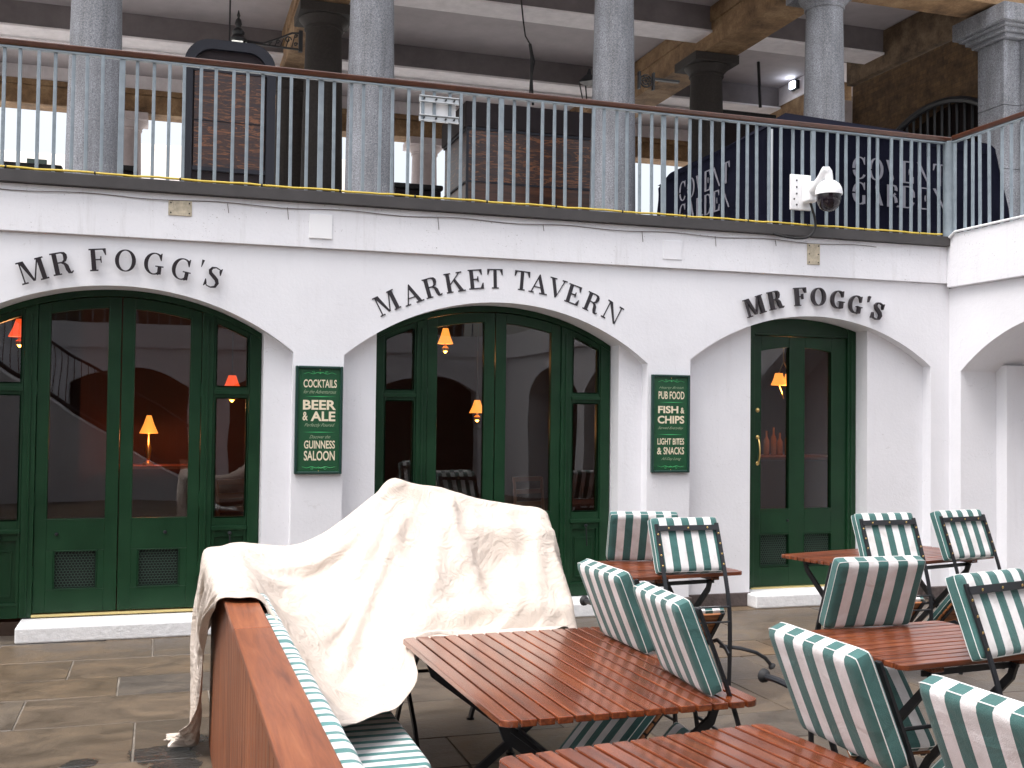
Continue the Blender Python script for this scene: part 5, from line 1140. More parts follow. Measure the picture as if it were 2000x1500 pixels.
# a second seat running off under the sheet keeps the sheet's near edge up
# ---------------- dust sheet (shape baked from a cloth simulation of the same furniture)
CLOTH = [
45,1,0,-4,7,7,8,3,7,3,2,1,2,0,1,0,1,0,1,1,0,0,0,0,-5,5,0,-2,9,16,15,15,14,7,9,9,11,12,8,11,12,13,11,10,10,11,23,14,16,14,13,14,14,14,14,14,14,14,14,13,14,14,15,15,15,15,15,14,14,13,12,13,12,12,13,12,11,0,0,-1,0,2,1,2,3,2,3,4,6,5,7,4,
-7,7,3,-3,6,6,9,4,6,0,1,2,1,2,0,1,0,-1,-2,0,4,2,0,0,-1,1,0,-2,9,16,15,15,14,12,5,8,9,12,14,11,12,12,11,10,11,11,16,17,15,14,13,14,14,13,15,14,14,13,14,13,14,14,15,15,15,15,15,13,13,13,13,12,12,12,12,12,12,6,-2,3,4,6,1,0,1,0,0,0,1,7,8,9,
1,5,4,1,6,8,3,10,-3,0,0,1,3,3,1,1,0,-2,-3,-2,1,4,4,2,0,0,-1,-1,9,16,15,14,13,12,18,10,4,8,11,11,12,11,12,13,12,13,11,15,13,14,13,14,14,14,14,14,14,13,13,14,14,14,15,15,15,15,14,14,12,13,12,13,12,12,12,12,12,8,10,2,3,4,6,0,1,0,0,0,-2,-3,8,10,
3,7,5,2,-1,3,9,13,2,-2,-3,-2,-1,2,3,2,1,-2,-4,-3,-2,1,4,5,4,-2,-1,3,8,15,15,14,15,12,14,10,10,8,8,10,13,12,12,10,14,15,14,10,13,13,13,14,14,14,13,14,13,14,13,13,14,15,15,15,16,14,14,13,13,12,12,13,12,12,11,13,12,9,12,13,5,3,2,4,0,0,-1,-1,-2,-4,0,12,
5,5,1,3,4,4,8,7,-1,8,-1,-2,-5,-2,0,3,2,0,-2,-4,-4,-1,0,4,5,0,2,3,7,16,15,15,14,6,12,12,13,13,12,10,10,9,10,12,12,14,14,14,12,12,13,14,14,13,14,14,13,13,14,13,14,15,15,15,15,15,14,12,14,11,13,13,11,12,11,12,12,12,12,13,14,7,3,1,-4,1,-1,-1,-2,-3,-5,11,
-9,16,6,2,3,2,6,0,5,9,-6,4,1,-3,-4,-1,2,2,0,-1,-4,0,-4,-3,5,3,3,2,7,16,15,14,14,7,9,11,13,13,13,12,9,9,11,11,13,14,13,14,13,13,13,13,14,13,15,14,13,12,13,14,14,15,15,15,15,15,14,12,13,12,12,13,10,13,12,12,12,11,13,14,13,15,6,-2,-5,2,-3,-1,-3,-3,-4,10,
0,8,10,7,0,10,-1,4,6,6,-8,3,2,1,0,-4,-2,1,1,1,1,-1,-2,-3,-5,2,3,4,7,15,15,14,14,8,8,11,12,15,10,11,9,11,11,12,13,14,14,13,13,13,13,14,15,14,12,14,14,13,12,13,14,15,16,15,14,15,13,13,13,11,14,11,10,12,12,12,12,12,13,14,15,11,14,-1,-3,0,-4,-5,-4,0,-1,10,
2,9,7,4,5,11,1,5,4,1,-9,0,0,2,4,2,-2,-2,0,1,1,1,0,-1,-4,2,2,1,2,14,15,14,14,11,8,11,10,14,13,8,10,10,11,12,14,14,14,13,13,13,14,14,15,14,15,14,10,13,13,15,14,15,14,15,14,14,13,13,13,12,12,13,13,8,14,13,9,12,13,15,15,15,15,-1,-2,-5,-6,-4,-2,-1,6,7,
1,13,6,6,4,5,8,0,4,-1,-8,-3,-1,1,3,3,5,-2,-1,0,0,1,2,0,-1,1,0,0,0,13,15,14,14,13,10,10,11,15,10,8,7,10,11,13,14,15,14,13,13,13,13,15,15,13,14,14,14,13,14,13,14,13,15,14,14,14,14,13,13,12,11,13,14,14,13,10,15,5,15,16,16,8,15,3,-4,-7,-5,-2,-1,5,6,5,
-5,12,15,4,7,6,5,2,0,-2,-7,-3,-2,7,4,1,1,0,-1,-2,0,0,1,2,0,0,0,0,0,11,15,14,14,14,8,10,10,11,12,13,9,8,12,12,15,15,12,14,12,13,14,15,14,15,14,13,13,14,13,14,14,14,14,14,14,13,14,13,13,11,13,15,15,14,11,15,12,6,15,16,15,5,10,10,-8,-6,-4,-1,4,7,5,3,
3,13,7,10,10,-4,7,3,1,-2,-6,-3,-1,9,-3,-2,0,2,1,2,1,0,-1,1,1,0,1,0,-1,11,15,13,15,14,12,12,15,11,8,8,12,10,10,8,16,13,14,11,12,13,15,15,15,13,14,14,13,14,13,14,14,14,14,14,14,14,14,12,10,14,15,15,15,15,14,13,7,12,14,16,15,7,11,-2,-7,-3,-1,3,6,6,4,1,
-5,14,14,10,9,-2,-3,5,4,-3,-3,-3,-1,9,-2,-6,-2,2,2,2,2,2,1,-1,0,1,1,0,-1,9,15,14,15,14,10,13,15,11,10,10,10,8,6,17,12,15,10,12,12,13,15,16,15,14,12,14,14,13,14,14,14,14,14,14,14,14,14,15,12,11,15,16,15,15,12,13,9,15,13,16,14,10,2,-5,-3,0,1,4,4,8,4,1,
3,10,17,10,9,-1,-3,-3,5,2,-3,-3,-2,9,-4,0,-7,0,2,5,0,1,4,1,0,0,0,0,-1,8,14,15,14,15,9,10,12,12,13,9,9,8,16,12,17,8,11,11,13,14,15,15,15,15,12,14,13,14,14,14,14,14,15,14,14,14,15,12,11,15,16,15,15,15,12,11,14,15,13,16,13,7,-3,-3,0,1,3,3,5,9,4,0,
-4,15,15,14,8,0,-2,-3,-3,4,0,-3,-2,9,-1,-6,-1,-5,1,6,1,-2,1,5,2,0,-1,-4,5,5,14,15,15,15,12,8,10,12,10,12,8,13,13,18,7,12,9,13,12,15,15,15,15,14,14,14,13,13,14,15,14,15,14,14,14,15,14,15,14,11,16,15,15,14,12,13,15,15,14,15,12,2,-4,0,2,0,2,4,7,10,3,-1,
-2,18,14,15,8,-1,-1,0,-4,-2,2,-1,-2,7,2,-3,-4,-3,-5,8,1,-3,-2,1,6,-4,-2,6,3,3,15,14,16,16,12,9,9,11,9,12,12,12,18,8,11,9,12,11,15,14,15,15,15,14,14,13,14,14,14,15,14,15,14,14,15,14,15,15,15,15,12,15,15,14,14,14,14,15,14,16,8,-3,0,3,-1,0,3,5,10,8,2,-1,
-5,17,18,18,7,-4,-3,1,2,-1,-2,1,-2,5,3,-6,-4,-3,-2,7,3,-3,-4,-1,-1,0,2,1,3,11,12,14,16,16,13,9,9,10,10,15,9,16,9,13,7,13,10,14,14,15,15,15,15,14,14,13,14,14,14,15,15,14,15,14,14,14,15,16,15,15,15,13,15,14,14,15,14,16,16,14,1,0,4,0,-3,1,3,8,11,6,1,0,
-1,18,17,18,8,-7,-3,0,2,3,0,-1,0,1,4,-2,-5,-4,-2,5,3,0,-4,2,1,2,3,2,0,0,14,15,14,16,14,10,9,10,15,9,13,8,12,10,11,11,12,14,15,15,15,15,15,14,14,14,13,16,13,15,15,14,15,14,14,14,15,15,16,16,14,14,15,14,14,15,15,16,16,14,-2,4,1,-1,-4,1,6,11,10,4,1,-1,
0,17,17,18,9,-8,-5,0,1,2,3,1,0,1,2,0,0,-3,-5,-1,5,2,-3,3,2,2,-3,4,0,0,12,16,15,15,13,10,11,10,13,11,9,10,10,12,12,12,12,15,14,16,15,15,14,14,14,14,14,15,16,13,15,15,14,14,15,13,15,15,16,15,15,15,14,14,15,15,15,16,15,14,1,-4,7,-3,-5,3,8,12,9,2,0,-6,
0,16,17,18,11,-9,-8,1,2,1,2,2,2,1,1,0,1,0,-2,-5,1,4,-1,2,3,-3,1,3,-5,3,14,15,15,15,13,10,11,10,12,11,9,10,11,13,13,12,14,13,14,16,15,14,14,14,14,15,14,15,16,16,12,15,14,14,15,14,15,15,16,15,15,14,14,15,14,16,15,16,15,13,1,-6,7,-5,-2,5,11,12,6,0,-4,-10,
0,16,17,17,11,-6,-11,6,3,2,0,-1,1,1,0,1,0,1,0,-1,-4,1,3,0,2,-2,3,-5,5,-2,14,15,15,15,13,10,11,10,10,12,10,11,12,13,14,13,15,15,11,14,14,15,13,15,14,14,15,15,16,15,15,14,14,14,14,15,14,16,15,15,14,14,15,15,14,16,16,16,15,12,0,-7,7,-5,0,8,13,10,3,-3,-11,-8,
0,15,17,17,12,-6,-11,8,4,2,1,-1,-2,0,0,1,0,1,0,0,-1,-1,0,1,1,1,-4,5,-3,5,10,15,14,15,13,10,11,11,10,12,11,13,13,12,14,17,11,12,14,13,13,14,14,14,14,15,15,16,15,15,14,14,15,14,14,15,15,15,15,15,14,13,15,15,15,16,16,16,15,11,0,-8,6,-4,3,12,13,6,-1,-11,-8,-11,
0,15,16,17,13,-5,-12,7,7,3,-4,-1,0,0,0,-1,1,1,1,0,0,0,-1,0,1,-2,3,-1,3,1,9,15,14,14,13,10,11,12,12,12,11,12,12,13,12,14,17,16,11,13,12,14,14,13,14,16,15,15,18,13,15,14,13,15,14,15,15,15,15,15,14,12,14,17,15,16,16,16,15,10,-1,-8,5,-2,10,13,9,2,-11,-9,-10,-2,
1,14,16,16,13,-3,-12,2,10,4,-5,-1,0,1,1,-2,-2,1,1,2,0,1,-1,0,0,1,0,2,1,0,9,15,14,14,13,10,10,12,14,13,13,12,11,12,12,13,15,19,14,11,11,13,14,15,13,15,16,15,16,18,12,14,13,15,15,15,15,15,14,15,14,12,12,18,15,17,16,16,15,9,-2,-7,1,7,13,11,5,-11,-10,-7,-2,2,
0,15,15,15,13,-1,-11,-2,10,6,-2,-5,0,2,2,-2,-5,-2,0,2,2,2,1,1,0,0,-1,0,-1,1,13,15,13,13,14,9,11,12,14,14,13,12,12,12,13,13,14,19,16,12,10,12,14,15,14,14,16,15,15,17,15,13,13,15,15,16,15,14,14,15,14,13,10,18,15,17,16,16,15,8,-2,-5,4,11,13,7,-10,-11,-5,0,1,3,
1,14,15,15,13,0,-10,-5,8,8,1,-5,-3,3,3,-2,-6,-4,3,6,2,0,0,-1,0,1,1,1,1,1,6,13,14,14,14,10,9,13,14,13,14,13,13,12,13,13,13,16,20,14,10,10,14,15,15,15,14,16,14,14,16,15,13,15,16,16,16,12,14,15,14,13,10,18,15,17,15,16,14,8,-4,0,9,13,9,-9,-11,-3,0,1,3,4,
1,14,14,15,12,1,-7,-7,1,11,4,-2,-5,1,4,-1,-6,-6,8,2,-4,0,2,2,1,0,0,0,1,0,14,11,14,9,14,13,14,11,12,14,13,13,13,14,14,14,13,12,16,19,10,10,13,15,15,15,15,15,14,13,15,16,14,15,17,18,15,10,14,14,15,13,10,18,15,15,17,15,14,7,-3,6,12,11,-8,-11,-1,1,0,2,4,6,
0,14,14,15,11,2,-5,-7,-3,6,9,2,-5,-2,4,1,-5,-8,8,-5,-2,-1,0,3,4,3,2,2,1,0,9,15,13,13,14,13,11,12,12,13,13,13,13,13,15,15,16,13,10,16,16,9,12,14,15,16,15,14,15,12,13,16,16,15,18,20,12,9,15,14,14,14,11,18,14,14,17,15,14,6,0,12,12,-6,-11,0,0,1,1,4,6,8,
1,14,14,14,11,1,-3,-5,-3,-2,8,8,-2,-4,2,2,-3,-10,7,2,-5,3,-1,-6,5,2,3,3,2,0,12,10,14,14,14,14,13,12,12,12,12,12,13,13,15,16,15,16,14,10,17,10,11,14,15,15,15,15,14,13,10,16,17,16,19,21,7,12,14,15,14,14,12,18,14,12,18,14,15,3,10,12,-3,-10,0,0,1,1,4,5,8,9,
1,14,14,13,11,1,-2,-3,-3,-3,-1,8,7,-4,-1,3,-1,-9,-2,8,3,-3,3,-4,-7,2,2,2,7,1,6,15,14,14,15,13,12,14,12,11,12,12,13,14,15,15,16,15,15,14,11,17,9,13,15,15,15,15,13,13,10,15,17,17,18,22,5,14,14,14,14,15,12,18,15,11,18,14,14,7,13,0,-8,0,0,0,2,4,5,6,9,11,
0,14,14,14,10,0,-1,-2,-2,-2,-2,-1,7,6,-4,1,2,-6,-6,3,8,2,0,-4,0,-4,1,0,1,2,11,15,14,14,14,12,13,14,12,14,13,8,13,14,16,15,16,15,15,13,15,15,12,12,14,15,14,14,13,14,11,12,19,16,16,21,9,14,14,14,14,15,14,16,15,14,16,13,14,13,3,-5,0,0,0,2,5,5,5,8,11,11,
1,14,14,14,9,0,-1,-1,-1,-1,-2,-2,0,4,6,-2,1,-2,-7,0,4,2,6,0,0,0,-1,-1,0,-2,10,15,14,14,15,12,12,12,13,14,13,9,15,16,12,16,15,15,15,13,14,15,18,9,14,15,13,13,14,14,13,8,20,17,11,21,13,14,15,14,14,15,15,15,16,14,15,16,16,6,-1,0,0,2,4,6,6,4,3,10,11,9,
0,14,14,14,10,-1,-1,-2,1,1,-1,-2,-2,-1,3,5,-1,0,-4,-1,4,-3,1,1,4,-1,0,1,0,-1,8,15,14,15,15,11,11,13,13,13,13,14,14,15,12,17,14,15,14,14,14,13,16,16,12,15,12,12,14,14,14,8,17,19,11,20,15,14,14,15,14,15,15,16,15,15,15,15,17,6,-3,4,4,4,3,3,-2,9,10,10,10,7,
-1,15,14,14,10,0,-2,-3,0,4,1,0,-2,-2,-2,2,2,0,-1,-1,2,-1,0,0,1,1,1,1,1,-1,7,14,15,15,15,12,10,12,13,13,13,14,15,15,16,15,13,15,13,14,15,13,15,18,12,13,13,11,15,14,14,11,13,19,12,19,15,14,15,14,15,15,16,15,14,15,15,13,14,12,-4,2,3,3,4,4,10,9,10,9,5,-3,
-1,16,14,14,10,1,-2,-4,-2,6,3,-3,1,-1,-1,-2,1,1,0,0,0,1,0,1,0,1,0,0,1,0,5,15,14,15,16,11,11,11,13,13,14,14,15,16,16,15,14,14,13,14,14,15,14,15,15,12,14,11,14,14,14,14,10,19,12,20,14,14,15,15,15,15,16,14,14,15,14,14,15,13,-3,1,3,4,5,10,10,10,7,1,-4,-7,
-2,15,16,15,10,1,-1,-3,-5,3,8,-5,-1,1,0,0,-1,1,0,0,1,0,0,0,0,1,1,0,1,0,5,14,15,15,12,13,12,12,13,13,14,15,15,16,16,15,14,13,14,13,14,16,14,14,16,9,16,11,15,14,14,14,10,19,12,19,15,14,14,15,15,15,17,13,15,14,14,14,15,14,-2,1,4,6,10,10,9,4,-1,-6,-5,-5,
-2,16,15,15,11,3,-1,-2,-6,-2,8,4,-8,-1,1,1,1,1,0,0,-1,2,2,0,0,1,0,-1,0,-1,6,14,16,16,14,15,13,10,11,12,15,15,16,16,15,15,15,13,12,13,13,15,16,13,15,9,17,12,14,14,15,14,12,16,15,17,14,14,15,15,15,15,17,13,14,14,14,13,16,15,-1,2,7,10,9,7,1,-4,-5,-5,-5,-1,
-2,16,15,15,13,4,-1,-1,-5,-6,2,9,2,-9,-2,1,1,3,2,0,-3,-1,4,3,1,0,-2,-1,-1,-1,9,13,15,16,17,14,15,14,11,12,10,15,16,16,15,14,14,14,14,13,11,14,16,14,14,14,12,14,13,14,15,14,14,16,13,16,14,15,14,15,15,15,16,15,13,15,14,13,16,14,1,6,11,7,3,-2,-4,-4,-4,-1,0,2,
-2,16,16,13,14,6,-2,1,-3,-6,-5,6,9,0,-10,-2,1,2,4,2,-2,-4,-3,2,7,1,1,0,1,0,1,15,16,16,15,14,15,15,13,13,14,15,14,14,14,14,14,14,14,14,13,11,14,15,14,13,13,14,14,14,15,14,15,13,14,16,14,15,14,16,15,16,16,14,13,14,14,14,16,15,6,8,3,1,-4,-3,-1,-1,2,2,3,2,
-3,16,16,15,14,6,-2,1,0,-5,-6,-2,9,6,0,-11,-2,2,4,4,1,-5,-5,-2,0,0,0,1,2,1,12,14,15,16,16,14,14,14,14,14,14,14,14,15,14,14,14,14,14,15,14,13,11,14,14,13,14,13,15,14,14,16,15,11,22,8,14,15,14,16,15,16,15,15,14,14,14,15,15,15,9,-2,0,0,0,0,3,2,1,2,-5,-1,
-1,14,13,14,14,13,-3,1,1,-2,-5,-6,1,10,4,0,-11,-2,3,5,4,-2,-7,2,1,3,2,1,1,0,1,14,16,16,15,14,14,14,14,14,14,14,15,14,14,14,14,14,15,15,16,14,12,10,13,14,14,14,14,15,15,15,13,15,16,11,14,15,15,15,15,16,15,15,14,14,14,15,14,15,9,-2,1,0,1,0,1,-5,-1,-2,-3,-1,
2,13,13,10,12,11,9,-5,1,0,-3,-5,-5,2,10,4,0,-10,-3,5,5,2,-4,-5,3,2,5,0,0,-3,4,15,15,16,15,13,14,14,14,14,14,15,16,15,14,14,14,14,15,14,15,14,15,11,9,14,14,14,15,15,15,13,14,14,14,14,15,14,15,15,16,15,15,14,14,14,15,14,15,16,8,-2,-2,-3,-1,-2,-1,-2,-1,-2,-1,-1,
2,13,13,12,6,8,12,1,-5,2,-1,-3,-5,-4,2,10,4,0,-9,-3,6,5,-1,-5,0,4,3,0,-5,-1,11,13,14,15,15,12,14,14,14,15,15,15,15,15,14,14,14,14,14,15,14,15,14,14,11,10,14,14,15,15,14,14,14,14,15,14,15,14,15,16,15,15,15,14,13,14,14,14,14,13,10,8,2,-1,-3,-2,-2,-3,-3,-2,-3,-2,
1,13,13,12,10,-2,8,10,-1,-4,1,-1,-3,-4,-4,1,9,5,1,-7,-4,6,4,-2,-3,3,2,-4,1,-1,11,13,15,14,14,14,14,15,14,15,14,15,15,15,14,15,15,15,14,15,13,12,12,12,13,13,12,14,15,14,15,15,14,14,14,13,15,14,15,15,16,14,15,13,14,13,14,13,13,12,10,8,8,6,2,-6,-3,-3,-1,-2,-1,-2,
2,12,14,12,9,-5,3,9,7,-1,-3,1,-1,-3,-3,-3,-1,5,7,3,-4,-5,5,2,-2,1,-2,2,-3,5,6,15,15,14,14,14,15,15,15,16,16,15,16,14,14,14,13,14,12,12,12,12,12,12,13,12,11,20,14,15,15,15,14,14,13,13,15,14,15,15,15,14,14,13,13,14,13,13,12,12,11,5,9,5,8,5,-3,-5,-3,-1,-2,-2,
2,12,13,13,8,-4,-2,3,8,5,1,-2,0,-1,-1,-2,-3,-2,2,4,5,0,-4,4,0,-1,0,0,0,0,9,16,14,15,14,14,15,15,15,16,16,16,15,14,13,14,12,13,11,12,12,13,13,13,13,13,7,16,20,14,15,15,14,14,14,14,15,14,14,14,14,14,13,13,14,13,13,13,14,8,11,8,5,11,0,9,8,0,-5,-4,-3,-1,
-4,15,14,14,8,-2,-2,-1,1,5,5,2,-1,0,0,1,-1,-2,-2,-1,2,2,3,-1,1,1,0,-1,-1,-1,13,15,14,14,15,14,15,15,16,15,16,15,15,13,13,13,12,11,12,13,13,13,13,13,13,14,9,16,17,15,15,14,14,14,13,14,14,14,14,14,14,13,13,14,13,13,14,14,13,5,10,11,6,7,10,-2,9,8,4,-3,-5,-3,
0,13,15,13,11,3,-3,-2,-2,0,2,4,3,1,0,0,1,1,0,0,-1,-1,1,1,0,1,0,1,2,1,6,15,14,15,14,15,14,15,15,16,16,15,15,12,13,11,12,12,14,13,14,13,13,14,14,9,13,20,14,12,13,15,13,14,13,14,14,14,13,14,13,14,13,13,14,13,14,14,13,10,2,10,10,5,11,5,-2,9,8,6,0,-3,
0,13,12,14,11,8,-1,-2,-2,-2,0,1,2,2,1,0,-1,0,2,1,1,1,-1,0,1,0,1,0,0,2,9,15,14,14,14,14,15,15,16,16,15,14,13,12,12,12,13,14,14,15,14,13,14,13,14,11,9,18,15,14,12,12,13,13,14,14,13,14,13,14,13,13,14,13,14,13,14,15,13,13,-4,9,11,8,6,12,-1,0,9,7,7,4,
1,14,13,8,8,8,11,-2,-3,-2,-3,0,0,1,3,2,-1,-3,-1,-1,1,2,3,1,1,1,-1,2,-1,-1,14,15,15,14,14,14,15,15,16,14,13,13,13,12,13,13,15,15,15,15,15,13,14,13,5,11,15,16,13,12,13,14,13,13,13,13,14,13,13,14,13,13,13,14,13,14,15,14,13,14,-5,6,10,11,6,12,6,-3,2,7,7,7,
1,13,14,13,8,7,5,-1,-2,-1,-2,-2,-2,-1,1,4,4,1,-1,-4,-2,-2,1,3,3,2,3,-3,3,0,13,14,15,14,14,15,14,15,14,13,13,14,13,13,14,15,15,16,16,16,14,14,11,3,14,14,12,16,8,14,11,14,12,13,14,13,14,13,13,14,13,13,13,13,15,13,14,15,14,11,4,-2,9,10,10,8,11,0,-2,3,6,6,
0,14,14,15,4,8,0,-1,-1,-1,-1,-1,-1,-1,-1,0,5,4,4,1,0,-2,-5,-3,2,2,4,3,-2,3,13,15,14,14,15,14,13,14,13,14,14,14,14,15,15,15,17,16,16,15,13,10,3,14,12,14,14,16,4,13,12,12,12,13,14,13,14,13,13,14,13,13,14,13,13,14,14,14,14,12,8,-6,8,8,11,8,12,4,-1,-1,3,5,
1,14,14,15,10,-6,-1,-1,-1,0,-1,1,0,0,-1,0,0,2,4,5,3,3,1,-2,-5,0,1,2,4,1,14,15,14,14,13,13,14,15,14,15,14,15,15,15,15,16,17,15,16,13,10,5,13,11,14,14,15,15,1,11,12,11,13,12,14,13,14,13,13,13,14,13,14,14,12,15,13,14,14,12,12,-8,8,10,4,11,10,8,1,-3,0,4,
0,14,15,15,11,-5,-3,-2,-1,-1,-1,0,-1,0,0,-1,0,0,1,1,3,3,4,6,3,0,0,0,0,1,15,15,13,13,14,15,15,15,15,15,15,14,15,15,16,16,16,15,14,9,7,14,10,14,13,15,15,15,-1,6,13,11,13,14,11,13,14,13,13,13,14,13,14,14,14,13,15,12,13,12,14,-7,9,11,-1,9,10,10,6,-3,-3,2,
0,14,15,16,12,-5,-1,0,0,0,-1,0,-1,-1,-1,-1,-1,-1,-1,0,0,0,1,2,3,3,4,5,-1,1,16,16,14,14,15,16,15,15,15,15,14,15,14,16,15,16,15,13,10,10,13,11,14,12,15,15,15,14,0,-2,13,13,12,14,14,10,13,13,13,13,14,13,14,14,15,14,13,12,13,13,10,0,12,7,-2,3,11,10,11,-1,-5,-1,
0,14,15,16,14,1,1,1,0,0,-1,0,0,-1,-1,0,-1,0,-1,0,0,1,1,1,1,0,0,-4,1,10,14,15,15,14,16,15,15,15,14,14,15,14,15,16,15,14,13,10,12,14,12,13,13,14,15,15,15,14,0,-7,9,14,13,13,15,13,10,13,12,14,13,14,14,14,14,14,14,13,12,13,8,8,11,3,-1,7,1,10,12,5,-6,-3,
-1,15,15,16,14,2,-2,3,0,0,0,0,0,0,-1,0,0,0,0,-1,0,0,-1,-1,-1,-1,0,5,7,11,12,14,12,14,16,15,15,15,14,15,14,14,15,14,13,13,10,14,14,14,13,13,14,15,14,15,15,13,0,-10,4,14,14,14,14,15,12,13,10,12,14,13,14,14,15,14,14,13,13,11,11,14,6,-1,8,4,0,5,9,10,-5,-6,
-1,15,16,16,15,0,-1,-4,-1,-1,0,-1,0,0,1,0,1,1,0,0,0,0,-1,0,1,4,8,8,5,4,11,14,13,12,15,15,16,15,14,14,14,14,13,13,12,13,16,14,14,14,14,13,15,14,14,15,15,13,-2,-11,-1,13,15,15,14,14,14,11,14,12,11,13,14,14,14,14,14,13,13,14,13,14,3,3,10,0,3,3,6,9,-5,-6,
0,15,16,16,15,-5,-2,-1,-1,-1,0,1,0,1,1,1,1,0,0,0,0,1,1,3,6,9,2,-8,11,11,8,14,13,15,11,14,15,14,15,14,14,13,12,14,15,15,15,14,15,13,14,14,15,14,15,14,15,12,-3,-9,-9,13,14,15,15,14,14,13,13,11,14,13,14,13,13,14,13,13,14,13,14,15,4,9,6,4,4,3,2,-1,-3,-5,
-1,16,15,16,16,-2,-1,-1,0,1,1,0,1,0,0,-1,-1,-1,0,0,2,3,6,7,8,-5,-9,11,12,6,6,14,13,16,14,11,13,13,13,14,13,15,15,15,16,15,14,14,14,14,13,15,15,13,15,15,15,10,-5,-12,-8,11,14,15,15,14,13,14,13,13,13,13,13,14,13,13,13,14,13,14,15,15,9,6,3,2,2,2,1,-1,-2,-3,
0,15,16,16,15,2,1,0,0,0,0,-1,-1,-1,-2,-3,-1,0,2,5,6,7,8,5,-11,-8,9,13,-1,13,8,11,14,16,15,14,12,12,13,14,14,14,15,16,15,14,15,13,14,12,14,15,15,13,16,14,15,9,-7,-13,-9,10,14,14,14,14,14,13,13,13,14,13,13,14,13,13,13,14,13,14,15,16,10,-1,1,1,2,1,3,-2,-1,4,
0,15,16,16,15,1,1,0,0,-1,-1,-1,-3,-3,-3,-1,2,6,7,7,8,8,3,-8,-11,2,13,7,-3,14,13,8,15,15,15,15,14,12,13,13,15,14,15,15,15,14,14,13,13,11,15,15,15,13,15,15,14,9,-10,-13,-10,10,14,13,14,13,14,13,13,13,13,13,14,13,13,14,13,13,14,14,15,9,10,10,-2,-2,0,0,0,3,3,5,
0,15,16,16,14,1,0,-1,-1,-1,-2,-3,-4,-2,0,5,8,9,8,6,9,2,-5,-11,-8,13,10,-6,9,14,10,10,15,16,15,14,14,14,14,13,15,14,15,15,14,14,13,13,11,10,16,15,15,13,16,14,15,6,-12,-12,-11,10,14,13,13,13,12,13,13,13,14,13,14,13,13,13,14,13,14,15,15,2,10,10,10,-1,-1,0,1,2,2,1,
-1243,-8,-7,-7,-8,-8,-8,-10,-9,-9,-10,-5,-5,-5,-6,-6,-6,-24,-32,-32,-31,-32,-31,-45,-59,-48,-52,-35,-24,-18,1,1,-1,-1,-2,-205,-4,-3,-1,7,12,12,15,17,19,20,12,20,18,22,16,15,20,148,1,1,0,1,1,0,1,1,0,1,0,1,0,1,1,0,1,1,1,10,10,11,7,0,2,2,4,6,6,7,7,7,7,7,8,8,8,9,
2,-7,-7,-8,-8,-7,-8,-9,-9,-10,-9,-9,-4,-5,-6,-5,-6,-21,-32,-31,-33,-31,-32,-42,-59,-52,-51,-36,-25,-16,1,1,-1,-4,0,-191,-3,-4,-4,7,12,13,14,15,17,19,19,14,21,22,16,15,19,137,1,1,1,1,0,1,0,1,0,1,0,1,1,0,1,1,0,3,10,10,10,9,8,1,2,2,2,0,8,9,9,8,8,7,6,9,8,9,
3,-7,-7,-7,-9,-8,-8,-8,-9,-9,-10,-9,-7,-5,-5,-5,-6,-17,-32,-31,-31,-33,-32,-41,-59,-52,-52,-37,-26,-15,1,0,1,-5,-189,-3,3,0,-1,5,12,12,14,14,16,17,20,18,20,22,16,15,19,125,2,1,0,1,1,0,1,0,1,0,1,0,1,1,0,1,7,9,9,10,7,5,4,11,-3,3,2,2,0,7,8,9,9,9,11,12,9,8,
0,-5,-7,-7,-8,-8,-8,-7,-10,-9,-9,-10,-9,-5,-5,-5,-6,-14,-32,-31,-30,-31,-32,-39,-61,-52,-53,-38,-29,-5,-8,1,0,-5,-171,-8,-3,0,2,7,11,12,15,14,16,16,17,20,21,22,15,15,19,113,2,1,1,0,1,0,1,0,1,1,0,1,0,1,5,7,8,9,8,6,0,5,5,10,7,-2,-3,5,5,2,9,10,10,10,12,12,12,8,
3,-7,-7,-7,-7,-7,-7,-8,-10,-9,-9,-9,-9,-8,-5,-5,-6,-12,-31,-31,-31,-30,-30,-34,-63,-53,-53,-40,-30,3,-18,1,0,-3,-2,-163,-3,-4,-2,8,13,14,14,14,15,17,18,18,20,22,15,15,19,101,3,0,1,1,0,1,0,1,0,1,0,1,5,6,7,8,8,6,3,-1,8,5,6,1,8,6,-1,-5,7,8,11,9,10,11,11,13,13,8,
1,-5,-7,-8,-7,-6,-7,-9,-9,-8,-10,-8,-10,-9,-7,-5,-5,-11,-29,-30,-31,-28,-33,-31,-60,-53,-54,-42,-31,0,-17,0,1,-3,-2,-149,-4,-3,-2,8,12,13,14,13,15,16,18,18,20,21,15,15,18,90,3,1,0,1,1,0,1,0,1,1,6,5,5,7,7,7,6,4,-4,2,2,5,7,8,2,5,10,-4,4,10,11,9,11,10,12,13,13,8,
2,-6,-6,-7,-6,-7,-7,-8,-9,-9,-9,-9,-9,-9,-9,-6,-5,-11,-28,-29,-29,-28,-30,-32,-58,-53,-54,-44,-31,-7,-14,1,0,-2,-2,-1,-139,-2,-2,6,13,13,12,14,14,15,17,18,20,21,15,15,18,79,2,1,1,0,1,0,1,4,5,5,5,6,6,6,4,1,3,10,-4,0,2,4,7,6,5,5,6,6,3,10,11,10,10,11,12,13,12,9,
0,-3,-6,-6,-7,-7,-7,-8,-8,-9,-9,-9,-9,-9,-9,-8,-6,-11,-27,-29,-28,-28,-29,-30,-51,-54,-53,-48,-34,-9,-14,0,1,-2,-2,-1,-124,-4,-1,7,11,12,12,12,14,15,17,18,19,21,15,14,18,68,2,1,1,0,1,4,5,6,6,6,5,5,5,4,6,0,1,2,9,-2,3,4,7,6,6,5,4,6,3,10,10,10,10,12,12,13,11,10,
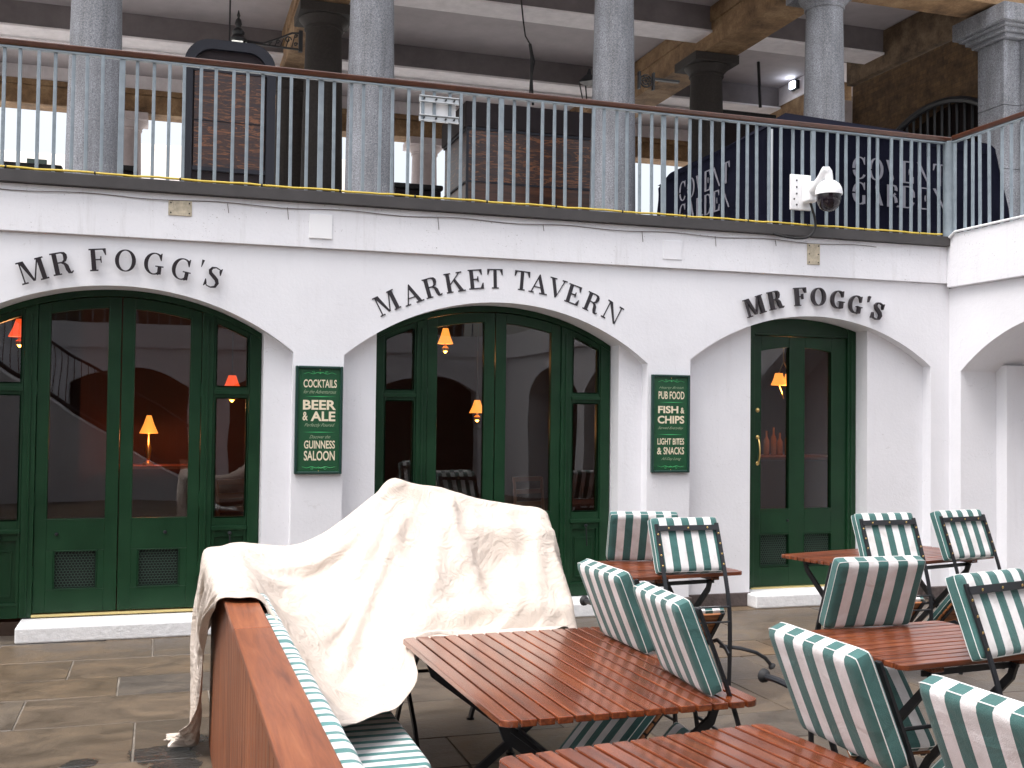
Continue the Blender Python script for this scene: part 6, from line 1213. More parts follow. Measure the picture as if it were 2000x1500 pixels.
3,-5,-6,-6,-5,-7,-8,-7,-8,-8,-9,-9,-9,-9,-9,-9,-7,-11,-28,-27,-29,-28,-28,-29,-45,-54,-53,-51,-33,-15,-13,1,1,-2,-3,-1,-111,-2,-1,7,11,10,11,12,13,15,17,18,18,20,15,14,18,21,39,0,1,1,6,6,7,8,5,4,4,2,3,3,6,9,0,3,3,4,0,8,1,11,3,1,0,12,6,10,11,9,11,11,13,11,11,12,
2,-5,-5,-5,-6,-7,-7,-8,-8,-8,-8,-9,-9,-8,-9,-9,-9,-12,-27,-28,-29,-28,-28,-28,-42,-53,-53,-51,-33,-19,-12,1,0,-1,-2,-2,-95,-3,-3,5,10,11,11,12,13,14,17,18,18,19,15,14,17,22,27,5,5,5,5,7,6,6,2,4,3,2,3,6,8,4,4,4,4,3,-1,1,7,10,0,-3,3,14,10,10,8,10,12,12,12,10,12,12,
2,-5,-4,-6,-6,-7,-7,-7,-7,-8,-8,-9,-9,-8,-8,-9,-9,-10,-31,-29,-28,-29,-28,-28,-40,-52,-52,-51,-33,-20,-14,1,1,-1,-3,-85,-6,-4,-1,7,9,11,13,14,11,16,16,17,18,19,14,14,17,20,30,5,5,6,5,5,5,3,4,4,4,3,3,6,7,6,4,4,3,2,0,-2,10,7,-6,0,4,13,9,13,9,11,12,12,10,12,11,13,
2,-4,-5,-5,-6,-7,-7,-7,-7,-8,-8,-8,-8,-8,-9,-8,-9,-9,-32,-30,-30,-29,-28,-28,-40,-51,-51,-50,-32,-22,-14,1,0,1,-4,-2,-74,-5,-3,5,11,12,11,11,15,15,15,17,17,19,14,13,17,20,32,5,4,3,4,5,5,5,5,4,4,4,3,4,5,8,4,3,3,1,-5,4,9,4,-6,0,5,11,13,11,11,12,11,12,11,11,12,12,
1,-3,-5,-4,-6,-7,-7,-7,-7,-7,-8,-8,-8,-8,-8,-9,-8,-9,-28,-34,-32,-29,-29,-28,-39,-51,-50,-49,-31,-24,3,-17,1,1,-4,-2,-61,-5,-1,3,11,10,9,14,13,15,16,15,17,19,14,13,16,19,29,9,4,4,4,5,6,5,5,4,4,3,2,-1,11,6,3,2,3,1,-5,8,6,1,-7,1,7,12,12,11,12,11,12,11,12,10,12,12,
2,-3,-4,-5,-6,-6,-7,-7,-7,-7,-7,-8,-8,-8,-8,-8,-8,-9,-24,-34,-35,-32,-29,-29,-40,-50,-49,-47,-29,-27,2,-16,0,1,-4,-1,-48,-6,-2,6,9,7,12,12,15,15,13,16,16,19,13,13,16,19,27,11,5,5,4,6,5,6,4,4,4,2,1,0,-1,11,2,5,2,3,-4,5,1,4,-5,1,9,12,12,12,11,12,11,12,11,9,13,12,
2,-3,-5,-3,-6,-6,-7,-7,-7,-7,-7,-7,-8,-7,-9,-8,-8,-8,-22,-31,-35,-36,-32,-29,-41,-49,-48,-43,-33,-28,3,-17,1,1,-4,-2,-34,-6,-2,4,7,11,10,14,14,12,15,14,16,19,14,12,16,19,25,13,5,5,6,5,6,5,4,4,2,2,1,0,0,-1,10,0,4,3,1,-3,6,2,-4,1,12,12,12,11,11,12,12,11,9,11,12,13,
2,-4,-3,-4,-6,-6,-6,-7,-6,-7,-7,-7,-8,-7,-8,-8,-8,-8,-19,-30,-34,-36,-35,-33,-40,-49,-48,-47,-31,-19,-14,-7,2,3,-7,-2,-21,-5,-3,0,11,8,13,13,12,13,13,14,17,19,15,14,15,17,24,13,5,5,6,5,6,5,4,3,3,1,1,0,0,-2,1,8,-1,3,0,2,-2,2,-1,6,13,12,11,11,12,12,11,11,8,11,12,13,
2,-3,-4,-3,-6,-6,-6,-6,-7,-7,-6,-7,-8,-7,-7,-8,-8,-8,-16,-30,-32,-35,-36,-35,-42,-49,-47,-46,-32,-26,1,-8,4,3,-14,-8,-8,-5,-6,5,8,10,12,12,12,12,13,14,17,23,15,13,14,16,21,13,5,3,7,5,6,4,3,1,-1,6,1,1,1,0,-3,3,2,0,-1,4,2,2,0,6,14,11,12,11,11,12,11,9,8,12,13,12,
2,-3,-4,-3,-5,-6,-6,-6,-7,-6,-7,-7,-7,-7,-7,-8,-8,-7,-16,-28,-30,-33,-35,-35,-43,-48,-44,-42,-33,-25,-6,-4,3,4,-12,-10,-7,-6,-5,4,9,10,11,11,11,11,13,15,22,23,15,11,13,14,20,11,5,4,1,8,6,2,-3,1,2,6,4,-1,1,2,1,-2,5,1,-1,4,3,3,0,6,12,12,10,12,11,11,10,7,11,12,12,11,
2,-3,-3,-3,-6,-5,-6,-6,-6,-6,-7,-7,-7,-7,-7,-7,-8,-7,-16,-27,-29,-30,-34,-34,-40,-47,-43,-42,-32,-25,-2,-12,5,4,-10,-11,-7,-6,-4,4,8,10,9,10,11,11,14,20,22,23,14,10,12,13,17,9,5,4,3,-1,9,-1,-1,1,2,2,3,4,4,3,2,0,3,1,-2,5,4,1,0,7,12,10,11,11,11,11,9,6,12,12,12,-5,
2,-3,-3,-3,-5,-6,-5,-6,-6,-6,-6,-7,-7,-6,-7,-7,-8,-7,-16,-26,-27,-30,-31,-33,-37,-45,-42,-39,-34,-24,-6,-11,4,4,-8,-12,-7,-6,-3,3,7,9,9,9,9,12,17,21,24,23,14,9,11,12,17,5,3,5,1,2,0,6,-1,4,1,4,3,4,4,2,2,-3,3,2,-4,5,4,2,0,7,12,10,11,10,12,10,5,9,13,11,-2,-7,
2,-2,-3,-4,-4,-6,-5,-6,-5,-6,-7,-6,-7,-6,-7,-7,-7,-7,-16,-25,-27,-27,-30,-31,-33,-43,-40,-39,-35,-24,-16,-3,4,4,-5,-14,-8,-7,-4,3,7,6,8,10,11,16,20,20,22,23,14,9,9,11,17,4,0,3,3,0,5,2,2,3,3,3,2,4,5,2,1,-4,1,4,-6,5,5,1,0,8,12,9,11,11,12,6,6,11,12,-1,-5,1,
3,-3,-3,-3,-5,-5,-5,-6,-5,-6,-6,-6,-6,-7,-7,-6,-7,-7,-16,-25,-25,-27,-27,-30,-30,-40,-38,-39,-37,-23,-16,-3,3,3,0,-17,-9,-7,-6,2,7,8,8,12,15,17,16,19,23,22,14,9,8,9,15,4,1,0,0,3,2,7,3,3,3,0,0,7,5,2,2,-5,-1,4,-6,4,5,2,-1,9,11,10,11,12,8,4,9,13,1,-5,4,8,
2,-3,-3,-3,-4,-6,-4,-6,-5,-5,-6,-6,-6,-7,-6,-7,-6,-7,-16,-24,-25,-25,-27,-27,-29,-36,-39,-38,-36,-24,-16,-2,3,3,3,-18,-10,-8,-7,1,6,7,12,14,16,17,18,17,19,22,14,9,9,8,13,2,2,0,-1,-3,7,5,5,3,2,-1,0,10,6,2,1,-4,-3,3,-6,2,7,1,-1,10,11,10,11,10,5,7,11,3,-4,7,8,8,
2,-3,-3,-2,-4,-6,-4,-6,-5,-5,-5,-6,-6,-6,-7,-6,-6,-7,-16,-23,-24,-24,-26,-27,-27,-34,-38,-39,-36,-23,-6,-10,4,2,4,-15,-11,-9,-7,0,5,11,12,14,15,18,18,16,16,20,14,10,9,8,12,0,2,1,0,-7,3,8,6,4,1,-1,0,13,5,2,1,-4,-4,2,-5,-1,8,2,-1,10,11,10,11,6,5,11,4,-3,8,9,7,8,
3,-3,-3,-3,-4,-5,-5,-5,-5,-5,-5,-5,-6,-6,-6,-7,-6,-6,-15,-22,-22,-25,-25,-26,-27,-32,-37,-38,-36,-24,-13,10,-6,3,3,-13,-11,-10,-7,1,8,10,12,13,16,17,18,17,12,17,13,12,9,8,10,1,1,1,0,-7,0,7,8,4,2,-4,0,17,5,1,1,-3,-6,3,-4,-6,9,3,-1,10,11,12,8,3,9,7,-2,9,9,8,7,7,
2,-3,-3,-3,-3,-5,-5,-5,-5,-4,-5,-6,-5,-6,-6,-6,-6,-6,-13,-22,-21,-23,-25,-25,-26,-31,-37,-38,-35,-23,-9,1,-5,7,3,-12,-20,-4,-4,3,8,11,11,12,13,16,19,20,15,9,12,12,11,8,9,2,0,1,1,-7,-4,6,8,5,0,-5,2,20,4,2,0,-2,-8,4,-3,-9,9,4,0,10,11,11,3,8,7,0,10,9,9,7,7,5,
2,-3,-2,-3,-4,-4,-5,-5,-5,-5,-4,-5,-5,-6,-5,-6,-6,-6,-11,-21,-21,-22,-24,-24,-26,-28,-36,-37,-36,-23,-14,-1,2,2,3,-20,-8,-4,-3,5,10,11,11,12,13,13,14,18,21,13,4,12,12,9,8,1,2,0,0,-3,-10,5,7,4,-2,-5,9,19,3,2,1,-3,-11,8,-3,-10,8,5,0,11,11,5,6,9,2,10,10,9,7,7,6,3,
3,-3,-3,-3,-3,-5,-4,-5,-5,-5,-4,-4,-5,-5,-6,-6,-5,-6,-10,-21,-20,-21,-22,-23,-25,-26,-35,-37,-35,-22,-13,0,-2,4,2,-20,-7,-4,-2,6,10,12,11,12,13,13,13,13,15,20,4,7,12,11,8,2,1,0,0,-2,-12,2,7,3,-7,-4,21,11,4,1,1,-2,-13,10,-1,-11,7,6,1,11,7,4,10,4,10,10,10,8,7,6,5,2,
2,-3,-2,-3,-4,-4,-4,-5,-4,-5,-5,-4,-5,-5,-5,-5,-6,-5,-10,-18,-20,-21,-21,-23,-23,-24,-35,-36,-31,-22,-19,3,-7,2,2,-14,-1,-4,-1,6,11,11,11,12,12,12,13,13,13,12,14,-1,11,13,7,3,1,1,-1,-1,-11,-4,8,1,-10,-4,28,6,3,-1,3,-2,-11,10,1,-11,5,7,3,9,2,11,6,10,10,10,9,7,7,5,3,0,
2,-2,-3,-2,-4,-4,-4,-5,-4,-5,-4,-5,-4,-5,-4,-6,-5,-5,-9,-19,-18,-20,-21,-21,-23,-20,-34,-34,-34,-21,-13,2,-10,2,2,-11,-7,-2,5,5,9,13,11,11,12,11,12,12,12,13,7,6,4,12,9,3,-2,4,-1,-1,-6,-12,8,3,-14,2,22,5,2,-1,3,-3,-8,10,1,-7,2,9,3,2,10,8,10,11,10,9,7,8,7,3,0,0,
2,-2,-2,-3,-3,-4,-5,-4,-4,-4,-5,-4,-5,-4,-4,-5,-5,-5,-8,-19,-18,-20,-18,-21,-22,-20,-32,-32,-31,-20,-13,0,-9,2,3,-11,-4,-2,-1,6,11,16,8,8,16,11,8,12,12,12,8,6,0,9,10,4,-3,6,-1,-1,-3,-16,4,6,-12,5,12,5,2,0,1,-4,-4,9,1,-5,3,5,2,8,11,10,10,10,8,5,6,9,9,-2,-2,6,
3,-2,-3,-2,-4,-4,-4,-4,-4,-4,-4,-4,-5,-4,-4,-5,-4,-5,-7,-18,-18,-18,-20,-19,-21,-18,-31,-30,-29,-20,-14,0,-8,2,3,-8,-3,-2,0,6,9,10,11,10,12,9,14,8,10,11,9,7,5,-3,10,6,-4,8,0,-1,-3,-13,-3,7,-11,8,6,3,1,1,0,-6,2,7,2,1,2,4,2,9,11,8,9,8,9,8,8,7,-1,-3,5,8,
0,0,-3,-2,-3,-4,-4,-4,-4,-4,-4,-4,-4,-4,-4,-4,-5,-4,-7,-17,-17,-18,-18,-20,-19,-18,-28,-29,-27,-21,-14,0,-7,3,3,-7,-1,-1,0,6,9,10,10,10,11,10,9,10,7,8,7,9,7,-6,5,9,-3,8,1,-1,-3,-8,-10,7,-12,13,0,1,1,1,1,-1,4,6,4,3,2,4,2,6,10,8,9,8,9,8,-1,5,-3,6,8,8,
2,-1,-1,-2,-3,-4,-4,-4,-4,-3,-4,-4,-3,-4,-5,-4,-4,-5,-6,-16,-16,-18,-17,-19,-19,-16,-28,-27,-26,-19,-14,0,-7,3,3,-5,0,0,1,6,9,9,10,10,10,10,9,8,7,6,2,7,7,5,-9,9,-1,10,1,-2,-2,-4,-16,7,-11,14,-2,1,2,2,4,3,3,5,4,3,0,3,3,5,9,9,9,8,8,1,-2,2,7,9,6,-1,
3,-2,-1,-2,-3,-3,-4,-4,-3,-4,-3,-4,-3,-4,-4,-4,-4,-5,-5,-16,-16,-16,-17,-18,-18,-17,-25,-26,-24,-19,-14,-5,-2,2,5,-2,0,1,1,6,9,9,9,10,11,9,8,7,6,4,0,2,7,7,-3,-2,2,11,1,-2,-3,-2,-19,8,-10,16,0,1,3,3,3,4,3,5,3,3,2,-2,5,4,9,9,9,7,-1,1,4,7,7,2,-1,-7,
1,-1,-1,-1,-3,-3,-4,-4,-3,-4,-3,-3,-3,-4,-4,-3,-4,-5,-5,-15,-15,-16,-16,-17,-17,-17,-24,-24,-24,-17,-14,0,-7,2,4,-7,-1,6,4,8,4,9,10,11,12,10,9,4,4,3,-1,-1,5,7,6,-12,1,14,1,-2,-2,-2,-15,2,-6,17,1,2,2,4,4,4,0,7,3,3,1,-4,7,3,9,9,7,0,3,5,7,3,-3,-1,1,4,
2,-1,-1,-1,-2,-4,-3,-4,-3,-4,-3,-3,-3,-3,-3,-4,-4,-4,-5,-14,-15,-16,-15,-15,-17,-16,-23,-22,-23,-17,-11,-7,-1,2,1,-2,-2,-2,4,9,15,10,10,11,9,7,6,5,4,2,-1,-3,1,6,7,1,-15,15,3,-2,-2,-2,-6,-5,-6,18,2,2,3,4,4,4,1,4,6,2,1,-2,4,4,9,6,2,5,6,3,-1,0,2,4,4,4,
2,-1,0,-2,-2,-3,-3,-4,-3,-4,-3,-3,-3,-3,-2,-3,-4,-4,-4,-14,-15,-15,-15,-16,-13,-16,-21,-22,-22,-16,-15,-1,-1,1,2,-3,0,0,5,7,11,12,12,10,8,6,5,5,3,2,-1,-3,-2,2,7,5,-7,-1,8,-2,-1,-3,2,-14,-6,22,3,3,3,3,2,3,1,5,6,3,3,0,2,4,6,4,7,4,0,2,2,4,4,4,3,5,
2,-1,-1,-1,-1,-3,-3,-4,-3,-3,-4,-3,-2,-3,-4,-1,-3,-4,-4,-13,-15,-14,-14,-16,-16,-16,-21,-21,-20,-14,-6,-4,-2,2,2,-1,1,2,2,9,12,10,10,8,7,5,5,4,3,3,-1,-3,-3,-1,4,6,-1,-5,6,-1,-3,3,1,-18,3,18,2,3,4,3,3,2,2,2,2,3,4,4,4,4,5,3,4,3,4,3,3,4,4,5,3,3,
2,-2,-2,-2,0,-1,-3,-3,-3,-3,-3,-4,-3,-1,-3,-4,-1,-3,-4,-12,-14,-14,-14,-15,-15,-17,-21,-19,-20,-13,-9,3,-1,2,2,1,2,3,3,7,10,9,8,5,5,4,4,4,4,3,2,-2,-2,-3,0,5,2,1,-1,-2,3,0,-6,2,-1,10,2,4,3,4,3,3,2,2,2,3,4,5,4,4,4,3,4,3,3,4,4,1,3,2,1,3,
2,-3,-1,-3,-3,3,-2,-3,-3,-3,-3,-3,-3,-3,-1,-3,-4,0,-4,-12,-12,-14,-13,-14,-15,-16,-19,-18,-19,-12,-8,5,-4,3,2,2,2,3,3,6,7,5,0,2,3,4,3,5,5,6,5,5,0,-2,-2,1,3,1,-2,2,0,-6,5,4,2,3,2,3,4,4,3,3,3,3,3,3,3,5,5,6,2,2,4,2,1,3,2,3,2,3,2,3,
2,-2,-3,-2,-2,-2,3,-3,-3,-3,-3,-3,-2,-3,-3,-1,-3,-3,-2,-11,-11,-12,-14,-13,-13,-15,-18,-17,-17,-11,-6,-1,1,2,2,2,1,0,0,2,5,5,4,4,4,4,4,5,5,6,2,1,2,3,-1,-2,2,0,1,-1,-5,5,4,2,1,2,4,3,3,3,3,3,4,3,4,5,5,6,3,4,3,0,-4,-1,7,3,4,4,4,3,4,2,
2,-2,-2,-2,-2,-2,-1,1,-3,-2,-3,-3,-3,-2,-3,-3,-1,-2,-5,-8,-11,-11,-11,-13,-12,-14,-16,-16,-16,-10,-6,0,0,2,2,2,0,0,0,3,5,4,4,4,4,3,2,5,6,5,3,1,1,-1,0,1,-2,0,-1,-5,4,4,2,3,3,4,3,4,3,3,3,3,4,3,4,4,4,4,-1,-3,4,9,0,-4,-5,-2,3,4,5,5,5,3,
1,-1,-2,-2,-2,-1,-2,0,-1,-2,-3,-2,-3,-2,-3,-2,-2,-3,-3,-9,-10,-10,-10,-11,-11,-13,-15,-15,-14,-9,-7,4,-2,2,2,1,0,0,0,2,3,3,3,4,4,4,5,5,5,2,0,-1,-1,0,-1,-2,-5,-1,4,4,4,4,4,3,3,4,4,2,4,3,3,2,3,2,3,3,3,-1,-6,0,3,11,7,-5,-2,-6,-7,0,4,5,4,4,
2,-3,1,-2,-2,-1,-2,-1,-1,-1,-2,-2,-3,-2,-3,-2,-2,-2,-5,-8,-8,-9,-9,-10,-11,-11,-14,-14,-13,-8,-4,3,-2,2,2,0,1,-1,0,1,3,3,3,4,3,4,5,3,2,3,0,1,0,-1,-1,0,-5,-2,3,5,3,4,3,4,4,5,3,2,3,2,1,1,2,2,2,2,0,-5,5,-7,1,8,12,3,-8,-2,-5,-9,-4,2,4,4,
0,-1,0,-1,-1,-2,-1,-1,-2,-1,-1,-2,-2,-2,-2,-2,-2,-2,-4,-8,-8,-8,-9,-9,-9,-10,-13,-13,-12,-7,-2,-2,3,2,1,1,0,-1,0,1,3,2,3,3,3,4,2,3,2,4,1,0,0,0,-1,0,-1,-1,0,3,3,4,3,4,4,2,3,0,1,1,1,1,1,2,1,1,-2,0,7,-9,-2,4,12,10,-3,-8,-3,-5,-9,-7,-1,3,
2,0,0,-1,-1,-2,-1,-1,-1,-2,-1,-1,-2,-2,-2,-1,-2,-2,-4,-7,-7,-8,-8,-8,-8,-10,-11,-12,-11,-7,-4,1,-1,0,1,1,2,2,-2,1,4,3,4,2,3,2,2,3,4,4,1,1,-1,0,-3,-1,3,3,-5,-1,-3,1,3,4,3,3,0,2,2,2,2,2,1,2,1,0,0,1,8,-7,-8,3,7,13,6,-8,-8,-4,-4,-8,-7,-5,
2,0,-1,0,-1,-1,-1,-1,-1,-1,-1,-2,-1,-2,-1,-2,-1,-1,-4,-6,-7,-7,-7,-8,-7,-9,-11,-10,-10,-6,-3,-1,0,-1,3,1,2,0,0,1,3,3,2,2,2,3,3,4,4,3,2,-1,0,-1,-3,-9,8,1,-1,-1,-3,-2,0,1,2,3,3,1,2,1,2,3,3,2,0,1,0,0,8,-3,-8,-3,4,10,12,-1,-8,-9,-4,-5,-5,-7,
3,-1,-2,1,-1,-1,-1,0,-1,-1,-1,-1,-1,-2,-1,-1,-1,-1,-4,-5,-6,-6,-6,-7,-7,-9,-9,-10,-8,-5,-2,-4,0,1,0,0,2,1,2,2,3,2,1,3,2,3,4,3,3,3,0,-2,-3,-6,-12,9,-5,0,7,-5,4,1,0,1,1,1,0,0,1,1,3,2,5,4,0,0,0,-1,7,2,-8,-5,0,6,13,6,-6,-9,-8,-5,-4,-5,
2,-1,-1,-1,-1,0,1,-1,0,-1,-1,-1,-1,-2,-1,-1,-1,-1,-3,-4,-5,-6,-5,-6,-6,-8,-8,-9,-7,-4,-3,-2,0,0,1,1,1,1,1,1,2,2,2,3,3,3,2,2,1,0,-2,-5,-8,-11,4,5,-9,0,12,-2,-4,1,2,0,1,1,0,1,1,2,3,3,4,8,2,-2,0,0,1,9,-8,-6,-2,2,10,12,-3,-8,-8,-7,-6,-6,
2,-1,-1,-1,0,0,1,-1,0,-1,0,-1,-1,-2,-1,-1,0,-1,-2,-5,-5,-4,-4,-5,-6,-6,-8,-7,-5,-4,-2,-3,0,1,1,1,0,0,0,2,3,2,3,2,1,1,1,0,-2,-3,-5,-9,-12,3,8,-8,-6,1,14,4,-4,-3,-1,1,1,1,1,1,1,2,2,4,4,8,7,-1,-2,0,2,9,-6,-5,-3,-3,6,12,4,-7,-8,-8,-7,-7,
2,-1,-1,0,-1,0,0,0,0,0,0,-1,-1,-1,-1,-1,-1,-1,-2,-3,-3,-4,-5,-4,-3,-5,-7,-6,-4,-3,-1,-2,0,1,-1,0,1,1,1,2,2,1,1,0,0,-1,-2,-2,-4,-7,-10,-11,3,8,-5,-7,-3,0,14,10,-3,-3,-1,-3,1,1,1,1,1,2,3,4,4,6,10,4,-2,-1,1,8,-2,-5,-3,-2,-2,8,10,-4,-8,-8,-8,-8,
2,-1,0,-1,-1,1,0,1,0,0,-1,0,-1,-1,-1,0,-1,-1,-3,-4,-3,-3,-3,-1,-3,-5,-6,-4,-1,-1,-1,-3,0,0,0,1,1,1,0,0,0,0,-2,-1,-3,-2,-3,-5,-7,-11,-11,3,8,-4,-7,-4,-2,0,14,14,1,-4,-1,1,-3,-1,0,1,1,2,3,4,5,5,7,10,1,-2,0,7,3,-5,-3,-1,-3,1,10,-1,-7,-8,-8,-9,
2,-1,0,-1,0,1,0,0,0,0,0,0,-1,0,-1,0,-1,0,-2,-3,-3,-3,-3,-2,-3,-3,-2,-2,0,2,-2,-4,0,0,0,0,-1,-1,-1,-2,-2,-2,-2,-2,-4,-3,-6,-9,-11,-10,4,7,-3,-7,-4,-3,-3,2,14,14,6,-2,-4,0,4,-3,-1,-1,1,2,2,4,5,6,6,7,9,-1,-1,2,9,-4,-2,-2,-3,-2,6,-1,-2,-9,-8,-10,
2,0,-1,0,-1,0,-1,0,0,0,-1,0,-1,0,0,-1,0,0,-2,-3,-2,-2,-2,-1,0,0,0,-1,1,0,0,-4,-2,-2,-3,-3,-3,-2,-3,-3,-2,-2,-1,0,-5,-7,-10,-10,-9,4,6,-3,-6,-4,-3,-4,-2,3,15,12,10,1,-2,-4,1,7,-3,-2,0,1,2,4,5,5,7,6,6,7,-1,1,10,-3,-2,-2,-2,-3,-2,0,1,-8,-8,-10,
2,0,0,-1,0,0,-1,0,0,0,0,0,-1,0,0,0,-1,0,-1,-1,-2,-1,-1,0,0,1,1,1,-11,-4,-4,0,8,-3,-2,-2,-3,-2,-3,-3,-3,-3,-5,-7,-8,-9,-11,-6,4,4,-2,-5,-4,-4,-4,-3,-1,5,14,10,14,3,0,-2,-3,2,9,-1,-1,-1,1,3,5,5,7,6,5,4,7,0,8,0,-1,-3,-2,-3,-1,-4,-3,-3,-9,-10,
2,0,0,0,-1,0,0,-1,0,0,0,-1,1,0,0,0,0,1,0,-1,-1,0,0,0,2,1,0,-8,-11,0,-8,-1,8,-9,-5,1,-1,-2,-2,-3,-5,-5,-7,-8,-9,-8,-3,3,2,-1,-4,-4,-4,-4,-5,-1,0,5,15,9,14,6,3,-1,-3,-1,2,9,3,0,0,2,3,6,6,6,6,4,4,6,3,5,-2,-2,-4,-1,-3,-3,-4,-5,-9,-9,
2,0,0,0,0,0,-1,0,0,0,0,0,0,1,0,1,0,0,1,0,0,0,1,2,0,-2,-9,-8,4,-4,-12,-4,8,-4,-12,-7,-4,-2,0,-3,-4,-6,-8,-7,-5,0,2,1,-1,-3,-4,-4,-3,-6,-4,0,-1,8,14,11,11,8,5,2,-2,-1,0,1,6,8,4,2,3,2,7,6,6,6,4,4,5,5,-2,-3,-2,-3,-3,-3,-4,-7,-9,-9,
2,0,1,0,0,-1,0,0,0,0,0,0,1,0,1,1,0,1,1,0,1,1,1,0,-5,-8,-6,-4,-9,12,-14,-6,7,-2,-6,-11,-9,-7,-5,-4,-4,-5,-2,-1,1,1,0,-1,-3,-5,-5,-1,-4,-7,-3,0,0,9,13,8,12,10,6,6,0,-1,1,1,2,3,5,5,6,6,7,7,6,5,5,5,5,4,-2,-3,-3,-3,-4,-4,-5,-7,-8,-9,
3,0,0,0,0,0,0,0,0,0,0,1,1,0,1,1,1,1,1,2,2,0,-4,-11,0,-6,-6,-15,13,5,-12,-10,6,-1,-3,-6,-10,-8,-5,-5,-4,-3,-1,0,-1,0,-3,-3,-5,-7,-4,1,-4,-8,-2,0,0,11,12,6,12,11,7,7,5,0,1,2,3,4,5,6,6,7,7,6,6,5,5,5,5,3,-1,-7,-6,-5,-4,-4,-2,-9,-7,-4,
2,0,0,0,1,0,0,0,0,0,1,1,1,0,1,4,3,3,1,0,0,-6,-13,-1,-5,-7,-20,11,13,-6,-6,-13,5,-1,-3,-3,-5,-7,-6,-5,-3,-2,-1,-2,-2,-4,-4,-4,-6,-10,-1,3,-4,-9,-2,2,-1,12,10,7,11,11,7,7,7,6,0,4,4,5,6,7,7,7,7,6,5,5,5,4,5,-7,-2,3,-6,-6,-5,-5,-5,-5,-5,-5,
2,0,1,0,0,0,0,1,0,1,1,3,2,3,4,4,1,-1,-2,3,-7,-13,-14,5,-6,-3,-14,11,10,-5,-11,-12,2,0,-2,-3,-3,-4,-4,-4,-4,-3,-3,-4,-4,-4,-5,-2,-9,-11,1,4,-4,-8,-1,-1,2,12,8,8,10,12,6,8,7,6,7,5,6,6,7,8,7,7,6,6,5,4,3,4,1,-13,-1,3,4,-6,-5,-5,-5,-5,-5,-5,
43,5,2,1,5,6,8,15,13,13,13,13,13,13,15,17,18,18,17,16,16,16,16,15,16,13,14,15,11,0,0,0,-8,-23,-20,-18,-18,-15,-17,-14,-10,-6,-1,-5,-3,-2,3,-4,-2,2,7,9,12,20,3,2,2,0,0,0,0,0,0,0,0,0,0,0,0,0,0,0,0,0,1,-1,-8,-15,-15,-14,-15,-14,-15,-14,-14,-14,-13,-12,-11,-11,-12,-11,
-4,3,3,2,11,6,3,12,17,16,13,13,13,13,14,16,18,17,17,16,17,16,15,16,16,14,14,15,11,0,0,0,-5,-25,-17,-18,-17,-16,-13,-15,-10,-8,-8,-5,-3,-3,4,-8,1,6,5,9,11,19,6,2,1,1,0,0,0,0,0,0,0,0,1,-1,0,0,0,2,-2,3,-3,-5,-6,-14,-14,-14,-15,-14,-14,-13,-13,-13,-13,-12,-13,-11,-10,-9,
-6,0,3,3,16,8,10,4,20,15,14,13,13,13,14,15,16,17,17,16,16,17,16,16,16,14,14,16,12,-1,1,4,-7,-26,-12,-21,-16,-16,-15,-14,-12,-9,-8,-6,-6,-1,-1,-1,0,5,5,9,11,17,8,4,0,1,0,0,0,0,0,0,1,-1,0,3,-3,0,0,0,4,-5,-7,-9,-7,-4,-11,-14,-15,-15,-15,-14,-14,-13,-11,-12,-9,-8,-10,-9,
6,-4,0,3,5,10,10,12,15,18,18,14,13,13,14,14,15,17,16,16,16,16,16,17,16,15,15,15,13,3,2,1,-3,-26,-14,-22,-19,-17,-14,-14,-11,-9,-8,-8,-2,-2,-1,-1,2,2,4,7,11,15,14,0,4,-1,0,0,0,0,-1,1,0,2,-2,0,4,-4,3,0,-6,-8,-11,-8,-7,-4,-5,-7,-15,-14,-16,-15,-13,-12,-10,-10,-9,-7,-11,-8,
-2,3,2,3,3,-1,11,18,15,14,17,16,16,14,13,13,15,16,16,16,16,15,16,17,16,15,15,15,14,0,0,0,3,-24,-22,-15,-15,-18,-15,-13,-12,-10,-10,-6,-5,-2,1,0,1,2,4,6,10,18,11,2,2,4,-1,-2,0,0,0,0,0,0,3,-3,0,3,-3,-6,-9,-11,-8,-7,-6,-7,-5,-4,-6,-14,-14,-14,-10,-12,-11,-9,-9,-9,-7,-9,
-5,0,7,4,4,-3,15,16,16,14,16,16,15,15,14,14,14,15,16,15,16,15,16,17,16,15,15,16,14,1,0,0,3,-22,-23,-19,-15,-14,-15,-13,-13,-11,-8,-8,-5,-3,0,1,2,2,4,5,12,18,16,3,3,-5,-1,0,0,0,0,0,0,0,0,3,-1,-5,-7,-8,-11,-10,-8,-7,-6,-5,-6,-4,-2,-3,-14,-12,-10,-11,-10,-10,-8,-9,-8,-8,
-6,1,4,4,3,4,17,15,13,17,15,18,15,15,14,14,15,14,15,15,15,15,15,17,17,16,15,15,15,3,-1,0,3,-21,-22,-20,-18,-11,-17,-15,-12,-9,-8,-8,-6,-4,-1,2,2,3,4,7,8,17,21,6,3,-1,-5,-3,-1,0,0,0,2,-1,-1,-2,-5,-10,-7,-6,-11,-10,-9,-7,-5,-6,-5,-4,-2,9,-8,-12,-10,-11,-9,-9,-8,-9,-9,-9,
7,-8,-2,3,5,9,16,12,16,19,14,17,16,16,15,14,14,15,15,15,15,14,15,16,16,16,15,16,15,5,-1,0,2,-18,-22,-21,-18,-15,-12,-15,-14,-10,-9,-8,-6,-4,-1,2,2,3,6,5,11,13,18,5,8,3,0,-1,-1,-2,-2,-2,-3,-4,-3,-4,-4,-10,-10,-8,-3,-13,-6,4,-9,-6,-5,-3,-1,-2,5,-12,-10,-9,-9,-9,-8,-9,-9,-10,
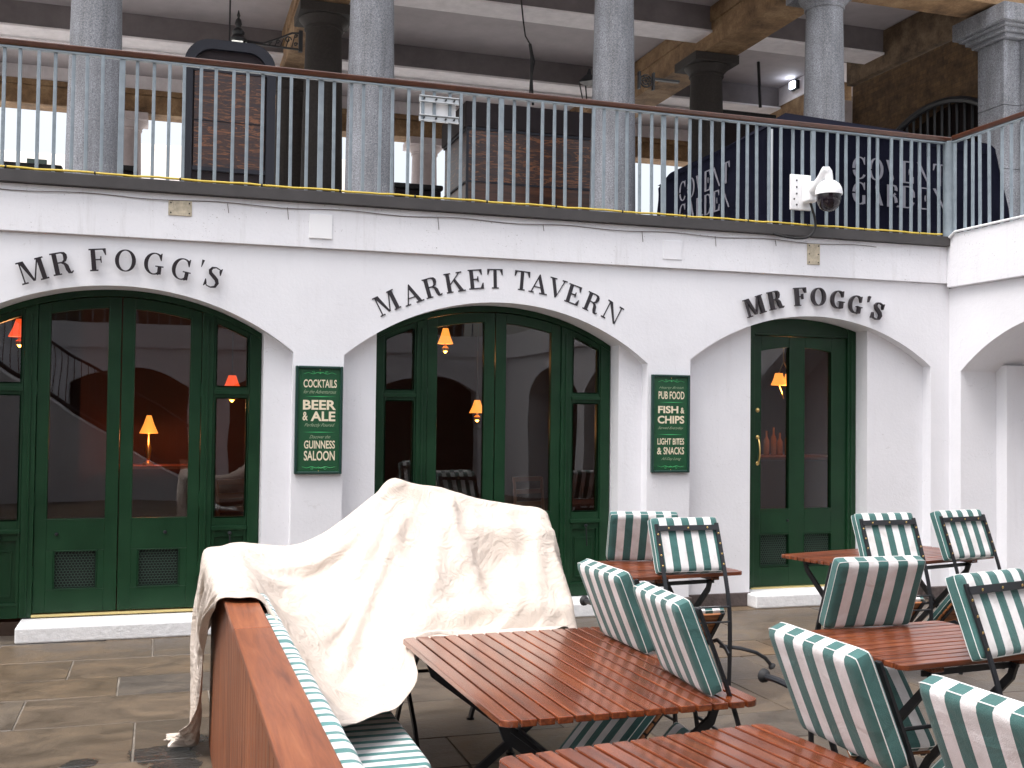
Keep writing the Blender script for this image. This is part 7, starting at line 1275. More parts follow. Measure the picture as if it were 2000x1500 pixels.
-4,0,-1,1,-1,15,10,15,15,18,15,17,16,16,15,15,14,15,14,15,15,15,14,15,16,16,15,16,15,8,-2,0,1,-14,-24,-20,-18,-13,-15,-15,-13,-14,-9,-8,-6,-3,0,0,2,2,6,9,7,17,21,-3,2,1,1,0,1,2,-4,-4,-5,-5,-5,-4,-4,-3,-11,-9,-7,-5,8,-7,0,-9,-2,0,0,-5,2,-11,-10,-8,-9,-9,-8,-10,-9,-10,
-7,-2,3,-1,2,14,14,15,15,17,16,17,16,13,15,16,16,15,15,15,15,15,14,15,15,15,16,15,16,9,-2,0,1,-11,-25,-21,-19,-17,-14,-11,-14,-13,-10,-9,-5,0,-3,1,-2,4,5,7,13,11,21,6,-3,2,2,-1,-1,-4,-8,-4,-5,-5,-5,-2,2,-11,-7,-5,-3,-2,10,-1,-4,-9,1,1,-1,-5,-6,-7,-8,-9,-9,-9,-9,-10,-9,-9,
3,-2,-7,1,7,15,14,14,15,16,16,17,16,12,15,14,16,16,17,15,16,15,14,15,15,15,15,15,16,9,-1,0,0,-7,-27,-21,-15,-18,-17,-14,-11,-11,-11,-11,0,-6,1,-5,0,2,6,7,10,16,20,5,3,0,-3,-4,-5,-7,-5,-4,-4,-3,-2,7,-9,-6,-4,-3,-2,-1,4,7,-8,-4,4,1,-2,-6,-6,-8,-9,-9,-9,-9,-10,-9,-10,-8,
-8,-1,-2,0,10,15,14,14,15,15,16,16,17,12,15,14,15,16,17,16,16,15,15,15,15,15,15,14,15,11,-1,0,0,-5,-28,-21,-15,-18,-17,-13,-11,-12,-14,-2,-7,-1,-8,-1,-2,3,6,7,8,14,24,3,-1,-3,-4,-5,-5,-4,-4,-3,-2,-2,-1,3,7,-9,-3,-3,-1,0,7,3,-7,-3,5,0,-2,-6,-8,-8,-9,-9,-9,-10,-10,-9,-9,-9,
6,-10,4,-3,10,15,14,15,14,15,15,16,17,12,15,14,14,16,17,16,17,16,15,15,15,15,14,15,14,12,-1,0,0,-3,-29,-22,-20,-17,-10,-16,-13,-12,-5,-8,-2,-11,-3,-6,2,3,4,8,8,10,21,6,-3,-3,-4,-4,-3,-3,-3,-1,-1,0,1,9,-3,-3,-2,-2,-1,0,8,-4,-2,1,4,0,-3,-7,-8,-9,-9,-9,-9,-10,-10,-9,-9,-9,
-5,-7,-2,2,13,15,14,15,14,15,15,15,16,13,15,14,14,16,16,16,18,16,16,15,15,15,14,14,13,13,0,0,0,-2,-29,-22,-20,-17,-15,-8,-13,-12,-8,-1,-14,-5,-9,0,-2,4,6,7,9,8,15,5,3,-4,-3,-3,-3,-2,-2,0,0,1,5,2,8,-4,-2,-2,-1,-1,7,-2,0,-1,5,-1,-5,-7,-9,-9,-9,-9,-10,-10,-9,-9,-9,-8,
-2,0,-1,-5,14,15,15,14,14,15,15,15,15,14,14,14,15,15,16,15,18,17,16,16,15,15,14,13,14,14,-1,0,0,-1,-27,-22,-20,-18,-16,-9,-14,-10,-2,-14,-7,-11,-2,-5,3,2,6,8,9,9,13,5,-2,-1,-2,-2,-1,-2,-1,1,1,1,3,4,5,6,-4,0,-2,0,1,5,-2,1,3,-1,-6,-9,-8,-9,-9,-10,-10,-9,-9,-9,-9,-9,
-8,1,0,0,14,16,14,15,14,15,14,15,15,15,14,13,14,15,16,15,18,18,16,17,15,14,15,14,14,9,8,-5,0,0,-25,-23,-19,-18,-16,-9,-15,-8,-12,-8,-11,-5,-7,1,-1,6,6,8,9,10,13,5,-1,-2,-1,-2,-2,-1,0,0,1,3,2,4,4,7,2,-3,2,-1,2,1,3,1,2,-3,-8,-9,-8,-9,-9,-10,-10,-10,-8,-9,-9,-8,
1,-1,0,2,14,13,15,15,15,15,14,15,15,14,14,14,14,14,16,15,17,18,17,16,16,14,14,14,15,14,1,3,-5,0,-22,-23,-19,-18,-12,-15,-13,-14,-10,-11,-8,-6,-3,-1,4,6,6,8,9,10,13,6,-1,2,-4,-1,-2,-1,1,2,2,1,2,3,3,4,8,-1,0,2,2,0,1,1,2,-4,-9,-9,-9,-8,-10,-10,-10,-8,-9,-9,-9,-8,
1,0,0,0,13,14,14,15,15,15,15,15,14,15,14,14,14,14,15,16,15,18,17,17,16,14,15,13,14,14,7,0,-2,-3,-20,-23,-20,-17,-14,-15,-15,-14,-12,-8,-7,-5,-3,3,2,7,6,7,9,11,15,5,1,-1,3,-4,-1,0,3,2,2,0,1,4,3,3,4,6,-3,2,4,-3,-1,-1,3,-4,-9,-9,-7,-9,-9,-10,-10,-8,-9,-9,-9,-7,
-1,0,0,1,13,14,13,16,15,14,15,15,15,15,14,15,14,14,14,15,16,16,17,17,16,15,14,14,13,14,3,0,0,1,-18,-23,-19,-18,-16,-14,-16,-14,-12,-7,-6,-3,-2,3,4,5,5,8,8,11,16,8,0,0,-1,6,-5,3,2,2,2,3,1,1,0,1,4,7,-3,0,6,-3,-3,2,2,-4,-10,-7,-8,-9,-9,-10,-9,-8,-9,-9,-8,-10,
0,0,1,0,12,15,12,14,15,15,15,16,15,16,14,15,14,14,15,14,16,15,17,16,17,14,14,13,14,14,5,0,0,1,-15,-23,-20,-18,-17,-14,-16,-14,-10,-8,-4,-1,4,2,1,5,2,7,9,10,15,10,4,-2,2,1,5,-4,3,-2,3,1,3,-2,0,2,3,11,-2,-1,8,-4,-2,1,3,-5,-10,-7,-7,-10,-9,-10,-7,-9,-9,-9,-10,-10,
0,-1,1,1,12,15,12,13,15,14,16,15,16,16,15,15,15,14,14,15,14,16,16,16,16,14,14,13,14,14,11,-2,-2,1,-12,-24,-20,-18,-18,-15,-14,-13,-9,-8,-3,3,2,4,3,1,1,5,10,10,14,8,8,2,0,4,-3,4,-3,0,-1,2,4,-1,-2,3,3,13,0,-4,9,-2,-3,1,3,-6,-9,-7,-8,-9,-10,-8,-8,-9,-9,-10,-10,-10,
0,0,1,0,11,16,11,14,14,14,15,16,16,16,16,15,15,15,14,14,15,15,15,15,16,14,14,14,14,14,12,-4,4,-4,-6,-26,-20,-19,-17,-16,-14,-12,-10,-6,-2,1,7,6,2,2,-2,3,7,13,14,6,8,7,2,1,0,-6,-2,0,2,5,6,-3,-2,2,3,13,2,-4,9,-1,-3,1,3,-6,-10,-7,-8,-10,-8,-8,-8,-9,-11,-10,-10,-12,
1,-1,0,1,10,16,12,15,12,14,15,15,16,17,16,16,15,15,15,14,14,15,14,15,16,14,14,14,14,16,12,0,-4,2,-4,-27,-21,-20,-17,-15,-14,-12,-7,-5,-3,0,4,11,4,1,-2,1,6,10,17,6,6,7,7,4,-2,-5,-3,-1,3,8,7,-9,-2,2,2,11,6,-3,7,1,-3,1,3,-7,-9,-8,-9,-8,-8,-8,-9,-11,-10,-11,-11,-12,
0,0,0,0,10,16,12,15,12,13,15,15,16,16,17,16,16,15,15,14,15,14,14,15,15,14,14,15,15,15,7,0,4,-4,0,-24,-22,-20,-18,-16,-13,-8,-7,-4,-2,-1,1,10,9,2,-3,0,5,8,15,9,6,6,7,13,-4,-6,-4,-1,4,8,8,-13,-3,2,3,8,10,-3,7,3,-4,1,3,-7,-9,-8,-9,-8,-8,-9,-10,-11,-11,-11,-12,-13,
0,0,0,0,9,16,13,14,13,13,15,14,16,16,17,17,15,16,15,13,14,15,15,14,15,15,14,15,15,16,13,-5,-2,0,2,-23,-23,-20,-18,-15,-10,-8,-6,-4,-2,-1,1,4,13,6,-1,-2,3,8,12,8,8,6,5,17,0,-7,-5,-1,4,9,8,-17,-1,1,3,7,11,-3,7,6,-5,1,3,-8,-8,-9,-9,-7,-8,-11,-11,-11,-12,-11,-13,-12,
0,0,0,0,9,15,14,14,14,12,14,15,15,16,16,17,16,16,14,15,13,14,15,15,15,15,15,15,15,16,7,10,0,-7,-4,-19,-21,-19,-17,-14,-10,-8,-6,-3,-1,-1,1,2,6,14,2,-3,2,7,11,7,8,6,5,14,7,-7,-5,0,3,8,5,-16,0,1,3,5,13,-3,6,10,-6,0,3,-8,-9,-8,-8,-8,-11,-11,-11,-12,-11,-12,-12,-13,
0,0,0,0,9,15,14,14,14,14,12,15,14,16,16,17,17,15,14,13,15,14,14,16,15,15,15,15,16,16,12,-1,4,6,-4,-25,-20,-19,-17,-14,-10,-8,-5,-4,0,1,2,2,3,8,11,0,0,5,9,7,8,6,4,10,13,-4,-5,0,3,6,-1,-10,1,1,2,5,11,-2,6,12,-6,-1,3,-8,-9,-8,-8,-11,-10,-12,-12,-11,-12,-11,-13,-12,
0,0,0,0,9,15,14,14,14,14,13,14,15,14,16,17,17,14,15,14,15,12,15,15,15,15,15,16,16,16,9,11,1,0,-2,-23,-19,-19,-16,-13,-10,-8,-6,-4,-1,1,3,6,5,5,7,8,0,3,8,6,8,5,5,6,18,-2,-4,0,4,3,-7,-3,0,2,2,4,11,-3,5,13,-4,-2,2,-9,-8,-7,-11,-11,-12,-12,-11,-12,-11,-12,-12,-12,
0,0,0,0,10,14,14,14,14,14,15,13,14,14,16,16,17,14,16,13,13,15,14,15,15,15,16,15,15,15,14,-2,-1,-1,-1,-21,-9,-15,-16,-13,-10,-8,-5,-3,-1,1,3,6,7,9,2,11,4,2,5,6,6,4,6,5,16,5,-5,1,7,1,-9,-1,0,2,2,3,9,-1,3,13,-3,-2,0,-8,-7,-10,-12,-12,-12,-11,-12,-11,-12,-11,-12,-11,
-1,0,1,0,10,14,14,14,14,15,14,14,14,14,15,16,16,15,15,14,13,13,15,14,16,14,16,16,16,15,10,0,0,0,-1,-23,-18,-12,-5,-11,-9,-9,-5,-4,0,1,5,6,7,8,8,4,12,2,2,5,9,1,6,4,11,13,-6,1,12,-4,-8,0,1,2,2,3,7,0,3,8,1,-4,-1,-5,-10,-12,-12,-12,-12,-12,-11,-12,-11,-12,-11,-11,
2,0,-1,0,10,14,14,14,14,15,14,14,15,14,15,14,16,15,15,14,14,14,13,15,14,16,15,16,15,15,11,1,0,0,-2,-21,-18,-16,-11,-9,-6,2,-4,-2,-3,2,6,6,7,8,6,6,12,6,1,4,10,-1,4,4,7,20,-5,-3,16,-6,-5,-1,2,2,2,4,5,0,3,6,2,-2,-1,-11,-11,-12,-12,-12,-13,-12,-12,-11,-11,-10,-11,-11,
-3,1,0,1,10,14,14,14,15,14,14,15,14,15,14,15,15,15,14,15,13,14,14,14,15,15,15,16,15,14,12,2,0,0,-2,-20,-18,-15,-12,-10,-7,-4,-1,1,7,2,3,9,7,9,5,6,7,14,1,4,10,-3,3,4,5,18,3,-5,14,-6,-2,0,2,2,3,5,3,1,2,3,5,-7,1,-13,-12,-13,-13,-13,-12,-12,-13,-9,-10,-10,-11,-11,
8,-6,3,-3,9,15,14,14,15,14,14,15,15,14,15,14,15,14,15,14,14,14,14,15,14,15,15,15,15,15,12,2,0,0,-1,-20,-17,-15,-12,-9,-6,-4,-1,1,3,6,8,6,10,10,7,4,5,14,7,2,9,-4,2,4,5,10,13,-5,13,-8,2,2,2,2,2,6,2,-4,0,-1,9,-12,-1,-7,-12,-13,-13,-13,-13,-11,-10,-10,-10,-11,-12,-13,
-3,2,-2,-3,9,14,15,14,15,14,15,14,15,15,14,15,14,14,15,14,15,14,14,14,15,14,15,15,15,14,13,2,0,0,1,-19,-17,-15,-12,-8,-5,-3,-1,1,3,6,7,8,10,13,9,5,4,5,17,2,7,-5,2,4,5,6,17,-4,13,-11,6,1,1,2,0,1,7,-10,-2,-2,9,-4,-2,-6,-13,-13,-13,-13,-12,-11,-10,-10,-11,-12,-14,-14,
-4,0,0,0,10,14,15,14,15,15,14,14,15,15,14,14,15,14,15,14,15,14,15,14,14,15,15,14,15,14,13,6,2,2,-8,-16,-15,-14,-12,-8,-4,-2,-1,2,2,5,8,9,11,12,11,7,4,4,11,11,5,-6,2,4,4,5,18,-3,13,-13,3,1,0,-1,0,-2,14,-16,-1,0,2,9,-6,-5,-12,-14,-13,-12,-12,-10,-11,-12,-13,-13,-15,-13,
1,1,1,-2,9,14,15,15,14,15,15,14,14,14,15,14,15,14,15,14,15,15,14,15,14,15,15,14,14,15,13,1,0,2,5,-15,-16,-12,-12,-9,-1,-2,-1,1,2,4,3,8,12,13,12,11,6,4,5,18,6,-9,2,4,5,5,12,4,12,-17,1,0,-1,-1,-2,-2,13,-13,-3,1,2,15,-10,-3,-14,-13,-13,-11,-11,-12,-13,-14,-13,-15,-14,-15,
5,-1,-3,0,8,14,14,16,15,15,15,14,15,12,14,15,14,15,14,15,15,15,15,14,15,15,14,15,14,14,12,7,-4,-1,-2,-5,-10,-11,-12,-8,-5,-4,-2,2,2,3,5,9,10,13,15,13,10,4,4,9,19,-11,1,4,5,4,8,10,5,-14,-1,-1,-2,-2,-2,-2,3,-2,-3,0,3,11,-5,-4,-13,-13,-12,-12,-13,-14,-14,-14,-14,-15,-14,-15,
-6,-1,0,7,4,14,14,16,15,15,16,15,13,15,11,14,15,14,15,15,15,15,16,15,14,14,15,14,14,15,15,4,-1,-2,-3,-14,-8,-8,-2,-6,-5,-5,-4,-4,3,5,7,9,10,12,13,15,14,8,4,5,13,2,-2,4,4,5,0,13,10,-19,-2,-2,-2,-1,0,0,1,-3,-2,-1,0,6,0,-3,-14,-12,-14,-14,-14,-14,-14,-14,-15,-14,-15,-15,
0,2,2,2,5,13,14,15,16,16,15,16,13,14,14,11,14,15,14,15,16,16,15,15,15,15,15,14,14,14,8,8,-3,-1,-1,-10,-11,-7,-7,-5,-4,-4,-3,1,4,6,8,8,9,12,12,14,16,12,6,5,8,6,-1,4,5,0,1,16,10,-24,-2,-2,-3,-3,-2,2,1,1,1,-1,0,1,-1,-4,-13,-16,-14,-15,-14,-14,-14,-14,-15,-15,-15,-15,
1,7,2,1,5,8,14,16,15,16,16,15,15,13,14,14,10,15,14,15,16,16,15,16,14,15,14,15,14,14,15,3,-2,-2,-3,-9,-8,-8,-7,-7,-4,-2,1,4,6,7,7,8,9,10,9,12,15,15,11,6,6,3,4,4,0,2,5,2,7,-14,-1,-3,-4,-3,-3,-2,1,1,1,0,0,0,-2,-5,-12,-15,-15,-14,-14,-14,-15,-15,-15,-15,-15,-15,
-1,1,9,6,6,5,12,15,15,16,16,15,15,15,12,14,14,11,15,15,15,16,16,15,15,15,13,15,14,14,14,-2,0,0,0,-10,-9,-7,-6,-3,-1,2,4,5,5,6,7,8,9,10,8,8,11,14,15,10,6,3,4,1,3,5,-3,-2,0,-1,-2,-4,-3,-4,-3,-3,-2,-1,0,0,0,1,-2,-4,-14,-15,-14,-15,-14,-14,-15,-15,-15,-16,-15,-15,
0,0,2,7,13,13,5,15,15,16,15,16,15,14,15,11,14,14,13,15,14,16,16,15,15,14,15,14,13,15,10,8,-6,0,0,-11,-3,-3,-2,-2,1,2,2,3,4,5,6,7,9,10,11,10,10,9,13,15,7,4,2,3,5,-3,-1,-1,0,1,-3,-5,-3,-3,-3,-3,-2,-2,-1,-2,-3,-3,-5,-7,-12,-14,-14,-14,-13,-14,-14,-15,-16,-15,-15,-14,
1,0,0,6,11,14,13,11,15,15,16,15,15,14,14,15,12,14,14,14,15,15,15,15,15,14,15,13,14,15,11,6,-1,-2,-3,-7,-8,-4,-3,0,2,2,2,3,3,4,3,8,9,12,13,14,13,13,12,12,12,5,2,5,-2,-1,0,-1,-2,-5,-2,-5,-5,-4,-2,-3,-3,-3,-3,-4,-5,-6,-8,-9,-11,-8,-12,-13,-13,-14,-15,-15,-15,-15,-14,-15,
6,-8,1,6,11,14,14,12,15,15,15,15,15,14,14,15,14,13,14,15,14,15,14,15,15,14,14,15,14,14,13,-1,0,0,-1,-6,-6,-6,-5,-4,-1,0,2,4,4,5,9,10,13,16,14,14,13,13,13,13,16,6,-1,-1,-2,-2,-2,-3,-3,-6,-4,-5,-3,-4,-5,-5,-5,-5,-5,-5,-6,-8,-7,-10,-10,-7,-9,-12,-12,-13,-14,-15,-15,-15,-14,-15,
2,-1,-7,4,11,14,15,15,13,14,15,15,15,14,14,15,14,14,15,14,14,15,15,14,14,15,14,14,15,15,11,0,-1,0,-1,-6,-5,-6,-4,-3,-2,0,2,4,6,7,10,12,15,15,13,13,12,12,12,11,18,11,-8,-6,-4,-3,-3,-3,-1,-1,-4,-7,-6,-7,-6,-7,-5,-6,-5,-6,-7,-8,-5,-11,-10,-8,-6,-10,-12,-13,-12,-14,-15,-15,-14,-14,
-7,0,4,-2,12,14,15,15,14,15,14,14,15,14,14,14,15,14,15,15,14,15,14,15,14,14,14,15,15,15,8,1,0,0,0,-5,-5,-7,-4,-3,0,1,3,5,6,9,11,13,14,14,12,12,11,12,12,10,16,8,-7,-5,-3,-3,-4,-3,-5,-6,-5,-8,-7,-7,-7,-6,-6,-5,-6,-7,-7,-7,-4,-11,-10,-9,-7,-6,-11,-13,-13,-13,-13,-13,-14,-15,
3,-6,2,6,9,14,15,14,15,15,14,14,14,15,14,14,15,15,14,15,15,14,14,15,14,14,15,15,15,16,14,3,2,2,-1,-5,-7,-10,-2,-2,-2,-1,1,6,8,10,12,12,12,12,11,11,11,11,8,16,14,5,-9,-10,-8,-3,-4,-4,-5,-5,-6,-7,-7,-7,-6,-6,-5,-6,-6,-7,-7,-7,-3,-9,-12,-9,-8,-6,-7,-13,-13,-13,-13,-12,-13,-13,
1,-6,7,2,9,12,15,14,15,14,15,14,14,14,15,14,15,15,15,14,15,14,14,15,14,15,14,16,15,16,12,2,0,-2,3,-2,-4,-5,-6,-8,0,3,6,6,9,9,10,11,10,10,10,10,10,11,11,6,14,2,-5,-7,-8,-9,-5,-5,-5,-6,-6,-7,-6,-7,-6,-5,-5,-5,-7,-6,-7,-7,-3,-7,-12,-11,-8,-7,-5,-11,-13,-14,-12,-12,-12,-12,
-3,1,-3,10,12,12,10,14,15,14,14,14,15,14,14,15,15,15,15,14,15,14,14,14,15,15,15,15,16,16,6,-1,0,0,-2,-4,-3,-4,-3,2,4,5,5,7,7,8,8,8,8,8,9,9,9,8,9,10,8,1,-3,-8,-5,-5,-6,-6,-7,-6,-8,-7,-7,-6,-5,-5,-4,-4,-7,-7,-7,-7,-4,-4,-11,-12,-10,-8,-5,-8,-13,-13,-13,-12,-12,-11,
-3,1,-2,6,13,12,14,14,15,14,14,15,14,14,15,15,15,15,15,15,14,14,14,14,15,15,15,16,15,16,8,2,0,0,-4,-8,-2,-1,2,3,4,3,4,4,5,6,5,7,6,7,7,8,8,9,10,10,4,1,-1,-6,-8,-6,-5,-7,-7,-7,-7,-7,-7,-5,-5,-5,-3,-3,-5,-8,-7,-7,-6,1,-11,-13,-11,-10,-7,-6,-11,-13,-12,-12,-12,-12,
0,0,1,1,14,12,15,14,15,14,14,14,15,15,15,16,15,15,14,15,15,14,13,14,15,15,16,15,16,16,7,-3,0,0,-2,-1,2,1,2,1,1,1,1,2,2,4,4,5,6,6,7,8,9,9,11,6,4,1,-1,-4,-8,-7,-7,-6,-7,-8,-7,-7,-6,-6,-4,-4,-4,-2,-2,-8,-8,-7,-6,2,-10,-12,-12,-12,-9,-6,-8,-13,-12,-12,-12,-11,
0,0,2,-1,12,13,15,15,14,14,14,15,15,15,15,16,16,16,15,14,14,14,14,14,14,15,16,16,15,17,4,-1,0,2,4,2,1,-1,-1,-2,-3,-2,-1,0,1,3,4,5,5,6,8,9,9,10,8,6,3,1,-1,-3,-7,-7,-7,-8,-8,-7,-7,-7,-6,-6,-4,-4,-3,-3,-1,-4,-8,-8,-6,0,-7,-11,-12,-10,-15,-8,-5,-12,-12,-12,-11,-12,
0,3,-3,1,10,14,14,15,14,14,15,14,15,16,15,16,17,15,16,15,14,14,14,12,15,15,16,16,15,17,4,-1,5,5,3,-2,-3,-4,-4,-4,-5,-3,-2,0,1,3,4,5,6,7,8,9,10,8,8,6,2,1,-2,-1,-5,-8,-7,-6,-10,-8,-8,-7,-6,-5,-4,-4,-3,-3,-2,-1,-5,-9,-8,-1,-3,-11,-12,-10,-15,-12,-6,-10,-11,-11,-12,-11,
4,-4,0,0,9,14,15,15,14,14,15,14,15,15,16,17,16,16,15,15,14,15,14,14,15,15,15,14,16,17,5,-1,4,3,-2,-5,-5,-6,-5,-5,-5,-3,-1,0,2,3,5,6,7,6,9,10,9,7,8,5,2,1,-1,-2,-4,-7,-8,-6,-4,-12,-9,-7,-6,-5,-5,-3,-4,-2,-2,-2,-2,-8,-7,-6,6,-14,-9,-13,-15,-15,-8,-10,-9,-12,-10,-12,
-4,2,-1,-1,7,16,15,15,14,14,14,15,14,16,16,16,16,16,15,15,14,14,14,15,14,15,14,14,15,10,7,1,0,0,-5,-6,-6,-6,-4,-5,-3,-3,0,1,2,4,6,7,6,8,9,9,8,7,8,3,2,2,-1,-3,-2,-6,-7,-8,-5,-4,-11,-9,-7,-5,-5,-4,-3,-3,-2,-3,-2,-2,-8,-6,7,-12,-9,-15,-15,-13,-15,-10,-7,-12,-10,-11,
1,-1,1,0,6,15,15,15,14,14,14,15,15,15,16,16,16,15,15,15,14,14,14,14,15,14,14,14,5,10,5,2,2,-2,-5,-6,-5,-5,-4,-4,-3,-3,-1,1,3,4,6,5,8,8,8,9,8,8,6,2,2,2,-1,-2,-2,-4,-6,-8,-7,-5,-4,-6,-10,-8,-5,-5,-3,-3,-2,-2,-3,-3,-1,-9,5,-4,-14,-15,-13,-14,-15,-13,-10,-9,-11,-10,
0,0,0,0,5,16,15,14,15,14,14,15,14,16,15,16,15,15,15,14,14,15,14,14,14,14,13,9,2,10,1,3,1,-1,-3,-7,-5,-5,-3,-3,-3,-1,0,2,4,3,4,6,7,7,8,8,8,8,5,2,2,2,-1,-3,-1,-4,-4,-7,-7,-7,-4,-4,-3,-7,-10,-6,-5,-2,-2,-2,-2,-3,-3,0,-5,3,-15,-15,-11,-15,-14,-14,-12,-11,-11,-10,
0,0,0,0,5,15,15,15,15,14,14,14,15,15,16,15,15,15,14,14,14,14,14,14,14,12,6,7,5,8,-1,2,2,-1,-4,-2,-3,-4,-5,-3,-2,0,2,1,2,3,5,6,6,7,7,8,8,6,3,2,2,2,-1,-1,-2,-3,-4,-5,-7,-7,-6,-5,-3,-4,-4,-5,-6,-8,-1,-1,-1,-1,-1,-3,-2,2,-15,-12,-14,-14,-14,-14,-13,-13,-11,-12,
0,0,0,0,5,15,16,14,15,14,14,14,15,15,15,15,15,14,14,14,14,14,13,13,11,5,7,7,6,5,-2,2,1,0,-1,-4,-2,-2,-1,-2,-2,-1,0,1,3,4,5,5,6,6,7,8,7,5,2,2,2,2,-1,-2,-1,-3,-4,-4,-5,-7,-5,-6,-6,-5,-4,-5,-4,-4,0,-1,0,0,-1,0,0,-2,-13,-14,-15,-14,-14,-14,-13,-13,-13,-12,
0,0,0,0,5,15,16,14,15,14,14,14,15,15,14,15,14,14,14,13,13,14,12,9,6,6,7,6,6,3,-1,2,0,0,0,-1,-3,-2,-1,-1,-1,0,0,2,3,4,4,5,6,6,7,7,6,4,2,2,2,2,-1,-2,-1,-3,-4,-3,-4,-6,-5,-5,-5,-5,-4,-4,-3,-2,0,0,0,0,0,0,-1,-4,-12,-15,-14,-14,-14,-14,-14,-11,-14,-14,
-1,0,1,0,5,16,15,14,14,15,14,14,15,14,15,14,14,13,12,13,13,11,8,6,6,7,6,6,6,1,1,0,0,1,0,-1,0,-2,-1,-1,0,1,1,2,3,3,4,6,5,6,6,7,5,3,2,2,3,1,-2,-1,-2,-3,-3,-3,-4,-3,-6,-4,-4,-3,-3,-3,0,0,0,0,0,-1,-1,-1,0,-11,-12,-12,-14,-14,-13,-14,-13,-14,-14,-14,
0,0,0,1,6,15,15,14,14,14,15,14,14,15,14,14,11,12,11,13,11,8,6,6,6,7,6,6,5,1,0,-1,1,1,0,0,0,0,0,0,0,0,2,2,2,4,4,5,5,6,6,6,5,2,2,3,2,1,-2,-2,-1,-3,-3,-3,-4,-3,-3,-3,-2,-2,0,0,0,-1,0,-1,-1,-3,-4,-1,-3,-9,-12,-12,-11,-14,-13,-13,-14,-14,-14,-14]

NXC, NYC = 92, 62
q = np.array(CLOTH, dtype=int).reshape(3, NYC, NXC).transpose(1, 2, 0).copy()
q[:, 0] = np.cumsum(q[:, 0], 0); q = np.cumsum(q, 1); V = q/400.0+np.array((0, .10, 0))
mb = MB(); mb.v = [tuple(v) for v in V.reshape(-1, 3)]
mb.f = [(j*NXC+i, j*NXC+i+1, (j+1)*NXC+i+1, (j+1)*NXC+i) for j in range(NYC-1) for i in range(NXC-1)]; mb.r = [0]*len(mb.f)
sheet = mb.build('dust_sheet', CANVM, None, smooth=False, fix=False); sheet.data.polygons.foreach_set('use_smooth', [True]*len(sheet.data.polygons))
s = sheet.modifiers.new('sub', 'SUBSURF'); s.levels = 1; s.render_levels = 1
tx = bpy.data.textures.new('creases', 'CLOUDS'); tx.noise_scale = .11; tx.noise_depth = 4
dm = sheet.modifiers.new('creases', 'DISPLACE'); dm.texture = tx; dm.strength = .008; dm.mid_level = .5
so_ = sheet.modifiers.new('thick', 'SOLIDIFY'); so_.thickness = .0025; so_.offset = 1
tag(sheet, 'cream canvas dust sheet draped over the end of the bench and a table', 'dust sheet')
# chairs stacked on the covered table, inside the sheet
t = thing('covered_chair_stack', 'bulky stacked furniture hidden beneath the cream dust sheet', 'furniture')
mb = MB(); mb.box(1.25, 1.85, -3.18, -3.02, .735, 1.0); mb.build('frame', IRON, t)

# ================================================================== LIT LAMPS INSIDE
def cone_shade(mb, x, y, z, r0, r1, h, n=20, scallop=0):
    mb.lathe([(r0*.98, z), (r0, z+.002), ((r0+r1)/2*.92, z+h*.5), (r1, z+h), (r1*.9, z+h)], (x, y, 0), n)
def pendant(label, x, y, z, r, m=SHADE, hgt=.15, drop=2.95):
    t = thing('pendant_lamp', label, 'lamp'); mb = MB(); cone_shade(mb, x, y, z, r, r*.35, hgt); mb.build('lamp_shade', m, t, smooth=True)
    mb = MB(); mb.tube([(x, y, z+hgt), (x, y, drop)], .006, 6); mb.build('cord', IRON, t)
    mb = MB(); mb.lathe([(.005, z-.09), (.03, z-.07), (.035, z-.04), (.012, z-.02), (.012, z)], (x, y, 0), 12); mb.build('finial', BRASS, t, smooth=True)
    l = bpy.data.lights.new('glow', 'POINT'); l.energy = 2.2; l.color = (1, .42, .14); l.shadow_soft_size = .05; o = bpy.data.objects.new('glow', l); COL.objects.link(o); o.location = (x, y, z-.12); o.parent = t
    return t
pendant('lit amber pendant lamp seen in the top of the middle doors', 2.59, 1.6, 2.36, .075)
pendant('lit red pendant lamp seen through the narrow window right of the left doors', .60, 1.5, 1.86, .095, SHADER)
pendant('lit red lamp glowing in the left-edge window', -1.16, 1.5, 2.30, .09, SHADER)
pendant('lit amber pendant lamp behind the middle doors just left of the meeting stiles', 3.03, 2.0, 1.70, .08, SHADE, .13)
def table_lamp(label, x, y, z, r):
    t = thing('table_lamp', label, 'lamp'); mb = MB(); cone_shade(mb, x, y, z, r, r*.25, .17); mb.build('lamp_shade', SHADE, t, smooth=True)
    mb = MB(); mb.lathe([(.05, z-.30), (.05, z-.28), (.015, z-.26), (.03, z-.15), (.012, z-.05), (.01, z)], (x, y, 0), 14); mb.build('stand', BRASS, t, smooth=True)
    l = bpy.data.lights.new('glow', 'POINT'); l.energy = 2.2; l.color = (1, .28, .10); l.shadow_soft_size = .05; o = bpy.data.objects.new('glow', l); COL.objects.link(o); o.location = (x, y-.1, z-.05); o.parent = t
    tt = thing('console_table', 'dark narrow console table carrying the lit table lamp', 'table'); mb = MB(); mb.box(x-.35, x+.45, y-.2, y+.25, z-.33, z-.302); mb.build('top', BARW, tt)
    mb = MB()
    for a in (x-.32, x+.40): mb.box(a, a+.03, y-.17, y-.14, .1, z-.33)
    mb.build('leg', BARW, tt)
table_lamp('lit table lamp with a pointed shade behind the left doors', -.11, 2.35, 1.47, .085)
t = thing('wall_lamp', 'lit cluster lamp with two amber shades seen through the right door', 'lamp')
for x, y in ((6.36, 1.8), (6.55, 1.9)):
    mb = MB(); cone_shade(mb, x, y, 2.04, .085, .04, .13, 10); mb.build('lamp_shade', SHADE, t, smooth=True)
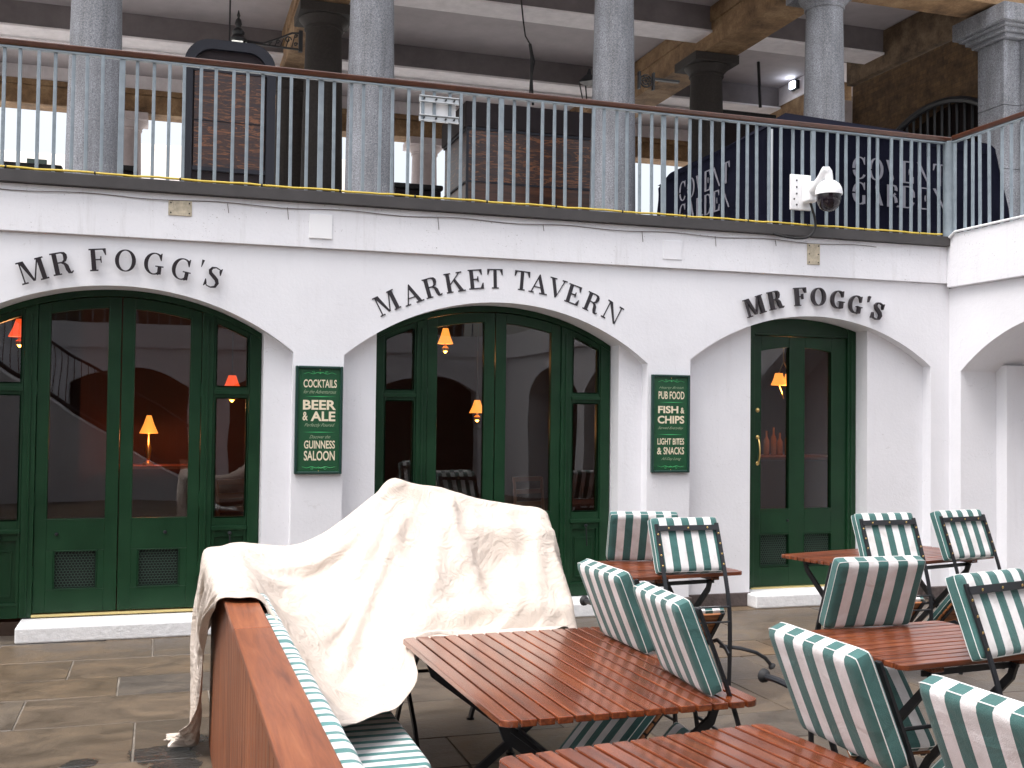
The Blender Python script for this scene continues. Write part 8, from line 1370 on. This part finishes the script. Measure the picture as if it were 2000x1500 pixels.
mb = MB(); mb.tube([(6.36, 1.8, 2.17), (6.45, 1.85, 2.30), (6.55, 1.9, 2.17)], .008, 6); mb.tube([(6.45, 1.85, 2.3), (6.45, 1.85, 2.95)], .008, 6); mb.tube([(6.45, 1.85, 1.9), (6.40, 1.8, 1.95), (6.36, 1.8, 2.04)], .008, 6); mb.build('arm', BRASS, t, smooth=True)
l = bpy.data.lights.new('glow', 'POINT'); l.energy = 4; l.color = (1, .45, .16); l.shadow_soft_size = .06; o = bpy.data.objects.new('glow', l); COL.objects.link(o); o.location = (6.45, 1.75, 1.98); o.parent = t
t = thing('bar_counter', 'mahogany bar counter glowing orange behind the right door', 'counter')
mb = MB(); mb.box(6.2, 7.3, 1.9, 2.5, .1, 1.22); mb.build('front', BARW, t); mb = MB(); mb.box(6.15, 7.3, 1.82, 2.55, 1.222, 1.27); mb.build('top', BARW, t, bevel=.01)
for i, (dx, h) in enumerate(((0, .27), (.09, .31), (.17, .25), (.27, .29))):
    mb = MB(); mb.lathe([(.032, 0), (.034, .01), (.034, h*.6), (.012, h*.75), (.012, h), (.014, h)], (6.45+dx, 2.2, 1.271), 12)
    tag(mb.build('bottle', BTL, None, smooth=True), ('leftmost bottle on the bar counter behind the right door', 'tallest bottle on the bar, second from the left behind the right door', 'shortest bottle on the bar behind the right door', 'rightmost bottle on the bar counter behind the right door')[i], 'bottle', 'bottles on the bar')
for x, y, lab in ((.72, 1.15, 'dark wooden chair inside, behind the window right of the left doors'), (3.5, 1.3, 'dark wooden chair inside, behind the right side of the middle doors')):
    t = thing('dining_chair', lab, 'chair', (x, y, .1), R(20))
    mb = MB(); mb.box(-.2, .2, -.2, .2, .43, .47); mb.build('seat', BARW, t, bevel=.01)
    mb = MB()
    for a in (-.17, .17): mb.tube([(a, .19, .47), (a, .24, .98)], .016, 8)
    for z in (.70, .82, .94): mb.box(-.17, .17, .205+(z-.47)*.1-.01, .225+(z-.47)*.1, z, z+.045)
    mb.build('backrest', BARW, t)
    for a in (-.17, .17):
        for b in (-.17, .17): mb = MB(); mb.tube([(a, b, .43), (a*1.1, b*1.1, 0)], .016, 8); mb.build('leg', BARW, t)
# bunting strung over the courtyard (seen mirrored in the glass)
t = thing('bunting', 'string of triangular flags mirrored in the door glass', 'bunting')
mb = MB(); P = [Vector((-2+i*.4, -9.4-.02*i, 4.3-.35*math.sin(math.pi*i/26))) for i in range(27)]; mb.tube(P, .006, 5); mb.build('cord', PIPE, t)
for i in range(1, 26):
    mb = MB(); a = P[i]; mb.add([(a.x-.13, a.y, a.z), (a.x+.13, a.y, a.z), (a.x+.02, a.y+.03, a.z-.34), (a.x-.13, a.y+.004, a.z), (a.x+.13, a.y+.004, a.z), (a.x+.02, a.y+.034, a.z-.34)], [(0, 1, 2), (5, 4, 3), (0, 3, 4, 1), (1, 4, 5, 2), (2, 5, 3, 0)]); mb.build('flag', FLAGC[i % 3], t)
for o in SC.objects:
    o.select_set(False)
